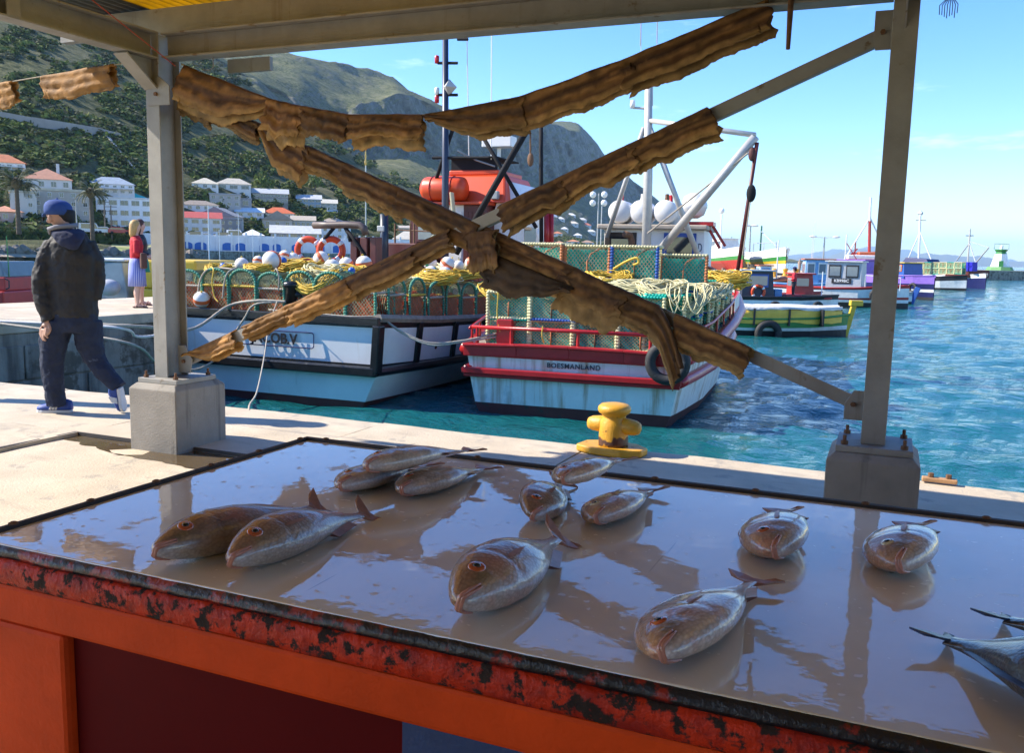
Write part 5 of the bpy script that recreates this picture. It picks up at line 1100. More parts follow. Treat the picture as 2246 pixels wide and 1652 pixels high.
FL = [(596, 571, .8, 21, m_os, (1.45, .3), 'biggest orange-striped white float on the stern pots of JACOB.V'), (530, 580, .9, 15, None, (0, 0), 'plain pinkish float on the stern pots of JACOB.V, left of the biggest one'), (566, 573, 1.5, 12, m_os, (.3, .2), 'small orange-striped float half hidden left of the biggest float'),
      (624, 562, 1.7, 13, m_os, (.4, 0), 'orange-topped float behind the biggest float'), (642, 568, 1.8, 14, None, (0, 0), 'plain white float just right of the biggest float'), (704, 568, 2.1, 17, m_os, (.6, .9), 'orange-striped float under the gallows pipe of JACOB.V'),
      (728, 586, 1.2, 18, m_os, (.25, .2), 'large white float with an orange lower stripe right of the pale rope coil'), (759, 580, 1.9, 16, m_os, (.3, -.4), 'pink-white float in front of the winch posts'), (798, 579, 1.9, 18, m_os, (.15, .1), 'large lettered white float with orange underside by the winch posts'),
      (442, 657, .02, 18, m_os, (.35, .3), 'orange-striped float low at the left stern corner of JACOB.V'), (911, 586, 2.8, 14, None, (0, 0), 'pinkish float left of the green-topped floats on JACOB.V'), (943, 577, 3.3, 15, m_gs, (.9, .3), 'green-striped white float at the back of the cluster on JACOB.V'),
      (981, 579, 3.3, 16, m_os, (.5, .5), 'pale float with faint red marks at the back of the cluster on JACOB.V'), (945, 599, 2.7, 16, m_gs, (.2, 1.2), 'white float with a green top patch, front of the cluster on JACOB.V'), (977, 599, 2.9, 16, m_os, (1.2, .8), 'white float with an orange right edge, front of the cluster on JACOB.V'),
      (1006, 582, 3.8, 11, None, (0, 0), 'small pinkish float at the right of the cluster on JACOB.V'), (1033, 577, 4.2, 14, m_os, (1.2, .5), 'orange-banded float under the hanging dried fish')]
for i, (u, v, y, r, bnd, tl, lab) in enumerate(FL): float_(lab, JV, u, v, y, r, bnd, tl, i)
for i, (u, v, y, lab) in enumerate(((490, 584, .5, 'small blue float on the left stern pots of JACOB.V'), (621, 572, 1.2, 'small blue float beside the biggest striped float'), (771, 594, .8, 'small blue float at the end of the pale rope coil'), (897, 590, 2.4, 'small blue float left of the side-deck floats on JACOB.V'))): float_(lab, JV, u, v, y, 8, None, (.5, .5), 60+i, 'small_float', 'small blue floats')
def lifebuoy(label, P, R, r, rot, cat='lifebuoy', name='lifebuoy', parent=None, mt=None):
    t = thing(name, label, cat, P, 0, 'life rings') if parent is None else None
    mb = MB(); mb.tube([(R*math.cos(a), R*math.sin(a), 0) for a in np.linspace(0, 2*math.pi, 28, endpoint=False)], r, 10, closed=True)
    o = obj('ring' if t else name, mb, mt or m_orange, t or parent, True)
    if t is None: o.location = P; o.rotation_euler = rot
    for k in range(4):
        a0 = k*math.pi/2+.5; b2 = MB(); b2.tube([(R*math.cos(a), R*math.sin(a), 0) for a in np.linspace(a0, a0+.32, 5)], r*1.04, 10); obj('band', b2, m_white, t or o, True)
    if t: t.rotation_euler = rot
    return t or o
for i, (u, lab) in enumerate(((676, 'orange life ring with white bands hung left on the gallows of JACOB.V'), (726, 'orange life ring with white bands hung right on the gallows of JACOB.V'))):
    lifebuoy(lab, JV.W(CJ(u, 549, 3.3)), .24, .07, (math.pi/2, 0, .3+i*.3))
# ================================================================ MOORING ROPES
def rope(label, pts, r, mt, sag=0.0, name='mooring_rope', n=8):
    P = [Vector(p) for p in pts]; out = []; E = [P[0]*2-P[1]]+P+[P[-1]*2-P[-2]]
    for i in range(1, len(E)-2):
        p0, p1, p2, p3 = E[i-1:i+3]
        for t in np.linspace(0, 1, 14, endpoint=False): out.append(.5*((2*p1)+(p2-p0)*t+(2*p0-5*p1+4*p2-p3)*t*t+(3*p1-p0-3*p2+p3)*t**3))
    out.append(P[-1]); r = r*.8; mb = MB(); rs = [r*(1+.10*math.sin(i*2.1)) for i in range(len(out))]; mb.tube(out, r, n, rs=rs)
    return tag(obj(name, mb, mt, None, True), label, 'rope')
jtp = Vector(GR(213, 684, .2))
bt = JV.W(JV.Lc(628, 662, .1))
rope('thick pale mooring rope from the jetty edge to the stern bitt of JACOB.V', [Vector((-12.3, 9.1, .24)), Vector(YP(300, 716, 9.6)), Vector(YP(420, 722, 11.6)), JV.W(JV.Lc(500, 672, -.05)), JV.W(JV.Lc(560, 660, 0)), bt], .032, m_wrope, .0)
rope('lower pale mooring rope hanging between the jetty and JACOB.V', [Vector((-12.3, 9.0, .22)), Vector(YP(270, 750, 9.2)), Vector(YP(345, 795, 10.2)), Vector(YP(420, 812, 11.6)), JV.W(JV.Lc(470, 790, -.1)), JV.W(JV.Lc(505, 745, -.1)), JV.W(JV.Lc(535, 700, -.08)), JV.W(JV.Lc(560, 668, -.02)), bt], .024, m_wrope, .0)
rope('white knotted line from the jetty towards the left post', [Vector((-12.3, 9.05, .23)), Vector(YP(250, 718, 9.4)), Vector(YP(300, 738, 10.0)), Vector(YP(345, 735, 10.8)), JV.W((-2.0, -.1, 1.2))], .026, paint((.62, .60, .58), .8), .0)
rope('thin rope hanging from the stern of JACOB.V down to the quay', [JV.W(JV.Lc(607, 662, -.06)), Vector(YP(590, 715, 11.4)), Vector(YP(578, 790, 9.8)), Vector(YP(563, 860, 7.8)), Vector((-5.02, 6.06, .0)), Vector((-4.98, 6.075, -.2))], .012, m_wrope, .0)
rope('double mooring line slung from JACOB.V to the red-railed boat', [JV.W((2.05, .25, 1.55)), JV.W(JV.Lc(880, 727, .2)), Vector(JV.W(JV.Lc(940, 752, .3))), BL.W(BL.Lc(1010, 748, -.1)), BL.W((-1.30, .1, 1.35))], .022, m_wrope, 0.0)
rope('second mooring line slung from JACOB.V to the red-railed boat', [JV.W((2.05, .3, 1.52)), JV.W(JV.Lc(885, 733, .2)), Vector(JV.W(JV.Lc(945, 757, .3))), BL.W(BL.Lc(1010, 751, -.1)), BL.W((-1.28, .1, 1.30))], .020, m_wrope, 0.0)
rope('thin rope lying along the stern cap of JACOB.V', [JV.W((-.1, -.02, 1.62)), JV.W((.8, -.04, 1.60)), JV.W((1.6, -.05, 1.58)), JV.W((2.1, .1, 1.60))], .016, m_wrope)
# loose ropes draped over the pots
def loose(label, B, pts, r, mt): return rope(label, [B.W(B.Lc(u, v, y)) for u, v, y in pts], r, mt, name='loose_rope')
loose('pale loose rope looped down the front of the leftmost pots on JACOB.V', JV, [(432, 650, .05), (440, 612, .08), (455, 592, .12), (480, 588, .3), (505, 590, .2), (530, 596, .3), (548, 590, .4)], .020, m_wrope)
loose('pale loose rope hanging down the second pot from the left on JACOB.V', JV, [(488, 655, .05), (492, 620, .06), (500, 598, .10), (520, 586, .3)], .018, m_wrope)
loose('pale loose rope looped over the hoop left of the black bitt', JV, [(600, 602, .3), (606, 590, .1), (612, 612, .06), (610, 638, .08)], .018, m_wrope)
loose('yellow loose rope hanging beside the low striped float on JACOB.V', JV, [(462, 585, .3), (468, 592, .08), (465, 620, .05), (470, 650, .05), (478, 662, .02)], .014, m_yrope)
loose('yellow cord hanging down the left stern pots of BOESMANLAND', BL, [(1085, 620, .2), (1092, 640, .08), (1090, 690, .07), (1096, 728, .05)], .014, m_yrope)
loose('yellow cord tied round the stern rail of BOESMANLAND, left of centre', BL, [(1190, 716, -.03), (1188, 735, -.04), (1192, 752, .0)], .014, m_yrope)
loose('yellow cord looped inside the top tier pot of BOESMANLAND', BL, [(1345, 590, 1.1), (1372, 574, 1.05), (1395, 566, 1.02), (1400, 576, 1.02), (1388, 582, 1.03)], .026, m_yrope)
for i in range(7):
    a = rnd.uniform(1462, 1535); w_ = rnd.uniform(14, 34); h_ = rnd.uniform(30, 75)
    loose('cream rope loop dangling over the right stern pots of BOESMANLAND, %s of seven' % ORD[i], BL, [(a, 622, .5), (a-3, 622+h_*.5, .08), (a+w_*.5, 622+h_, .04), (a+w_+3, 622+h_*.5, .10), (a+w_, 624, .6)], .012, m_crope)

for i, (u, v, y, w_, d_, n_, mt, lab) in enumerate(((520, 590, 1.2, .9, .5, 30, m_crope, 'pale tangled rope behind the left stern pots of JACOB.V'), (600, 592, 1.6, 1.0, .6, 40, m_yrope, 'yellow tangled rope under the biggest float'), (660, 582, 2.0, 1.0, .6, 40, m_yrope, 'yellow tangled rope below the life rings'), (755, 596, 1.4, 1.0, .6, 40, m_yrope, 'yellow tangled rope below the winch posts'), (815, 596, 2.2, .9, .6, 34, m_crope, 'pale tangled rope right of the winch posts'), (860, 596, 3.2, 1.0, .6, 36, m_yrope, 'yellow tangled rope under the rising brace fish'), (1000, 590, 4.4, 1.0, .6, 40, m_crope, 'pale tangled rope at the foot of the mast of JACOB.V'), (960, 606, 2.4, .9, .5, 40, m_yrope, 'yellow tangled rope between the front floats on JACOB.V'))):
    coil(lab, JV, JV.Lc(u, v, y), (w_, d_, .26), n_, mt, 200+i, .06)
for i, (u, v, y, w_, d_, n_, mt, lab) in enumerate(((1160, 622, .7, 1.0, .5, 46, m_yrope, 'yellow tangled rope under the left top-tier pot of BOESMANLAND'), (1230, 628, .5, .8, .45, 36, m_crope, 'cream tangled rope under the second top-tier pot of BOESMANLAND'), (1450, 628, .5, .8, .45, 40, m_crope, 'cream tangled rope at the right stern pots of BOESMANLAND'), (1330, 606, 1.0, .9, .4, 34, m_yrope, 'yellow tangled rope between the second and third top-tier pots'), (1545, 618, 2.4, .9, .6, 40, m_yrope, 'yellow tangled rope beside the big yellow heap'))):
    coil(lab, BL, BL.Lc(u, v, y), (w_, d_, .20), n_, mt, 240+i, .16)
# ================================================================ TOWN AND SHORE
def leaf_cloud(seed, n, lump=.35, size=.16, flat=1.0):
    rs = np.random.RandomState(seed); d = rs.randn(n, 3); d /= np.linalg.norm(d, axis=1, keepdims=True); d[:, 2] = np.abs(d[:, 2])*1.0-.15*(rs.rand(n))
    r = (.62+.38*rs.rand(n)**.5)*(1+lump*fbm(d[:, 0]*2.2+seed, d[:, 1]*2.2, d[:, 2]*2.2, 2)); P = d*r[:, None]; P[:, 2] *= flat
    a = rs.randn(n, 3)*.7+d; b = np.cross(a, rs.randn(n, 3)); a = np.cross(b, a); a /= np.linalg.norm(a, axis=1, keepdims=True); b /= np.linalg.norm(b, axis=1, keepdims=True)
    s_ = size*(.6+.8*rs.rand(n))[:, None]; V = np.stack([P-a*s_-b*s_*.6, P+a*s_-b*s_*.6, P+a*s_+b*s_*.6, P-a*s_+b*s_*.6], 1); return V.reshape(-1, 3)
def quads(n): return np.arange(n*4).reshape(-1, 4)
def mfol(name, a, b): return mat(name, a, .85, var=.35, vs=.6, col2=b, c2t=.5, c2sc=.35, spec=.1, trans=.15)
m_bushes = [mfol('dark_bush_leaves', (.045, .072, .02), (.095, .125, .038)), mfol('light_bush_leaves', (.10, .15, .035), (.17, .19, .065)), mfol('grey_bush_leaves', (.10, .11, .06), (.16, .16, .095))]
clouds = [leaf_cloud(100+i, 60, .5, .30) for i in range(8)]
rs_ = np.random.RandomState(5)
bv = [[], [], []]; bn = [0, 0, 0]
def zterr(u, k):
    pr = profile(u); return float(np.interp(k, [a for a, _ in pr], [b for _, b in pr]))
HOUSE_RECTS = []
# --- houses
def wall_mat(c): return paint(c, .8, var=.10, vs=.8, streak=tuple(q*.7 for q in c), stt=.70, ssc=(1.5, 1.5, .2))
def roof_mat(c): return paint(c, .8, var=.22, vs=1.2)
_winc = {}
def win_mesh(w, h, fc):
    key = (round(w, 1), round(h, 1), fc)
    if key not in _winc:
        mb = MB(); w2, h2 = max(.4, key[0]), max(.4, key[1]); mb.box((-w2/2, -.06, 0), (w2/2, .0, h2), 0); mb.box((-w2/2+.09, -.075, .1), (-.03, -.058, h2-.09), 1); mb.box((.03, -.075, .1), (w2/2-.09, -.058, h2-.09), 1)
        _winc[key] = mb.mesh('window', [paint(fc, .6), MG])
    return _winc[key]
def house(label, u0, u1, vb, ve, vt, roof='hip', wall=(.62, .60, .55), rc=(.42, .16, .09), cols=3, rows=1, yaw=0, k=None, depth=8.0, wfc=(.6, .6, .58), ww=.5, wh=.55, chim=False, name='house', cat='house', ver=None, group=None, sunk=3.0):
    uc = (u0+u1)/2
    if k is None:
        hh = thit(uc, vb); k = hh[0] if hh else 300.0
    P = DEP(uc, vb, k); P[2] += .4; px = k/FPX; w = (u1-u0)*px; he = (vb-ve)*px; ht = (vb-vt)*px
    fw = Vector((CF[0]+(uc-CXP)/FPX*CR[0], CF[1]+(uc-CXP)/FPX*CR[1], 0)).normalized(); rz = math.atan2(fw.y, fw.x)-math.pi/2
    t = thing(name, label, cat, tuple(P), rz+R_(yaw), group); HOUSE_RECTS.append((u0-3, u1+3, vt-3, vb+2, k))
    part('wall', lambda m: m.box((-w/2, 0, -sunk), (w/2, depth, he)), wall_mat(wall), t)
    ov = .4; x0, x1, y0, y1 = -w/2-ov, w/2+ov, -ov, depth+ov
    rmb = MB(); zz = he+.02
    if roof == 'hip':
        rdg = max(0, (x1-x0)/2-(y1-y0)/2*.9); yc = (y0+y1)/2
        rmb.add([(x0,y0,zz),(x1,y0,zz),(x1,y1,zz),(x0,y1,zz),(-rdg,yc,ht),(rdg,yc,ht)], [(0,1,5,4),(2,3,4,5),(1,2,5),(3,0,4),(3,2,1,0)])
    elif roof == 'gable':
        yc = (y0+y1)/2; rmb.add([(x0,y0,zz),(x1,y0,zz),(x1,y1,zz),(x0,y1,zz),(x0,yc,ht),(x1,yc,ht)], [(0,1,5,4),(2,3,4,5),(1,2,5),(3,0,4),(3,2,1,0)])
    elif roof == 'front':
        rmb.add([(x0,y0,zz),(x1,y0,zz),(x1,y1,zz),(x0,y1,zz),(0,y0,ht),(0,y1,ht)], [(0,1,4),(2,3,5),(1,2,5,4),(3,0,4,5),(3,2,1,0)])
    elif roof == 'shed':
        rmb.add([(x0,y0,zz),(x1,y0,zz),(x1,y1,ht),(x0,y1,ht),(x0,y1,zz),(x1,y1,zz)], [(0,1,2,3),(1,5,2),(0,3,4),(0,4,5,1),(4,3,2,5)])
    else: rmb.box((x0+.2, y0+.2, zz), (x1-.2, y1-.2, max(ht, zz+.2)))
    r_ = obj('roof', rmb, roof_mat(rc), t)
    if chim: part('chimney', lambda m: m.box((w*.2, depth*.4, he), (w*.2+.7, depth*.4+.7, ht+1.2)), wall_mat(wall), r_)
    sw_, sh_ = w/cols, he/max(rows, 1)
    for i in range(cols):
        for j in range(rows):
            link('window', win_mesh(min(sw_*ww, 2.6), min(sh_*wh, 1.7), wfc), t, (-w/2+sw_*(i+.5), -.002, sh_*(j+.30)))
    if ver:
        part('veranda', lambda m: (m.box((-w/2, -1.6, he*.52), (w/2, -.01, he*.56)), [m.box((x-.08, -1.6, -sunk), (x+.08, -1.44, he*.52)) for x in np.linspace(-w/2+.1, w/2-.1, 4)], m.box((-w/2, -1.62, he*.62), (w/2, -1.56, he*.66))), paint((.7, .69, .66), .6), t)
    return t
WH = (.72, .71, .68); CRM = (.60, .54, .42); GRY = (.42, .41, .38)
house('white villa with orange roof at the top left edge', -30, 50, 381, 361, 341, 'hip', WH, (.5, .17, .07), 4, 1, ver=True)
house('large grey-white house with terracotta hip roof and chimney above the palms', 58, 152, 421, 398, 371, 'hip', (.52, .54, .55), (.42, .20, .12), 4, 1, chim=True, depth=12)
house('long beige apartment block behind the man in the cap', 80, 194, 481, 425, 420, 'flat', (.40, .36, .31), (.50, .46, .36), 5, 3, depth=10, ww=.42)
house('white end block left of the beige apartments', 28, 79, 482, 428, 424, 'flat', (.58, .54, .48), (.5, .46, .36), 2, 3, depth=9, ww=.35)
house('pink house with orange roof at the left edge by the palm', -20, 46, 491, 469, 455, 'hip', (.60, .38, .30), (.48, .22, .13), 3, 1)
house('pale blue-roofed double-storey house with balconies left of the post', 198, 290, 429, 408, 391, 'hip', (.62, .65, .68), (.26, .32, .38), 6, 2, ver=True)
house('white three-storey building with long bands of windows left of the post', 219, 330, 505, 441, 438, 'flat', (.76, .76, .75), (.6, .6, .58), 5, 3, depth=10, ww=.75)
house('house with a bright turquoise roof behind the white building', 252, 323, 446, 439, 425, 'hip', (.55, .40, .25), (.03, .48, .42), 3, 1)
house('red-roofed white building on the terrace right of the left post', 352, 482, 515, 482, 467, 'gable', (.66, .64, .62), (.40, .07, .06), 6, 2, depth=9, ww=.7)
house('grey gabled building behind the red-roofed one', 430, 514, 500, 478, 458, 'front', (.40, .38, .37), (.24, .24, .25), 4, 1, yaw=-20)
house('grey double-storey shop below the grey gable', 482, 529, 516, 486, 484, 'flat', (.30, .28, .27), (.3, .3, .3), 3, 2)
house('white cottage with cream hip roof, left of the hillside pair', 423, 477, 418, 406, 392, 'hip', WH, (.52, .47, .36), 3, 1)
house('white house with cream hip roof and arched windows, right of the hillside pair', 477, 548, 422, 407, 393, 'hip', (.66, .65, .62), (.46, .42, .34), 3, 1, ww=.7)
house('flat-roofed grey two-storey house below the hillside pair', 462, 526, 458, 431, 428, 'flat', (.46, .42, .38), (.4, .4, .4), 4, 2)
house('plain grey annexe beside the flat-roofed house', 526, 551, 460, 440, 438, 'flat', (.36, .35, .34), (.36, .36, .36), 1, 1)
house('barn-shaped house with pale grey metal roof on the slope', 556, 630, 447, 428, 416, 'gable', (.36, .31, .26), (.42, .44, .45), 5, 2, ww=.8)
house('blue-grey glass-fronted house with shallow roof right of the barn-shaped one', 652, 703, 458, 440, 429, 'gable', (.28, .36, .42), (.46, .47, .48), 4, 2, ww=.8)
house('cream house with shallow roof at the right of the hillside row', 704, 738, 462, 449, 439, 'gable', (.56, .54, .46), (.5, .48, .4), 3, 2)
house('long low white house with brown roof right of the post', 392, 477, 466, 453, 442, 'hip', WH, (.24, .20, .16), 5, 1)
house('small white hall with two white roofs', 519, 577, 480, 469, 458, 'gable', (.74, .73, .70), (.70, .70, .68), 3, 1)
house('house with bright orange tiled hip roof in mid-town', 576, 644, 480, 471, 457, 'hip', (.62, .58, .5), (.55, .12, .04), 4, 1)
house('beige gabled hall with curved gable and tall windows', 577, 640, 508, 486, 466, 'front', (.52, .45, .38), (.34, .28, .22), 3, 1, ww=.4)
house('beige long wing with a band of tall windows beside the gabled hall', 640, 690, 508, 487, 476, 'gable', (.50, .45, .38), (.42, .36, .28), 5, 1, ww=.75, wh=.6)
house('long pale-roofed restaurant shed behind the blue-arched wall', 596, 700, 530, 516, 498, 'gable', (.34, .30, .27), (.50, .50, .47), 7, 1, k=238, ww=.7)
house('small white marquee roof in front of the restaurant shed', 530, 577, 530, 520, 506, 'hip', (.5, .48, .46), (.72, .72, .70), 4, 1, k=232, ww=.8)
house('white block behind the gallows of JACOB.V', 706, 768, 532, 500, 496, 'flat', (.7, .69, .67), (.6, .6, .6), 4, 2, k=262)
house('pale brown-roofed house behind the winch posts', 700, 760, 500, 492, 480, 'hip', (.5, .46, .4), (.36, .30, .24), 4, 1)
house('white house on the slope above the winch posts', 717, 738, 478, 470, 463, 'gable', WH, (.55, .54, .5), 2, 1)
house('pale pyramid-roofed house behind the black-trimmed boat', 862, 926, 536, 528, 510, 'hip', (.55, .5, .42), (.55, .5, .4), 4, 1, k=300)
house('beige house above the pyramid-roofed one', 874, 914, 514, 503, 497, 'gable', (.48, .44, .38), (.4, .36, .3), 3, 1)
FH = [(1210, 1233, 518, 'orange', (.5, .18, .08)), (1219, 1238, 486, 'white', (.55, .55, .55)), (1240, 1262, 478, 'white', (.6, .6, .6)), (1262, 1286, 488, 'grey', (.5, .5, .5)), (1244, 1268, 496, 'cream', (.55, .5, .4)), (1275, 1296, 500, 'red', (.45, .14, .08)), (1212, 1240, 540, 'pink', (.45, .2, .13)), (1242, 1270, 536, 'terracotta', (.48, .2, .1)), (1272, 1302, 538, 'brown', (.35, .22, .15)), (1256, 1276, 522, 'white', (.6, .6, .58)), (1284, 1306, 514, 'pale', (.55, .55, .5)), (1192, 1210, 506, 'white', (.6, .6, .6)), (1228, 1246, 508, 'white', (.6, .6, .6)), (1540, 1564, 548, 'coral', (.5, .12, .06))]
for i, (a, b, vb, nm, rc) in enumerate(FH):
    house('tiny %s-roofed house, %s in the distant cluster between the two boats' % (nm, ORD[i]) if i < 13 else 'tiny coral-roofed house on the headland behind the right wheelhouse', a, b, vb, vb-5, vb-10, 'hip', WH, rc, 2, 1, group='distant hillside houses', depth=14)
# --- blue-arched harbour wall
KA = 208.0
def AW(u, v): return DEP(u, v, KA)
uc = 632.0; aw = thing('harbour_wall_building', 'long white harbour wall with a row of bright blue arched doors', 'wall', tuple(AW(uc, 553)), 0)
fwd = Vector((CF[0]+(uc-CXP)/FPX*CR[0], CF[1]+(uc-CXP)/FPX*CR[1], 0)).normalized(); aw.rotation_euler = (0, 0, math.atan2(fwd.y, fwd.x)-math.pi/2)
pxm = KA/FPX; X_ = lambda u: (u-uc)*pxm; Zv = lambda v: (553-v)*pxm
part('wall', lambda m: m.box((X_(330), 0, -1), (X_(905), 14, Zv(520))), wall_mat((.74, .74, .74)), aw)
for u, w_ in ((372, 26), (423, 25), (452, 24), (507, 22), (533, 21), (582, 20), (608, 17), (649, 19), (700, 18), (736, 18)):
    wd, hd = w_*pxm, 17*pxm; ar = [(-wd/2, .1), (wd/2, .1), (wd/2, hd*.7)]+[(wd/2*math.cos(a), hd*.7+hd*.3*math.sin(a)) for a in np.linspace(0, math.pi, 9)[1:-1]]+[(-wd/2, hd*.7)]
    d_ = part('arched_door', lambda m: m.prism([(x+X_(u), z) for x, z in ar], -.10, -.002, 'y'), paint((.01, .12, .42), .5), aw)
for u in range(395, 880, 30): part('pillar', lambda m: m.box((X_(u-2), -.25, -.5), (X_(u+2), -.003, Zv(514))), wall_mat((.74, .73, .72)), aw)
for u in (412, 442, 497, 526, 640, 690): part('cane_panel', lambda m: m.box((X_(u-11), -.2, Zv(519.6)), (X_(u+11), -.05, Zv(514))), paint((.5, .36, .2), .9), aw)
part('quay_face', lambda m: m.box((X_(300), -7, -3.2), (X_(950), -.3, -.1)), m_concw, aw)
# people by the arches
for i, u in enumerate((491, 495)):
    P = AW(u, 553); pb2 = MB()
    pb2.loft([[(math.cos(a)*rx, math.sin(a)*.16, z) for a in np.linspace(0, 2*math.pi, 9)[:-1]] for rx, z in ((.12, 0), (.16, .5), (.2, .85), (.23, 1.3), (.2, 1.45), (.08, 1.5), (.11, 1.6), (.10, 1.75), (.02, 1.8))])
    o = obj('person', pb2, paint((.03, .03, .04), .8), None, True, loc=tuple(P+np.array((0, 0, -.1))-np.array(fwd)*1.0)); tag(o, ('person in dark clothes by the blue arches, left of the pair', 'person in dark clothes by the blue arches, right of the pair')[i], 'person', 'pair walking by the arches')
# cars
def car(label, u, v, k, c, L=4.4, van=False, yaw=0):
    P = DEP(u, v, k); f = Vector((CF[0]+(u-CXP)/FPX*CR[0], CF[1]+(u-CXP)/FPX*CR[1], 0)).normalized()
    t = thing('parked_van' if van else 'parked_car', label, 'van' if van else 'car', tuple(P), math.atan2(f.y, f.x)-math.pi/2+R_(yaw), 'vehicles parked along the shore'); h = 2.1 if van else 1.45
    prof = [(-L/2, .3), (L/2, .3), (L/2, .8), (L/2-.9, .95), (L/2-1.5, h), (-L/2+(.1 if van else .7), h), (-L/2, .9)]
    part('body', lambda m: m.prism(prof, 0, 1.7, 'y'), paint(c, .25), t, .06)
    part('side_window', lambda m: m.prism([(L/2-1.2, 1.0), (L/2-1.62, h-.14), (-L/2+.5, h-.14), (-L/2+.45, 1.0)], -.012, -.002, 'y'), MG, t)
    for x in (-L/2+.8, L/2-.8): part('wheel', lambda m: m.lathe([(.1, -.06), (.31, -.05), (.31, .12)], 14, M=Matrix.Translation((x, 0, .31))@Matrix.Rotation(-math.pi/2, 4, 'X')), m_black, t)
car('white van parked behind the second palm', 201, 512, 185, (.7, .7, .7), 4.8, True); car('white hatchback parked right of the palm trunk', 228, 513, 186, (.66, .66, .66)); car('red car parked beside the shore hedge', 262, 514, 187, (.4, .03, .03))
car('white van parked on the terrace above the blue arches', 519, 524, 216, (.75, .75, .75), 4.8, True); car('white car parked on the terrace, left of the arches', 426, 525, 216, (.72, .72, .72)); car('silver car parked on the terrace beside the first flagpole', 452, 525, 216, (.5, .5, .5)); car('blue pickup parked on the terrace beneath the grey shop', 483, 525, 217, (.05, .15, .4))
# poles
def pole(label, u, v0, v1, k, r, mt, name='pole', cat='pole', arms=None):
    P = DEP(u, v0, k); h = (v0-v1)*k/FPX; t = thing(name, label, cat, tuple(P)); part('shaft', lambda m: m.tube([(0, 0, -1.5), (0, 0, h)], r, 8, rs=[r, r*.7]), mt, t)
    if arms:
        for z, w in arms: part('crossarm', lambda m: m.bar((-w*CR[0], -w*CR[1], h*z), (w*CR[0], w*CR[1], h*z), .12, .12), mt, t)
    return t
m_polew = paint((.75, .75, .74), .5); m_polet = paint((.16, .13, .10), .9)
pole('tall white flagpole right of the left post', 459, 572, 454, 190, .13, m_polew, 'flagpole', 'flagpole'); pole('shorter thin white pole beside the tall flagpole', 482, 568, 505, 192, .08, m_polew); pole('thin white pole in front of the arches', 555, 560, 505, 195, .07, m_polew); pole('thin white mast in front of the white hall', 524, 560, 470, 200, .07, m_polew)
pole('wooden power pole behind the second palm', 231, 514, 440, 188, .16, m_polet, 'power_pole', 'power pole', [(.93, 1.2)]); pole('wooden power pole with crossarms left of the white building', 245, 514, 452, 188, .16, m_polet, 'power_pole', 'power pole', [(.95, 1.3), (.8, 1.3)]); pole('grey pole beside the beige apartments', 169, 508, 438, 186, .14, paint((.4, .4, .38), .8)); pole('grey street lamp pole on the slope', 498, 480, 440, 330, .15, paint((.5, .5, .5), .6)); pole('pale lamp pole right of the hillside houses', 718, 500, 456, 320, .14, m_polew)
for i, (u, v0, v1, lab) in enumerate(((802, 560, 352, 'thin pale mast with a gilt top behind the winch posts'), (1308, 560, 428, 'pale mast with round lamps behind the second wheelhouse'), (1316, 558, 455, 'grey thin mast beside the pale lamp mast'))):
    P = DEP(u, v0, 70+i*6); h = (v0-v1)*(70+i*6)/FPX; t = thing('yacht_mast', lab, 'mast', (P[0], P[1], ZW)); part('shaft', lambda m: m.tube([(0, 0, -.5), (0, 0, h+P[2]-ZW)], .05, 8), m_alu, t)
    if i == 0: part('mast_top', lambda m: m.lathe([(.06, 0), (.1, .2), (.05, .5), (.08, .7), (.01, 1.3)], 8, (0, 0, h+P[2]-ZW-.6)), paint((.5, .33, .1), .4, metal=.5), t)
    if i == 1: part('lamp', lambda m: [m.ball((x, 0, h+P[2]-ZW-z), .28, 10, 6) for x, z in ((-.5, .1), (.5, .1), (.5, .8), (-.5, .8))] and None, m_white, t)
# palms
def palm(label, u, vb, vc, rad, k, seed):
    P = DEP(u, vb, k); pxk = k/FPX; h = (vb-vc)*pxk; R = rad*pxk; t = thing('palm_tree', label, 'palm tree', tuple(P), 0, 'shore palms'); rs = np.random.RandomState(seed)
    tr = MB(); zz = np.linspace(-1, h, 26); tr.tube([(0, 0, z) for z in zz], .4, 10, rs=[.42*(1-.25*i/25)*(1+.10*(i % 2)) for i in range(26)]); obj('trunk', tr, mat('palm_trunk', (.12, .085, .055), .9, var=.4, vs=4), t)
    part('crown_base', lambda m: m.ball((0, 0, h), .9, 10, 8, sc=(1, 1, 1.2)), mat('palm_thatch', (.14, .10, .05), .9, var=.4, vs=4), t)
    mf = mat('palm_fronds', (.07, .09, .028), .6, var=.3, vs=2, col2=(.16, .14, .05), c2t=.55, c2sc=1)
    for i in range(58):
        az = rs.rand()*6.28; el = rs.uniform(-.75, 1.35); Lf = R*1.15*rs.uniform(.85, 1.1); fb = MB(); pts = []
        for s in np.linspace(0, 1, 9):
            e = el-1.1*s*s; pts.append((pts[-1][0]+math.cos(e)*Lf/8, pts[-1][1]+math.sin(e)*Lf/8) if pts else (.2, .2))
        ca, sa = math.cos(az), math.sin(az)
        for a, b in zip(pts[:-1], pts[1:]):
            for q in (0, .5):
                x = a[0]+(b[0]-a[0])*q; z = h+a[1]+(b[1]-a[1])*q; s_ = x/Lf
                for sd in (1, -1):
                    wl_ = .62*(1-.55*s_); c = Vector((ca*x, sa*x, z)); tip = c+Vector((ca*.3-sa*sd*wl_, sa*.3+ca*sd*wl_, -.25)); fb.add([c, c+Vector((ca*.16, sa*.16, 0)), tip], [(0, 1, 2)])
        obj('frond', fb, mf, t, fix=False)
palm('tall palm tree with a broad crown at the left, above the man', 41, 502, 405, 40, 165, 1); palm('shorter palm tree between the man and the left post', 203, 516, 426, 30, 178, 2)
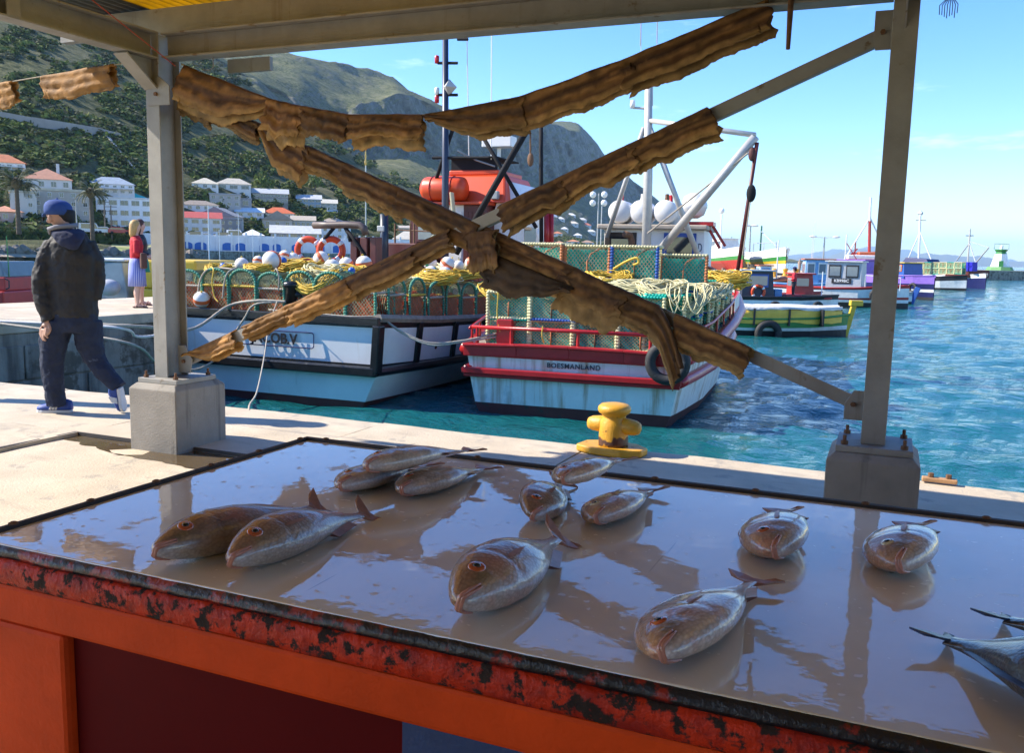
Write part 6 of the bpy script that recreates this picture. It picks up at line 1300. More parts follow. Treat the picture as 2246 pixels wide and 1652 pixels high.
# individual trees between the houses
def tree(label, u, vb, hpx, wpx, mt, seed, k=None, name='tree'):
    if k is None: hh = thit(u, vb); k = hh[0] if hh else 300
    P = DEP(u, vb, k); pxk = k/FPX; h, w = hpx*pxk, wpx*pxk; t = thing(name, label, 'tree', tuple(P), 0, 'trees among the houses')
    part('trunk', lambda m: (m.tube([(0, 0, -1), (.05*h, 0, h*.3), (0, 0, h*.6)], .05*h, 7, rs=[.06*h, .045*h, .02*h]), m.tube([(0, 0, h*.25), (.2*w, .05*w, h*.5)], .02*h, 5), m.tube([(0, 0, h*.3), (-.18*w, -.1*w, h*.55)], .02*h, 5)), m_polet, t)
    V = leaf_cloud(seed, 420, .55, .115); V = V*np.array([w*.5, w*.5, h*.62])+np.array([0, 0, h*.36]); link('crown', npmesh('crown', V, quads(len(V)//4), mt, False), t); HOUSE_RECTS.append((u-wpx/2, u+wpx/2, vb-hpx, vb, k))
for i, (u, vb, hp, wp, mi, lab) in enumerate(((160, 498, 32, 26, 1, 'yellow-green tree in front of the beige apartments'), (265, 512, 16, 34, 0, 'dark round tree in front of the white three-storey building'), (330, 420, 30, 40, 1, 'light green tree on the slope beside the left post'), (570, 425, 40, 44, 1, 'yellow-green tree right of the hillside pair of houses'), (640, 438, 36, 52, 0, 'dark tree between the barn-shaped and blue-grey houses'), (690, 420, 34, 44, 1, 'pale round tree above the blue-grey house'), (484, 468, 26, 26, 0, 'dark bushy tree left of the small white hall'), (740, 492, 30, 60, 0, 'broad dark tree at the right of the mid-town houses'), (600, 462, 22, 40, 0, 'low dark tree above the orange roof'), (840, 525, 60, 60, 0, 'tall dark tree behind the black pole of JACOB.V'), (520, 400, 22, 30, 1, 'light tree on the slope above the cream-roofed house'))): tree(lab, u, vb, hp, wp, m_bushes[mi], 300+i)
def norfolk(label, u, vb, vt, k, seed):
    P = DEP(u, vb, k); h = (vb-vt)*k/FPX; t = thing('norfolk_pine', label, 'tree', tuple(P), 0, 'headland pines'); part('trunk', lambda m: m.tube([(0, 0, -2), (0, 0, h)], .3, 6, rs=[.3, .05]), m_polet, t); V = []
    rs = np.random.RandomState(seed)
    for z in np.linspace(.1, 1, 13):
        for a in np.linspace(0, 6.28, 8)[:-1]:
            L = h*.24*(1.05-z)+.3; q = leaf_cloud(rs.randint(999), 6, .2, .5)*np.array([L*.3, L*.3, .35]); V.append(q+np.array([math.cos(a+z*9)*L*.7, math.sin(a+z*9)*L*.7, z*h]))
    V = np.concatenate(V); link('crown', npmesh('crown', V, quads(len(V)//4), m_bushes[0], False), t)
norfolk('left of the two dark Norfolk pines on the headland', 1602, 556, 522, 620, 1); norfolk('right of the two dark Norfolk pines on the headland', 1615, 556, 527, 620, 2)
# old road wall and stairs on the slope
def slope_strip(name, label, cat, pts, h, mt, wd=1.2):
    P = []
    for (ua, va), (ub, vb_) in zip(pts[:-1], pts[1:]):
        for t_ in np.linspace(0, 1, 8, endpoint=False):
            u, v = ua+(ub-ua)*t_, va+(vb_-va)*t_; hh = thit(u, v)
            if hh: q_ = DEP(u, v, hh[0]); P.append(Vector(q_))
    mb = MB(); rings = [[p+Vector((0, 0, -1)), p+Vector((0, 0, h)), p+Vector((-FWD[0], -FWD[1], 0))*-wd+Vector((0, 0, h)), p+Vector((-FWD[0], -FWD[1], 0))*-wd+Vector((0, 0, -1))] for p in P]; mb.loft(rings); return tag(obj(name, mb, mt), label, cat)
slope_strip('road_wall', 'grey stone road wall running across the bushy slope at the left', 'wall', [(-120, 250), (0, 264), (60, 275), (130, 285), (215, 298), (270, 312)], 2.6, paint((.30, .28, .26), .9, vs=.3))
slope_strip('slope_stairs', 'pale concrete stairway slanting down the slope left of the post', 'stairs', [(233, 308), (252, 330), (280, 362), (296, 384)], 1.6, paint((.42, .40, .36), .9, vs=.3), 2.0)
# hedge, lawn, rocks
def strip(name, pts_lo, pts_hi, mt): 
    vs = [tuple(a) for ab in zip(pts_lo, pts_hi) for a in ab]; mb = MB(); mb.add(vs, [(2*i, 2*i+1, 2*i+3, 2*i+2) for i in range(len(pts_lo)-1)]); return struct(obj(name, mb, mt, None, True))
uu = np.arange(-300, 420, 20.0)
lawn = strip('lawn', [DEP(u, hor(u)+9, 151+u*.07) for u in uu], [DEP(u, hor(u)-8, 172+u*.07) for u in uu], mat('lawn_grass', (.20, .24, .06), .9, var=.2, vs=.3, col2=(.45, .38, .22), c2t=.56, c2sc=.08))
strip('sand', [DEP(u, hor(u)+26, 146+u*.08) for u in uu], [DEP(u, hor(u)+9.3, 151+u*.07) for u in uu], paint((.40, .32, .22), .9, vs=.2))
hv = []
for u in np.arange(-260, 300, 5.0):
    P = DEP(u, hor(u)-12, 172.5+u*.07); q = clouds[int(u) % 8]*np.array([2.2, 2.0, 2.6])*1.0+P+np.array([0, 0, -1.2]); hv.append(q)
hv = np.concatenate(hv); tag(link('hedge', npmesh('hedge', hv, quads(len(hv)//4), m_bushes[0], False)), 'long dark green clipped hedge along the shore road at the left', 'hedge')
rk = MB(); rs2 = np.random.RandomState(3)
for i in range(420):
    u = rs2.uniform(-250, 430); t_ = rs2.rand(); P = DEP(u, hor(u)+9.5+20*t_, 149+u*.075); s_ = rs2.uniform(.35, 1.3); M = Matrix.Rotation(rs2.rand()*6, 3, 'Z')@Matrix.Rotation(rs2.rand()*2, 3, 'X')
    rings = []
    for e in (-.9, -.35, .3, .85): rings.append([Vector(P)+M@(Vector((math.cos(a)*math.cos(e), math.sin(a)*math.cos(e), math.sin(e)*.7))*s_*(.75+.5*rs2.rand())) for a in np.linspace(0, 6.28, 7)[:-1]])
    rk.loft(rings)
o = obj('rock_bank', rk, mat('shore_rock', (.20, .17, .14), .9, var=.5, vs=.8)); tag(o, 'bank of brown and grey boulders along the left shore', 'rocks', kind='stuff')
# bush cover
nb = 0
for it in range(13000):
    u = rs_.uniform(-250, 1330); vt_ = tu('s', u); v = vt_+ (hor(u)-22-vt_)*rs_.rand()**.75
    if v < -60: continue
    k_in = False
    hh = thit(u, v)
    if not hh: continue
    k, z = hh
    if k > 1300 or k < tu('k0', u)+30: continue
    if any(a < u < b and c < v < d and abs(k-hk) < 40 for a, b, c, d, hk in HOUSE_RECTS): continue
    far = k > 420
    if far and rs_.rand() < .30: continue
    if fbm(u/40., v/25., 3.3, 3) < (-.15 if not far else .05): continue
    s_ = rs_.uniform(1.0, 2.3)*(1.0 if k < 420 else 1.4)
    g = 0 if rs_.rand() < .42 else (1 if rs_.rand() < (.62 if k < 380 else .35) else 2)
    q = clouds[rs_.randint(8)][:(240 if k < 420 else 120)]; P = DEP(u, v, k); P[2] = z
    a = rs_.rand()*6.28; ca, sa = math.cos(a), math.sin(a); V = q*np.array([s_*1.25, s_*1.25, s_*.9]); V = np.stack([V[:, 0]*ca-V[:, 1]*sa, V[:, 0]*sa+V[:, 1]*ca, V[:, 2]], 1)+P+np.array([0, 0, -.2*s_]); bv[g].append(V); nb += 1
for g, nm in enumerate(('dark', 'light', 'grey')):
    V = np.concatenate(bv[g]); o = link('hillside_bushes', npmesh('hillside_bushes', V, quads(len(V)//4), m_bushes[g], False)); tag(o, ('dark green bushes covering the hillside behind the town', 'bright green bushes covering the hillside behind the town', 'grey-green fynbos bushes covering the hillside behind the town')[g], 'bushes', kind='stuff')
print('BUSHES', nb)
# ================================================================ HARBOUR AT THE RIGHT
hq = [GR(1380, 613, 0), GR(1890, 610, 0), DEP(1880, 0, 150), DEP(1300, 0, 150)]
hqb = MB(); pl = [(p[0], p[1]) for p in hq]; hqb.prism(pl, -4, .0, 'z'); struct(obj('harbour_quay', hqb, [m_conc]))
for i, u in enumerate((1623, 1634, 1650, 1664, 1677, 1697, 1721, 1745, 1768)):
    P = GR(u, 606+(i % 3), 0); t = thing('quay_bollard', 'orange-yellow quay bollard, %s from the left in the far row' % ORD[i], 'bollard', tuple(P), 0, 'far row of quay bollards')
    part('column', lambda m: m.lathe([(.30, 0), (.24, .12), (.20, .2), (.20, .52), (.27, .60), (.27, .70), (.1, .76)], 12), m_by, t, smooth=True); part('base', lambda m: m.box((-.34, -.34, -.01), (.34, .34, .06)), m_by, t)
def lamp_post(label, u, v0, v1, k, two=False):
    P = DEP(u, v0, k); h = (v0-v1)*k/FPX; t = thing('lamp_post', label, 'lamp post', tuple(P), R_(22.9), 'harbour lamp posts'); part('shaft', lambda m: m.tube([(0, 0, -.5), (0, 0, h)], .1, 8, rs=[.11, .06]), m_grey, t)
    for x in ((-1.2, 1.2) if two else (-.45, .45)): part('lamp_head', lambda m: (m.tube([(0, 0, h-.1), (x, 0, h)], .04, 6), m.ball((x, 0, h), .3, 10, 6, sc=(1.3, .7, .4))), m_white, t)
lamp_post('grey lamp post with two round heads behind the boats on the hard', 1641, 585, 497, 96); lamp_post('double-armed lamp post left of the red-masted boat', 1803, 596, 521, 92, True)
def mk_hull(t, L, beam, levels, bands, mats, bowf=1.0, sheer=.5, transom=.85):
    """levels: [(halfwidth fraction, z)]; local y forward"""
    lv = [(beam/2*w, z) for w, z in levels]
    st = densify([sta(0, transom, .05, lv, .05), sta(L*.2, .97, 0, lv), sta(L*.45, 1, .02, lv), sta(L*.68, .86, sheer*.3, lv, .12), sta(L*.86, .5, sheer*.7, lv, .35), sta(L, .04, sheer, lv, .75)], 4)
    obj('hull', hull(st, bands, None), mats, t); n = len(st)
    dk = MB(); dk.add([(sd*(l[0][0]-.03), y, l[0][1]-.12) for y, l in st for sd in (-1, 1)], [(2*i, 2*i+1, 2*i+3, 2*i+2) for i in range(n-1)]); obj('deck', dk, m_wood, t)
    for sd in (1, -1):
        b_ = MB(); b_.tube([(sd*l[0][0], y, l[0][1]) for y, l in st], .05, 6); obj('gunwale', b_, mats[bands[0]], t, True)
    return st
def boat_at(label, s, b, name='small_boat', grp=None):
    """s, b: stern and bow (u, v) on the water"""
    A, B_ = GR(*s, ZW), GR(*b, ZW); d = B_-A; L = float(np.linalg.norm(d[:2])); ang = math.degrees(math.atan2(d[1], d[0]))-90; F_ = Fr((A[0], A[1], ZW), ang); return thing(name, label, 'boat', tuple(F_.o), F_.a, grp), F_, L
def cabin(t, x0, x1, y0, y1, z0, z1, wm, rm, win=None, frame=None, rake=.15, nw=1, side=1):
    part('cabin_wall', lambda m: m.loft([[(x0, y0, z0), (x1, y0, z0), (x1, y1, z0), (x0, y1, z0)], [(x0+.05, y0+.04, z1), (x1-.05, y0+.04, z1), (x1-.05, y1-rake, z1), (x0+.05, y1-rake, z1)]]), wm, t, .02)
    part('cabin_roof', lambda m: m.box((x0-.08, y0-.1, z1+.002), (x1+.08, y1+.02, z1+.08)), rm, t, .02)
    h = z1-z0; yw = (y1-rake-y0)/nw
    for i in range(nw):
        for sx, xx in ((1, x1), (-1, x0)):
            a, b_ = y0+yw*i+.14*yw, y0+yw*(i+1)-.14*yw; xa = xx-sx*.03
            w = part('window', lambda m: m.box((min(xa, xa+sx*.045), a, z0+h*.45), (max(xa, xa+sx*.045), b_, z0+h*.90)), frame or wm, t); part('pane', lambda m: m.box((min(xa+sx*.045, xa+sx*.055), a+.06, z0+h*.51), (max(xa+sx*.045, xa+sx*.055), b_-.06, z0+h*.84)), MGL, w)
    w = part('window', lambda m: m.box((x0+.2, y0-.0, z0+h*.45), (x1-.2, y0+.03, z0+h*.9)), frame or wm, t); part('pane', lambda m: m.box((x0+.28, y0-.012, z0+h*.5), (x1-.28, y0-.001, z0+h*.84)), MGL, w)
cW = paint((.74, .74, .72), .4, streak=(.5, .4, .3), stt=.72, ssc=(3, 3, .5)); cBk = paint((.02, .02, .022), .5); cGr = paint((.04, .22, .05), .4); cR = paint((.40, .03, .025), .45); cBl = paint((.02, .08, .32), .4); cNv = paint((.012, .015, .09), .4); cPu = paint((.26, .14, .52), .45); cSky = paint((.18, .38, .66), .45); cDk = paint((.03, .035, .055), .5); cGy = paint((.40, .42, .45), .5); cY = paint((.62, .42, .03), .5); cOr = paint((.55, .14, .05), .5)
# 1 skiff under canvas
t, F_, L = boat_at('green and white skiff covered with a yellow tarpaulin, nearest at the right', (1560, 731), (1858, 738), 'covered_skiff')
st = mk_hull(t, L, 2.0, [(1, .62), (.97, .30), (.93, .20), (.8, -.3)], [0, 1, 2], [cGr, cW, cBk], sheer=.18)
m_tarp = mat('yellow_tarpaulin', (.80, .48, .06), .6, var=.2, vs=3, bump=.05, bsc=3); m_tarpw = mat('white_tarpaulin', (.62, .60, .56), .6, var=.15, vs=3, bump=.05, bsc=3)
def tarp(y0, y1, lift, w0, w1, z0, z1):
    mb = MB(); rings = []
    for y in np.linspace(y0, y1, 22):
        hw = float(np.interp(y, [s[0] for s in st], [s[1][0][0] for s in st])); rg = []
        for a in np.linspace(-1, 1, 15): rg.append((hw*(1.03)*(a/abs(a) if abs(a) > w0 else a/w0) if a else 0, y, z1-(z1-z0)*max(0, abs(a)-w0)/(1-w0)+.035*float(fbm(y*1.5, a*3, 2, 3))))
        rings.append(rg)
    mb.loft(rings, cap=False, closed=False); return mb
obj('tarpaulin', tarp(.1, L*.93, 0, .55, 1, .48, .98), m_tarp, t, True); obj('tarpaulin_top', tarp(.1, L*.93, 0, .80, 1, .95, 1.08), m_tarpw, t, True)
part('stem_post', lambda m: m.bar((0, L*.97, -.2), (0, L*1.03, 1.15), .14, .18), cY, t, .02); part('stem_head', lambda m: m.box((-.12, L*1.0, 1.12), (.12, L*1.09, 1.32)), cY, t, .02)
for y in (L*.25, L*.5, L*.74): part('tie', lambda m: m.box((.6, y, .4), (1.05, y+.06, 1.0)), cBk, t)
tyre('old_tyre', 'half-sunk tyre against the side of the covered skiff', F_.W((1.05, L*.36, .12)), .36, .13, (math.pi/2, 0, F_.a+math.pi/2))
# 2 blue-cabin boat
t, F_, L = boat_at('black and white workboat with dark blue cabin and life ring', (1555, 684), (1835, 691))
mk_hull(t, L, 2.3, [(1, .86), (.98, .70), (.95, .22), (.85, -.3)], [0, 1, 0], [cBk, cW], sheer=.15)
cabin(t, -.85, .85, L*.22, L*.47, .72, 2.15, cDk, cGy, frame=cBl, nw=1, rake=.1)
part('crate', lambda m: m.box((-.3, L*.58, .74), (.4, L*.7, 1.0)), cR, t, .02); part('fish_bin', lambda m: m.box((-.7, L*.5, .74), (.1, L*.56, 1.25)), paint((.1, .3, .6), .4), t, .03)
part('tiller_post', lambda m: m.tube([(.2, L*.86, .7), (.2, L*.86, 2.2)], .03, 6), cW, t); part('fore_deck', lambda m: m.box((-.5, L*.68, .8), (.5, L*.93, .90)), cR, t, .03)
part('anchor', lambda m: (m.tube([(0, L*.97, .9), (0, L*1.04, .2)], .03, 6), m.tube([(-.2, L*1.02, .2), (0, L*1.06, .05), (.2, L*1.02, .2)], .03, 6)), cBk, t)
lifebuoy('orange life ring on the side of the dark blue cabin', F_.W((.92, L*.345, 1.12)), .30, .075, (math.pi/2, 0, F_.a+math.pi/2))
tyre('old_tyre', 'tyre fender at the middle of the black and white workboat', F_.W((1.2, L*.47, .38)), .22, .09, (math.pi/2, 0, F_.a+math.pi/2)); tyre('old_tyre', 'tyre fender near the bow of the black and white workboat', F_.W((1.06, L*.80, .42)), .22, .09, (math.pi/2, 0, F_.a+math.pi/2+.25))
MANRED = F_.W((.1, L*.645, .74))
# 3 red-cabin boat
t, F_, L = boat_at('small red boat with a red deckhouse behind the man in red', (1640, 672), (1800, 676))
mk_hull(t, L, 2.0, [(1, .75), (.97, .5), (.93, .15), (.85, -.3)], [0, 1, 0], [cR, cW], sheer=.2); cabin(t, -.75, .75, L*.55, L*.85, .6, 1.95, cR, cR, frame=cR)
# 4 KB99BC
t, F_, L = boat_at('white boat with red stripes and grey cabin lettered KB 99 BC', (1676, 664), (1990, 678))
mk_hull(t, L, 2.6, [(1, 1.10), (.99, 1.0), (.97, .52), (.96, .42), (.94, .28), (.85, -.3)], [0, 1, 0, 1, 2], [cR, cW, cBk], sheer=.3)
y0, y1 = L*.455, L*.70; cabin(t, -1.0, 1.0, y0, y1, 1.0, 2.72, cGy, paint((.6, .6, .6), .5), frame=cBk, nw=2, rake=.08)
part('name_board', lambda m: m.box((1.012, y0+.35, 1.42), (1.03, y0+1.5, 1.74)), cBk, t, .02); lettering('KB99BC', .25, cW, t, (1.034, y0+.925, 1.58), (math.pi/2, 0, math.pi/2), bold=.004)
part('pulpit', lambda m: m.tube([(.9, L*.72, 1.0), (.9, L*.72, 1.95), (.9, L*.95, 1.85), (.9, L*.95, 1.1)], .03, 6), cW, t)
tyre('old_tyre', 'tyre fender hanging on the white boat lettered KB 99 BC', F_.W((1.22, L*.80, .78)), .26, .10, (math.pi/2, 0, F_.a+math.pi/2+.2))
# 5 blue and white wheelhouse boat with orange roof
t, F_, L = boat_at('white and sky-blue boat with orange wheelhouse roof behind the red deckhouse', (1690, 655), (1860, 660))
mk_hull(t, L, 2.4, [(1, 1.1), (.98, .9), (.95, .3), (.85, -.3)], [0, 1, 2], [cSky, cW, cBk], sheer=.4); cabin(t, -.95, .95, L*.40, L*.78, 1.0, 2.85, cSky, cOr, frame=cW, nw=2, rake=.5); lettering('30 C', .28, cNv, t, (1.02, L*.62, 1.35), (math.pi/2, 0, math.pi/2))
for x in (-.4, .3): part('whip_antenna', lambda m: m.tube([(x, L*.5, 2.9), (x+.1, L*.5, 5.6)], .015, 5), cW, t)
# 6 purple boat
t, F_, L = boat_at('purple-hulled boat with dark windows, crossed by the right post', (1835, 645), (2046, 659))
mk_hull(t, L, 3.0, [(1, 1.75), (.99, 1.15), (.97, .75), (.95, .55), (.9, .2), (.85, -.3)], [0, 1, 2, 1, 3], [cPu, cNv, cW, cBk], sheer=.1); cabin(t, -1.2, 1.2, L*.05, L*.42, 1.7, 2.9, cPu, cPu, frame=cNv, nw=3)
cabin(t, -1.0, 1.0, L*.60, L*.80, 1.6, 2.75, cBl, cY, frame=cOr, nw=2)
tyre('old_tyre', 'tyre fender on the dark stern right of the right post', F_.W((1.45, L*.93, .9)), .3, .11, (math.pi/2, 0, F_.a+math.pi/2))
# 7 outboard dinghy
t, F_, L = boat_at('white dinghy with a blue outboard bracket just right of the right post', (1880, 662), (2000, 668), 'dinghy')
mk_hull(t, L, 1.7, [(1, .72), (.98, .5), (.95, .15), (.85, -.3)], [0, 1, 2], [cGy, cW, cBk], sheer=.1, transom=.9); part('rudder', lambda m: m.bar((0, L*.96, -.1), (0, L*1.08, 1.15), .1, .35), cBl, t, .03)
tyre('old_tyre', 'tyre fender on the white dinghy right of the right post', F_.W((.85, L*.72, .45)), .26, .10, (math.pi/2, 0, F_.a+math.pi/2))
# 8 big red boat
t, F_, L = boat_at('large red and white trawler with a tall rust-red mast left of the right post', (1790, 628), (2010, 634), 'trawler')
mk_hull(t, L, 4.0, [(1, 1.6), (.99, 1.3), (.95, .4), (.85, -.4)], [0, 0, 1], [cR, cBk], sheer=.8); LT = lambda u, v: F_.Lc(u, v, 0)
def fromuv(u, v, x=0.0):
    d = ray(u, v); n_ = F_.X; k = (x-(CO-F_.o)@n_)/(d@n_); P = CO+d*k-F_.o; return Vector((P@F_.X, P@F_.Y, P[2]))
q0, q1 = fromuv(1832, 600).y, fromuv(1945, 600).y; cabin(t, -1.5, 1.5, q0, q1, 1.4, 3.0, cW, cR, frame=cW, nw=4); part('boat_deck', lambda m: m.box((-1.3, q0+1, 3.1), (1.3, q1, 3.6)), cW, t, .1)
part('raft_pile', lambda m: m.box((-.8, q0+2.2, 3.61), (.9, q1-.5, 3.95)), cOr, t, .1)
for (a, b_, r, mt) in (((1905, 600), (1907, 485), .16, cR), ((1907, 485), (1909, 433), .12, cW), ((1907, 478), (1838, 592), .08, cW), ((1908, 478), (1945, 560), .08, cW), ((1872, 592), (1876, 528), .07, cR), ((1832, 600), (1880, 545), .07, cR), ((1880, 590), (1940, 552), .07, cR), ((1866, 556), (1940, 552), .05, cR), ((1866, 600), (1866, 556), .06, cR), ((1935, 600), (1935, 553), .06, cR)): part('spar', lambda m: m.tube([fromuv(*a), fromuv(*b_)], r, 8), mt, t)
part('upper_bridge', lambda m: m.box((-1.0, fromuv(1870, 560).y, fromuv(1870, 580).z), (1.0, fromuv(1932, 560).y, fromuv(1870, 558).z)), cR, t, .05)
# 9 white-masted boat
t, F_, L = boat_at('dark blue trawler with a white tripod mast behind the pot pile', (1930, 622), (2110, 630), 'trawler')
mk_hull(t, L, 4.2, [(1, 1.6), (.99, 1.3), (.95, .4), (.85, -.4)], [0, 1, 2], [cNv, cW, cBk], sheer=.8); q0, q1 = fromuv(1975, 600).y, fromuv(2065, 600).y
part('whaleback', lambda m: m.loft([[(-1.6, q0, 1.5), (1.6, q0, 1.5), (1.6, q1, 1.5), (-1.6, q1, 1.5)], [(-1.2, q0+1.5, 3.6), (1.2, q0+1.5, 3.6), (1.2, q1-1.5, 3.4), (-1.2, q1-1.5, 3.4)]]), cNv, t, .05); part('white_band', lambda m: m.box((1.3, q0+1.2, 2.1), (1.62, q0+3, 2.4)), cW, t)
for (a, b_, r, mt) in (((2013, 600), (2018, 462), .13, cW), ((2016, 510), (1978, 598), .07, cW), ((2018, 510), (2050, 592), .07, cW), ((2008, 483), (2030, 483), .05, cBk), ((2014, 468), (2022, 468), .2, cGy)): part('spar', lambda m: m.tube([fromuv(*a), fromuv(*b_)], r, 8), mt, t)
# 10 pot boat
t, F_, L = boat_at('white boat with a brown pile of pots and a teal net on deck', (1990, 632), (2118, 638))
mk_hull(t, L, 3.4, [(1, 1.35), (.99, .9), (.96, .6), (.9, .2), (.85, -.3)], [2, 0, 0, 1], [cW, cBk, cBk], sheer=.3)
m_pile = mat('brown_pot_pile', (.30, .20, .11), .9, var=.5, vs=4)
for i, u in enumerate(np.linspace(2000, 2100, 7)):
    for j in range(2):
        p = fromuv(u, 601-j*13, .4); tt = thing('lobster_pot', 'brown far-off lobster pot in the %s row of the pile, %s from the left' % (('lower', 'upper')[j], ORD[i]), 'lobster pot', F_.W(p), F_.a+math.pi/2, 'far pots on the white boat')
        for nm, me in (potB if (i+j) % 3 else potB3): link(nm, me, tt)
        tt.scale = (1.15, 1.15, 1.4)
# 11 blue crate boat
t, F_, L = boat_at('blue-hulled boat with a stack of blue crates below its grey mast', (2070, 628), (2160, 635))
mk_hull(t, L, 3.4, [(1, 1.3), (.99, 1.0), (.96, .5), (.85, -.3)], [0, 1, 1], [cW, cNv], sheer=.5)
part('wheelhouse', lambda m: m.box((-1.2, fromuv(2094, 600).y, 1.3), (1.2, fromuv(2146, 600).y, fromuv(2094, 591).z)), m_maroonwood, t, .05)
for (a, b_, r, mt) in (((2120, 600), (2127, 502), .1, m_alu), ((2124, 535), (2097, 572), .06, cGy), ((2126, 535), (2142, 585), .06, cGy), ((2130, 588), (2168, 543), .07, m_alu), ((2126, 530), (2168, 543), .03, cGy), ((2118, 517), (2134, 517), .05, cBk)): part('spar', lambda m: m.tube([fromuv(*a), fromuv(*b_)], r, 8), mt, t)
for i, u in enumerate((2098, 2107, 2116, 2125, 2134)):
    for j in range(2):
        p = fromuv(u, 589-j*8, 1.0); cb_ = MB(); s_ = .38
        cb_.box((-s_, -s_*.8, -.32), (s_, s_*.8, .32)); o = obj('crate', cb_, paint((.02, .02, .4), .4) if i != 2 else paint((.4, .03, .05), .4), None, False, .03, F_.W(p), F_.a+math.pi/2); tag(o, '%s crate in the %s row on the blue-hulled boat, %s from the left' % ('red' if i == 2 else 'blue', ('lower', 'upper')[j], ORD[i]), 'crate', 'stacked crates on the blue-hulled boat')
# two more small boats to fill the raft of hulls
t, F_, L = boat_at('small blue and white boat moored behind the trawler and purple boat', (1770, 640), (1900, 644)); mk_hull(t, L, 2.4, [(1, 1.2), (.98, .95), (.95, .3), (.85, -.3)], [0, 1, 2], [cBl, cW, cBk], sheer=.4); cabin(t, -.9, .9, L*.3, L*.6, 1.1, 2.6, cBl, cR, frame=cW, nw=2); part('mast', lambda m: m.tube([(0, L*.6, 1.2), (0, L*.6, 5.2)], .05, 6), cW, t); part('derrick', lambda m: m.tube([(0, L*.6, 4.5), (0, L*.95, 1.8)], .04, 6), cR, t)
t, F_, L = boat_at('small orange-decked white boat moored between the red deckhouse and the far quay', (1640, 645), (1760, 648)); mk_hull(t, L, 2.3, [(1, 1.1), (.98, .9), (.95, .3), (.85, -.3)], [0, 1, 2], [cOr, cW, cBk], sheer=.4); cabin(t, -.85, .85, L*.15, L*.4, 1.0, 2.3, cW, cOr, frame=cSky, nw=1); part('net_heap', lambda m: m.ball((0, L*.7, 1.1), .7, 10, 6, sc=(1, 1.5, .6)), cOr, t, smooth=True); part('mast', lambda m: m.tube([(0, L*.5, 1.0), (0, L*.5, 4.4)], .05, 6), cW, t)
# boats on the hard
def hard(label, u0, u1, vk, cols, mast, cab):
    k = 92.0; A, B_ = DEP(u0, vk, k+6), DEP(u1, vk, k-4); A[2] = B_[2] = .25; d = B_-A; L = float(np.linalg.norm(d[:2])); F2 = Fr(A, math.degrees(math.atan2(d[1], d[0]))-90); t = thing('boat_on_hard', label, 'boat', tuple(F2.o), F2.a, 'boats on the hard')
    mk_hull(t, L, 3.0, [(1, 2.0), (.99, 1.3), (.96, 1.0), (.9, .8), (.3, .0)], [0, 1, 2, 3], cols, sheer=.5)
    for y in (L*.25, L*.65): part('cradle', lambda m: (m.box((-.9, y, -.3), (.9, y+.25, .35)),), m_wood, t)
    return t, F2, L
t, F2, L = hard('white boat with green stripe and red bottom standing on the far quay', 1556, 1628, 588, [cW, cGr, cR, cR], None, None); cabin(t, -.9, .9, L*.25, L*.62, 2.0, 3.3, cW, cW, nw=2)
part('mast', lambda m: m.tube([(0, L*.3, 2), (0, L*.3, 6.2)], .09, 8), cW, t); part('dome', lambda m: m.ball((0, L*.3, 6.3), .3, 10, 6), cW, t, smooth=True)
t, F2, L = hard('white boat with green and yellow stripes on the far quay under a green mast', 1655, 1722, 594, [cW, cGr, cY, cW], None, None)
part('mast', lambda m: m.tube([(0, L*.15, 2), (0, L*.15, 4.9)], .09, 8), paint((.03, .14, .1), .5), t); part('derrick', lambda m: m.tube([(0, L*.15, 4.3), (0, L*.7, 2.6)], .05, 6), cGy, t)
part('deck_rail', lambda m: (m.tube([(.9, L*.2, 2.0), (.9, L*.2, 3.0), (.9, L*.95, 3.0), (.9, L*.95, 2.2)], .03, 6), m.tube([(.9, L*.55, 2.0), (.9, L*.55, 3.0)], .03, 6)), cGy, t)
hut = MB(); P = GR(1628, 600, 0); hut.box((-.9, 0, 0), (.9, 1, 1.6)); tag(obj('quay_box', hut, paint((.42, .36, .25), .8), None, False, .03, tuple(P), R_(22)), 'beige utility box on the far quay behind the bollards', 'box')
for i, (u, v) in enumerate(((1752, 598), (1828, 600))):
    P = GR(u, v, 0); pb2 = MB(); pb2.loft([[(math.cos(a)*rx, math.sin(a)*.16, z) for a in np.linspace(0, 2*math.pi, 9)[:-1]] for rx, z in ((.12, 0), (.16, .5), (.2, .85), (.25, 1.3), (.2, 1.45), (.08, 1.5), (.11, 1.6), (.10, 1.72), (.02, 1.78))])
    tag(obj('person', pb2, paint(((.3, .22, .17), (.03, .04, .06))[i], .8), None, True, loc=tuple(P)), ('bare-armed person standing on the far quay by the red winch', 'person in dark clothes on the far quay left of the trawler mast')[i], 'person')
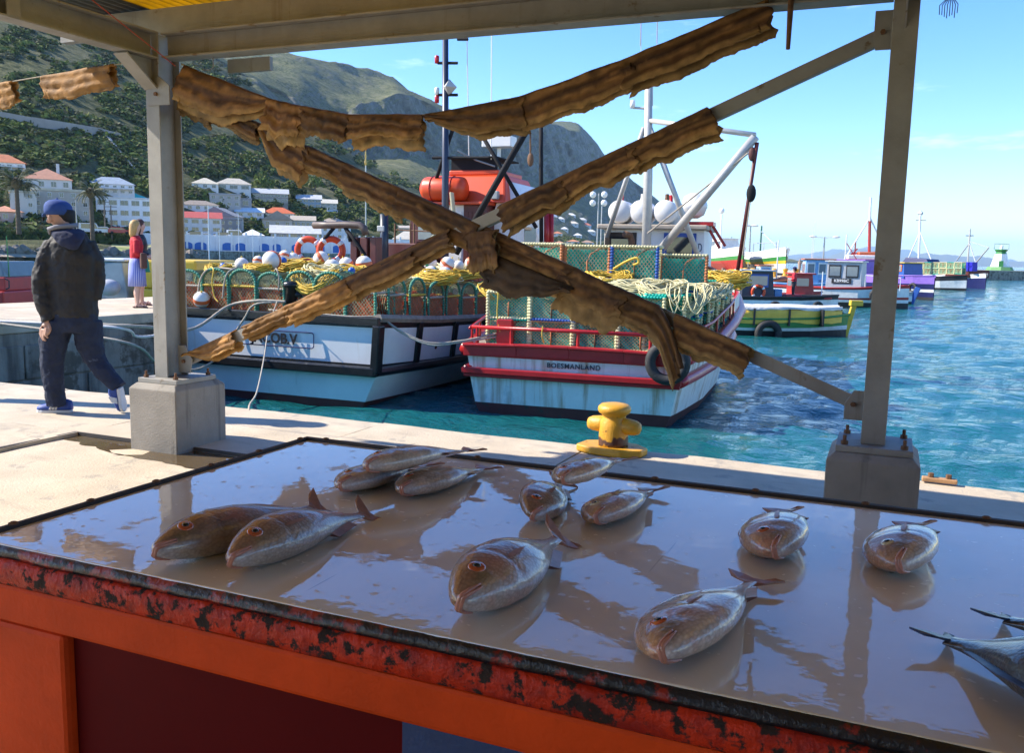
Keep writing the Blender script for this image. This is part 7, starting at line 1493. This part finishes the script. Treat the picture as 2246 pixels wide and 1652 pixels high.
# breakwater and light
bw = MB(); c = [DEP(2108, 612, 176), DEP(2420, 612, 182), DEP(2420, 612, 192), DEP(2108, 612, 186)]; bw.prism([(p[0], p[1]) for p in c], -4, .45, 'z'); struct(obj('breakwater', bw, m_concw)); 
bw = MB(); bw.prism([(p[0], p[1]) for p in c], .452, .62, 'z'); struct(obj('breakwater_deck', bw, m_conc))
P = DEP(2192, 585, 181); lt = thing('harbour_light', 'small white harbour lighthouse with a green lantern on the breakwater end', 'lighthouse', (P[0], P[1], .62))
def oct_(r0, r1, z0, z1): return lambda m: m.lathe([(r0, z0), (r1, z1)], 8)
part('plinth', oct_(2.6, 2.2, 0, .7), paint((.12, .28, .10), .7), lt); part('tower', lambda m: m.lathe([(1.75, .701), (1.05, 3.3)], 8), cW, lt); part('door', lambda m: m.box((-.4, -1.75, .75), (.4, -1.5, 1.9)), cGr, lt); part('lantern_base', lambda m: m.lathe([(1.05, 3.301), (.9, 3.7), (1.2, 4.0), (1.2, 4.2)], 8), cGr, lt); part('lantern', lambda m: m.lathe([(.3, 4.2), (.3, 4.8), (.05, 5.1)], 10), cW, lt)
part('cage', lambda m: (m.tube([(-1.3, 0, 4.2), (-1.3, 0, 5.3), (1.3, 0, 5.3), (1.3, 0, 4.2)], .05, 6),), cGr, lt)
# boats behind the jetty at the left
def lb_(u, v, k): P = DEP(u, v, k); return P
P = DEP(20, 664, 26); t = thing('red_boat', 'red cabin boat with a grey windscreen at the left edge behind the jetty', 'boat', (P[0], P[1], ZW), R_(22))
part('hull', lambda m: m.loft([[(-1.1, -1, -.3), (.42, -1, -.3), (.42, 2, -.3), (-1.1, 2, -.3)], [(-1.2, -1.1, 1.35), (.50, -1.1, 1.35), (.50, 2.2, 1.35), (-1.2, 2.2, 1.35)]]), cR, t, .05)
part('cabin_wall', lambda m: m.box((-1.15, -.9, 1.351), (.44, 1.4, 1.74)), cR, t, .03); part('windscreen', lambda m: m.loft([[(-1.1, -.85, 1.741), (.40, -.85, 1.741), (.40, 1.2, 1.741), (-1.1, 1.2, 1.741)], [(-1.0, -.75, 2.18), (.26, -.75, 2.18), (.26, 1.0, 2.18), (-1.0, 1.0, 2.18)]]), mat('perspex', (.16, .2, .2), .15), t, .03)
part('grab_rail', lambda m: m.tube([(.46, -.9, 1.4), (.56, -.9, 1.45), (.56, -.9, 1.65), (.46, -.9, 1.7)], .02, 6), cBk, t); part('whip_antenna', lambda m: m.tube([(.4, -.6, 1.7), (.38, -.6, 2.9)], .015, 5), cGr, t)
P = DEP(395, 655, 23); t = thing('yellow_boat', 'yellow cabin boat partly hidden by the left post', 'boat', (P[0], P[1], ZW), R_(20))
part('hull', lambda m: m.box((-1.2, 0, -.3), (.45, 4, 1.6)), cY, t, .05); part('cabin_wall', lambda m: m.box((-1.1, .1, 1.601), (.40, 3, 2.35)), cY, t, .06); w = part('window', lambda m: m.box((.06, .07, 1.80), (.32, .098, 2.12)), cBk, t); part('pane', lambda m: m.box((.09, .06, 1.84), (.29, .069, 2.08)), MGL, w); part('hand_rail', lambda m: m.tube([(.0, .05, 1.65), (.0, .02, 1.95)], .015, 5), cW, t)
P = DEP(243, 660, 23); t = thing('grey_dinghy', 'grey covered inflatable dinghy with outboard behind the women', 'boat', (P[0], P[1], ZW), R_(20))
part('tube', lambda m: (m.tube([(-.6, -.5, 1.3), (-.62, .5, 1.35), (-.55, 2, 1.35)], .22, 12, rs=[.12, .22, .2]), ), cGy, t, smooth=True); part('outboard', lambda m: m.ball((.12, -.3, 1.62), .26, 14, 10, sc=(1.1, .9, .85)), cGy, t, smooth=True); part('cover', lambda m: m.loft([[(-.7, .1, 1.3), (.4, .1, 1.3), (.4, 1.6, 1.3), (-.7, 1.6, 1.3)], [(-.7, .15, 2.2), (.25, .15, 2.28), (.25, 1.5, 2.28), (-.7, 1.5, 2.2)]]), mat('clear_canopy', (.30, .36, .36), .3), t, .04); part('canopy_top', lambda m: m.box((-.8, .1, 2.29), (.35, 1.6, 2.36)), cW, t, .03); part('hull', lambda m: m.box((-.9, -.2, -.3), (.6, 3, 1.25)), cGy, t, .05)
# ================================================================ PEOPLE
m_skin = mat('skin', (.42, .23, .15), .5, var=.08, vs=20); m_skin2 = mat('pale_skin', (.56, .34, .25), .5, var=.06, vs=20)
def ell(c, rx, ry, n=14, xd=None, yd=None):
    xd = xd or Vector((1, 0, 0)); yd = yd or Vector((0, 1, 0)); c = Vector(c); return [c+xd*(math.cos(2*math.pi*j/n)*rx)+yd*(math.sin(2*math.pi*j/n)*ry) for j in range(n)]
def fuse(o, vox, it=4, f=.6):
    m = o.modifiers.new('remesh', 'REMESH'); m.mode = 'VOXEL'; m.voxel_size = vox; m.use_smooth_shade = True
    s = o.modifiers.new('smooth', 'SMOOTH'); s.iterations = it; s.factor = f; return o
def wrinkle(o, amt, size):
    tx = bpy.data.textures.new('fold', 'CLOUDS'); tx.noise_scale = size; tx.noise_depth = 2; d = o.modifiers.new('folds', 'DISPLACE'); d.texture = tx; d.strength = amt; d.mid_level = .5; d.texture_coords = 'LOCAL'; return o
KM = 7.12; XM = Vector((CR[0], CR[1], 0)).normalized(); YM = Vector((CF[0], CF[1], 0)).normalized()
man = thing('person', 'man walking in blue cap, black hooded jacket, dark jeans and blue sneakers', 'person', tuple(GR(165, 905, 0)))
MO = man.location.copy()
def PM(u, v, dy=0.0): return Vector(DEP(u, v, KM))+YM*dy-MO
px = KM/FPX
def limb(mb, pts, rs, n=12, cap=True):
    out = []; rr = []
    for (a, b), (ra, rb) in zip(zip(pts[:-1], pts[1:]), zip(rs[:-1], rs[1:])):
        for t in np.linspace(0, 1, 5, endpoint=False): out.append(a.lerp(b, t)); rr.append(ra+(rb-ra)*t)
    out.append(pts[-1]); rr.append(rs[-1]); mb.tube(out, .1, n, rs=rr)
# body: head, neck, hand
b = MB(); rings = []
for v, c, hw, d in ((520, 150, 15, .06), (508, 148, 15, .062), (500, 143, 17, .07), (492, 137, 20, .085), (482, 131, 23, .098), (470, 129, 25, .105), (458, 128, 25, .102), (448, 127, 22, .09), (441, 126, 13, .055)):
    rings.append(ell(PM(c, v), hw*px, d, 16, XM, YM))
b.loft(rings); b.ball(PM(108, 484, -.0), .022, 8, 6, sc=(1.2, 1, 1)); b.ball(PM(123, 480, -.098), .030, 10, 8, sc=(.7, .5, 1.2))
# arm core and hand with fingers
limb(b, [PM(124, 690, -.12), PM(122, 708, -.12), PM(119, 716, -.125)], [.03, .032, .04])
for i, (u, v, L) in enumerate(((108, 720, 22), (113, 724, 25), (119, 725, 25), (125, 722, 20))): limb(b, [PM(u, v-6, -.12-.012*i), PM(u-1, v+L*.45, -.13-.012*i), PM(u+4, v+L*.8, -.14-.01*i)], [.0115, .0105, .009], 8)
limb(b, [PM(128, 708, -.14), PM(132, 720, -.155), PM(129, 730, -.165)], [.013, .012, .010], 8)
fuse(obj('body', b, m_skin, man, True), .007, 2, .5)
# hair
b = MB(); rings = [ell(PM(c, v, .012), hw*px, d, 14, XM, YM) for v, c, hw, d in ((492, 143, 14, .06), (484, 139, 20, .09), (472, 136, 23, .105), (460, 135, 23, .104))]; b.loft(rings); obj('hair', b, paint((.012, .010, .009), .8, var=.3, vs=60), man, True)
# cap
b = MB(); rings = [ell(PM(c, v), hw*px, d, 18, XM, YM) for v, c, hw, d in ((472, 129, 27, .114), (462, 128, 28, .118), (452, 127, 27, .112), (445, 126, 23, .096), (440, 125, 16, .066), (437.5, 125, 6, .025))]; b.loft(rings)
cap = obj('cap', b, mat('blue_cap_cloth', (.02, .06, .22), .85, var=.12, vs=60), man, True)
b = MB(); b.loft([[PM(110, 466, -.08), PM(104, 470, 0), PM(110, 466, .08)], [PM(100, 471, -.06), PM(92, 476, 0), PM(100, 471, .06)]], closed=False, cap=False); b2 = obj('peak', b, mat('cap_peak_cloth', (.025, .08, .26), .85), cap, True); sm = b2.modifiers.new('solid', 'SOLIDIFY'); sm.thickness = .008
part('cap_button', lambda m: m.ball(PM(125, 437), .011, 8, 6), mat('cap_button_cloth', (.02, .06, .22), .8), cap, smooth=True)
part('sunglasses', lambda m: (m.bar(PM(103, 481, -.06), PM(108, 482, -.09), .012, .030), m.bar(PM(106, 478, -.095), PM(122, 477, -.105), .005, .008)), m_black, man)
# jacket
b = MB(); rings = []
for v, c, hw, d in ((696, 160, 53, .140), (680, 159, 54, .145), (650, 157, 53, .140), (620, 155, 54, .140), (590, 154, 56, .145), (560, 153, 57, .145), (540, 153, 50, .132), (524, 153, 40, .115), (512, 152, 34, .10), (504, 150, 24, .085)): rings.append(ell(PM(c, v), hw*px, d, 18, XM, YM))
b.loft(rings)
limb(b, [PM(122, 533, -.03), PM(109, 572, -.07), PM(103, 622, -.11), PM(111, 665, -.12), PM(123, 702, -.12)], [.070, .072, .066, .058, .050]); limb(b, [PM(186, 533, .03), PM(203, 575, .05), PM(208, 620, .05), PM(204, 655, .02)], [.070, .070, .062, .054])
jk = obj('jacket', b, mat('black_softshell_jacket', (.014, .012, .011), .7, var=.3, vs=9), man, True); fuse(jk, .009, 3); wrinkle(jk, .024, .11); wrinkle(jk, .012, .035)
# hood
b = MB(); rings = [ell(PM(148, 502, .0), .105, .10, 14, XM, YM), ell(PM(156, 512, -.05), .125, .11, 14, XM, YM), ell(PM(164, 524, -.10), .115, .075, 14, XM, YM), ell(PM(171, 537, -.13), .085, .045, 14, XM, YM), ell(PM(178, 548, -.14), .035, .02, 14, XM, YM)]; b.loft(rings); hd = fuse(obj('hood', b, mat('navy_hood_cloth', (.018, .024, .058), .9, var=.25, vs=30), man, True), .010, 4); wrinkle(hd, .016, .05)
b = MB(); b.tube([PM(114+3, 512, -.04), PM(122, 503, -.10), PM(140, 499, -.12), PM(160, 497, -.09), PM(168, 494, 0)], .018, 8); obj('collar', b, mat('grey_collar', (.22, .22, .24), .9), man, True)
# jeans
b = MB(); b.loft([ell(PM(c, v), hw*px, d, 16, XM, YM) for v, c, hw, d in ((672, 160, 52, .135), (690, 160, 53, .14), (710, 160, 52, .14), (728, 160, 46, .125))])
limb(b, [PM(132, 705, -.03), PM(124, 750, -.05), PM(122, 800, -.06), PM(126, 850, -.05), PM(130, 888, -.04)], [.118, .108, .086, .078, .074]); limb(b, [PM(186, 705, .03), PM(190, 750, .04), PM(203, 788, .04), PM(230, 822, .03), PM(258, 852, .02)], [.118, .108, .084, .076, .066])
jn = obj('jeans', b, mat('dark_denim', (.010, .018, .045), .85, var=.35, vs=14, wear=(.09, .12, .19), wt=.66, wsc=6), man, True); fuse(jn, .009, 3); wrinkle(jn, .022, .08); wrinkle(jn, .011, .03)
# shoes
m_sho = mat('blue_sneaker', (.02, .06, .28), .6, var=.2, vs=30); m_sol = mat('white_sole', (.6, .6, .6), .6)
def shoe(heel, toe, up, wd):
    heel, toe, up = Vector(heel), Vector(toe), Vector(up); ax = toe-heel; L = ax.length; ax.normalize(); sd = ax.cross(up).normalized(); up = sd.cross(ax)
    b = MB(); rings = []
    for s, w, h in ((-.02, .5, .5), (.0, .75, .85), (.12, .85, 1.0), (.28, .86, 1.05), (.42, .92, .86), (.6, 1.0, .66), (.8, 1.0, .52), (.93, .78, .42), (1.0, .4, .26)):
        c = heel+ax*(s*L); rg = []
        for j in range(14):
            a = 2*math.pi*j/14; rg.append(c+sd*(math.cos(a)*wd*w)+up*(.028+max(-.012, math.sin(a))*h*.085))
        rings.append(rg)
    b.loft(rings); s_ = obj('shoe', b, m_sho, man, True)
    b = MB(); ol = [(0, .55), (.02, .8), (.2, .9), (.45, .92), (.65, 1.06), (.82, 1.04), (.95, .75), (1.02, .35)]; pts = [heel+ax*(s*L)+sd*(w*wd) for s, w in ol]+[heel+ax*(s*L)-sd*(w*wd) for s, w in reversed(ol)]; k = len(pts)
    b.add([p for p in pts]+[p+up*.026 for p in pts], [tuple(range(k)), tuple(range(2*k-1, k-1, -1))]+[(i, k+i, k+(i+1) % k, (i+1) % k) for i in range(k)]); obj('sole', b, m_sol, s_, bev=.006)
    for q in (.42, .5, .58):
        for sg in (1, -1):
            b = MB(); b.bar(heel+ax*(q*L)+sd*(sg*wd*1.0)+up*.030, heel+ax*((q-.07)*L)+sd*(sg*wd*.80)+up*.085, .012, .014); obj('stripe', b, m_sol, s_)
    b = MB(); b.tube([heel+ax*(.36*L)+up*.110, heel+ax*(.50*L)+up*.098, heel+ax*(.62*L)+up*.082], .014, 6); obj('laces', b, m_sol, s_)
g0 = GR(158, 905, .0); g1 = GR(83, 905, .0)
shoe(Vector(g0)-MO, Vector(g1)-MO, (0, 0, 1), .048)
hb_, tb2 = PM(266, 850, .0), PM(272, 908, .03); tb2.z = max(tb2.z, .02); shoe(hb_, tb2, -XM*1.0+Vector((0, 0, .25)), .046)
# generic standing figures
def standing(label, pos, h, face, top, bottom, hair, skin=None, skirt=None, kneeh=.48, hairlen=.3, armb=.0, bag=None, name='person', group=None, shoes=None, cap=None):
    t = thing(name, label, 'person', tuple(pos), face, group); S = h/1.68; sk = skin or m_skin2; V = Vector
    b = MB()   # local: +y forward, +x right
    b.loft([ell((0, .0, z), rx, ry, 12) for z, rx, ry in ((1.36, .05, .055), (1.44, .048, .052), (1.475, .055, .07), (1.52, .068, .088), (1.58, .073, .095), (1.63, .066, .085), (1.67, .035, .045))])
    for sx in (-1, 1):
        limb(b, [V((sx*.085, 0, .86)), V((sx*.09, .02, .48)), V((sx*.09, -.02, .28)), V((sx*.09, -.01, .07))], [.085, .055, .052, .034], 10); b.loft([ell((sx*.09, y, .035), .036, .03, 8, V((1, 0, 0)), V((0, 0, 1))) for y in (-.06, 0, .08, .15)])
        limb(b, [V((sx*.17, 0, 1.30)), V((sx*.22, -.02, 1.08)), V((sx*.2, .16, .98+armb)), V((sx*.17, .24, .99+armb))], [.045, .042, .034, .028], 8); b.ball((sx*.165, .28, .99+armb), .04, 8, 6, sc=(.6, 1, .8))
    b.ball((0, .09, 1.555), .018, 6, 5)
    bo = obj('body', b, sk, t, True); fuse(bo, .016, 2, .5)
    b = MB(); b.loft([ell((0, y, z), rx, ry, 14) for z, y, rx, ry in ((.84, 0, .16, .12), (.95, 0, .15, .115), (1.08, 0, .155, .12), (1.2, .01, .175, .125), (1.31, 0, .175, .11), (1.37, 0, .12, .085), (1.40, 0, .07, .07))])
    for sx in (-1, 1): limb(b, [V((sx*.16, 0, 1.31)), V((sx*.225, -.02, 1.08)), V((sx*.205, .14, .985+armb))], [.068, .06, .047], 10)
    wrinkle(fuse(obj('top', b, top, t, True), .016, 3), .015, .08)
    if skirt:
        b = MB(); b.loft([ell((0, 0, z), rx, ry, 18) for z, rx, ry in ((.96, .15, .115), (.86, .18, .14), (.7, .195, .155), (skirt, .21, .17))]); sk_ = obj('skirt', b, bottom, t, True)
    else:
        b = MB(); b.loft([ell((0, 0, z), .165, .125, 14) for z in (.95, .88, .80)])
        for sx in (-1, 1): limb(b, [V((sx*.085, 0, .84)), V((sx*.09, .02, .48)), V((sx*.09, -.01, .07))], [.10, .075, .06], 10)
        fuse(obj('trousers', b, bottom, t, True), .016, 3)
    b = MB(); b.loft([ell((0, y, z), rx, ry, 14) for z, y, rx, ry in ((1.60-hairlen, -.06, .05, .035), (1.50-hairlen*.3, -.055, .085, .06), (1.53, -.03, .088, .085), (1.60, -.015, .086, .098), (1.66, -.005, .07, .085), (1.70, 0, .03, .04))]); wrinkle(obj('hair', b, hair, t, True), .02, .05)
    for sx in (-1, 1): part('sandal', lambda m: (m.box((sx*.09-.045, -.09, 0), (sx*.09+.045, .17, .018)), m.tube([(sx*.09-.04, .09, .02), (sx*.09, .1, .07), (sx*.09+.04, .09, .02)], .010, 5), m.tube([(sx*.09-.04, -.04, .02), (sx*.09, -.03, .09), (sx*.09+.04, -.04, .02)], .010, 5)), shoes or m_black, t)
    if cap: b = MB(); b.loft([ell((0, .0, z), rx, ry, 14) for z, rx, ry in ((1.59, .085, .105), (1.66, .08, .098), (1.70, .05, .06), (1.715, .01, .01))]); b.box((-.06, .09, 1.60), (.06, .17, 1.615)); obj('cap', b, cap, t, True)
    if bag: part('bag', lambda m: m.box((bag[0]-.17, bag[1]-.06, bag[2]-.15), (bag[0]+.17, bag[1]+.06, bag[2]+.15)), bag[3], t, .03)
    t.scale = (S, S, S); return t
def blue_stripe():
    m = mat('blue_white_striped_cloth', (.18, .22, .55), .85, var=.1); N, L = m.node_tree.nodes, m.node_tree.links; b = N['Principled BSDF']; tcn = N.new('ShaderNodeTexCoord'); sx = N.new('ShaderNodeSeparateXYZ'); L.new(tcn.outputs['Object'], sx.inputs[0])
    at = N.new('ShaderNodeMath'); at.operation = 'ARCTAN2'; L.new(sx.outputs[0], at.inputs[0]); L.new(sx.outputs[1], at.inputs[1]); mu = N.new('ShaderNodeMath'); mu.operation = 'MULTIPLY'; mu.inputs[1].default_value = 34; L.new(at.outputs[0], mu.inputs[0]); sn = N.new('ShaderNodeMath'); sn.operation = 'SINE'; L.new(mu.outputs[0], sn.inputs[0])
    cr = N.new('ShaderNodeValToRGB'); cr.color_ramp.elements[0].position = .55; cr.color_ramp.elements[1].position = .75; cr.color_ramp.elements[0].color = (.13, .17, .52, 1); cr.color_ramp.elements[1].color = (.55, .58, .75, 1); L.new(sn.outputs[0], cr.inputs[0]); L.new(cr.outputs[0], b.inputs['Base Color']); return m
wr = Vector(GR(303, 675, .2)); wl_ = Vector(GR(283, 671, .2)); w3 = Vector(GR(325, 673, .2))
standing('blonde woman in red top and blue striped skirt on the jetty', wr, 1.66, R_(22.9-62), paint((.48, .012, .022), .8, vs=20), blue_stripe(), paint((.50, .30, .10), .6, var=.3, vs=40), skirt=.42, hairlen=.26, bag=(.20, .1, .92, paint((.10, .035, .02), .6)), shoes=paint((.07, .03, .02), .7))
standing('dark-haired woman in black jacket and green skirt with a pink bag on the jetty', wl_+Vector((0, .35, 0)), 1.70, R_(22.9-70), paint((.02, .02, .025), .6), paint((.01, .30, .20), .8), paint((.07, .025, .015), .6), skirt=.66, hairlen=.34, bag=(-.18, .02, .92, paint((.62, .42, .42), .7)), shoes=paint((.3, .12, .06), .7))
standing('woman in a denim jacket mostly hidden behind the left post', w3+Vector((.15, .25, 0)), 1.62, R_(22.9+100), paint((.05, .10, .22), .8, vs=30), paint((.45, .18, .06), .8), paint((.35, .2, .08), .6), hairlen=.3, shoes=m_black)
standing('man in red shirt and cap standing in the black and white workboat', MANRED, 1.66, R_(22.9+70), paint((.45, .015, .03), .8), paint((.02, .02, .03), .8), m_black, skin=m_skin, hairlen=.06, cap=paint((.02, .03, .12), .8), armb=.02)
HAZE = 0.000055
# ================================================================ haze
hz = MB(); hz.box((-9000, -300, -6), (16000, 31000, 760))
hm = bpy.data.materials.new('haze'); hm.use_nodes = True; hm.node_tree.nodes.clear()
ho = hm.node_tree.nodes.new('ShaderNodeOutputMaterial'); hv = hm.node_tree.nodes.new('ShaderNodeVolumePrincipled')
hv.inputs['Color'].default_value = (.50,.76,1.0,1); hv.inputs['Density'].default_value = HAZE; hv.inputs['Anisotropy'].default_value = .2
hm.node_tree.links.new(hv.outputs[0], ho.inputs['Volume'])
hb = obj('haze', hz, hm); hb['kind'] = 'stuff'
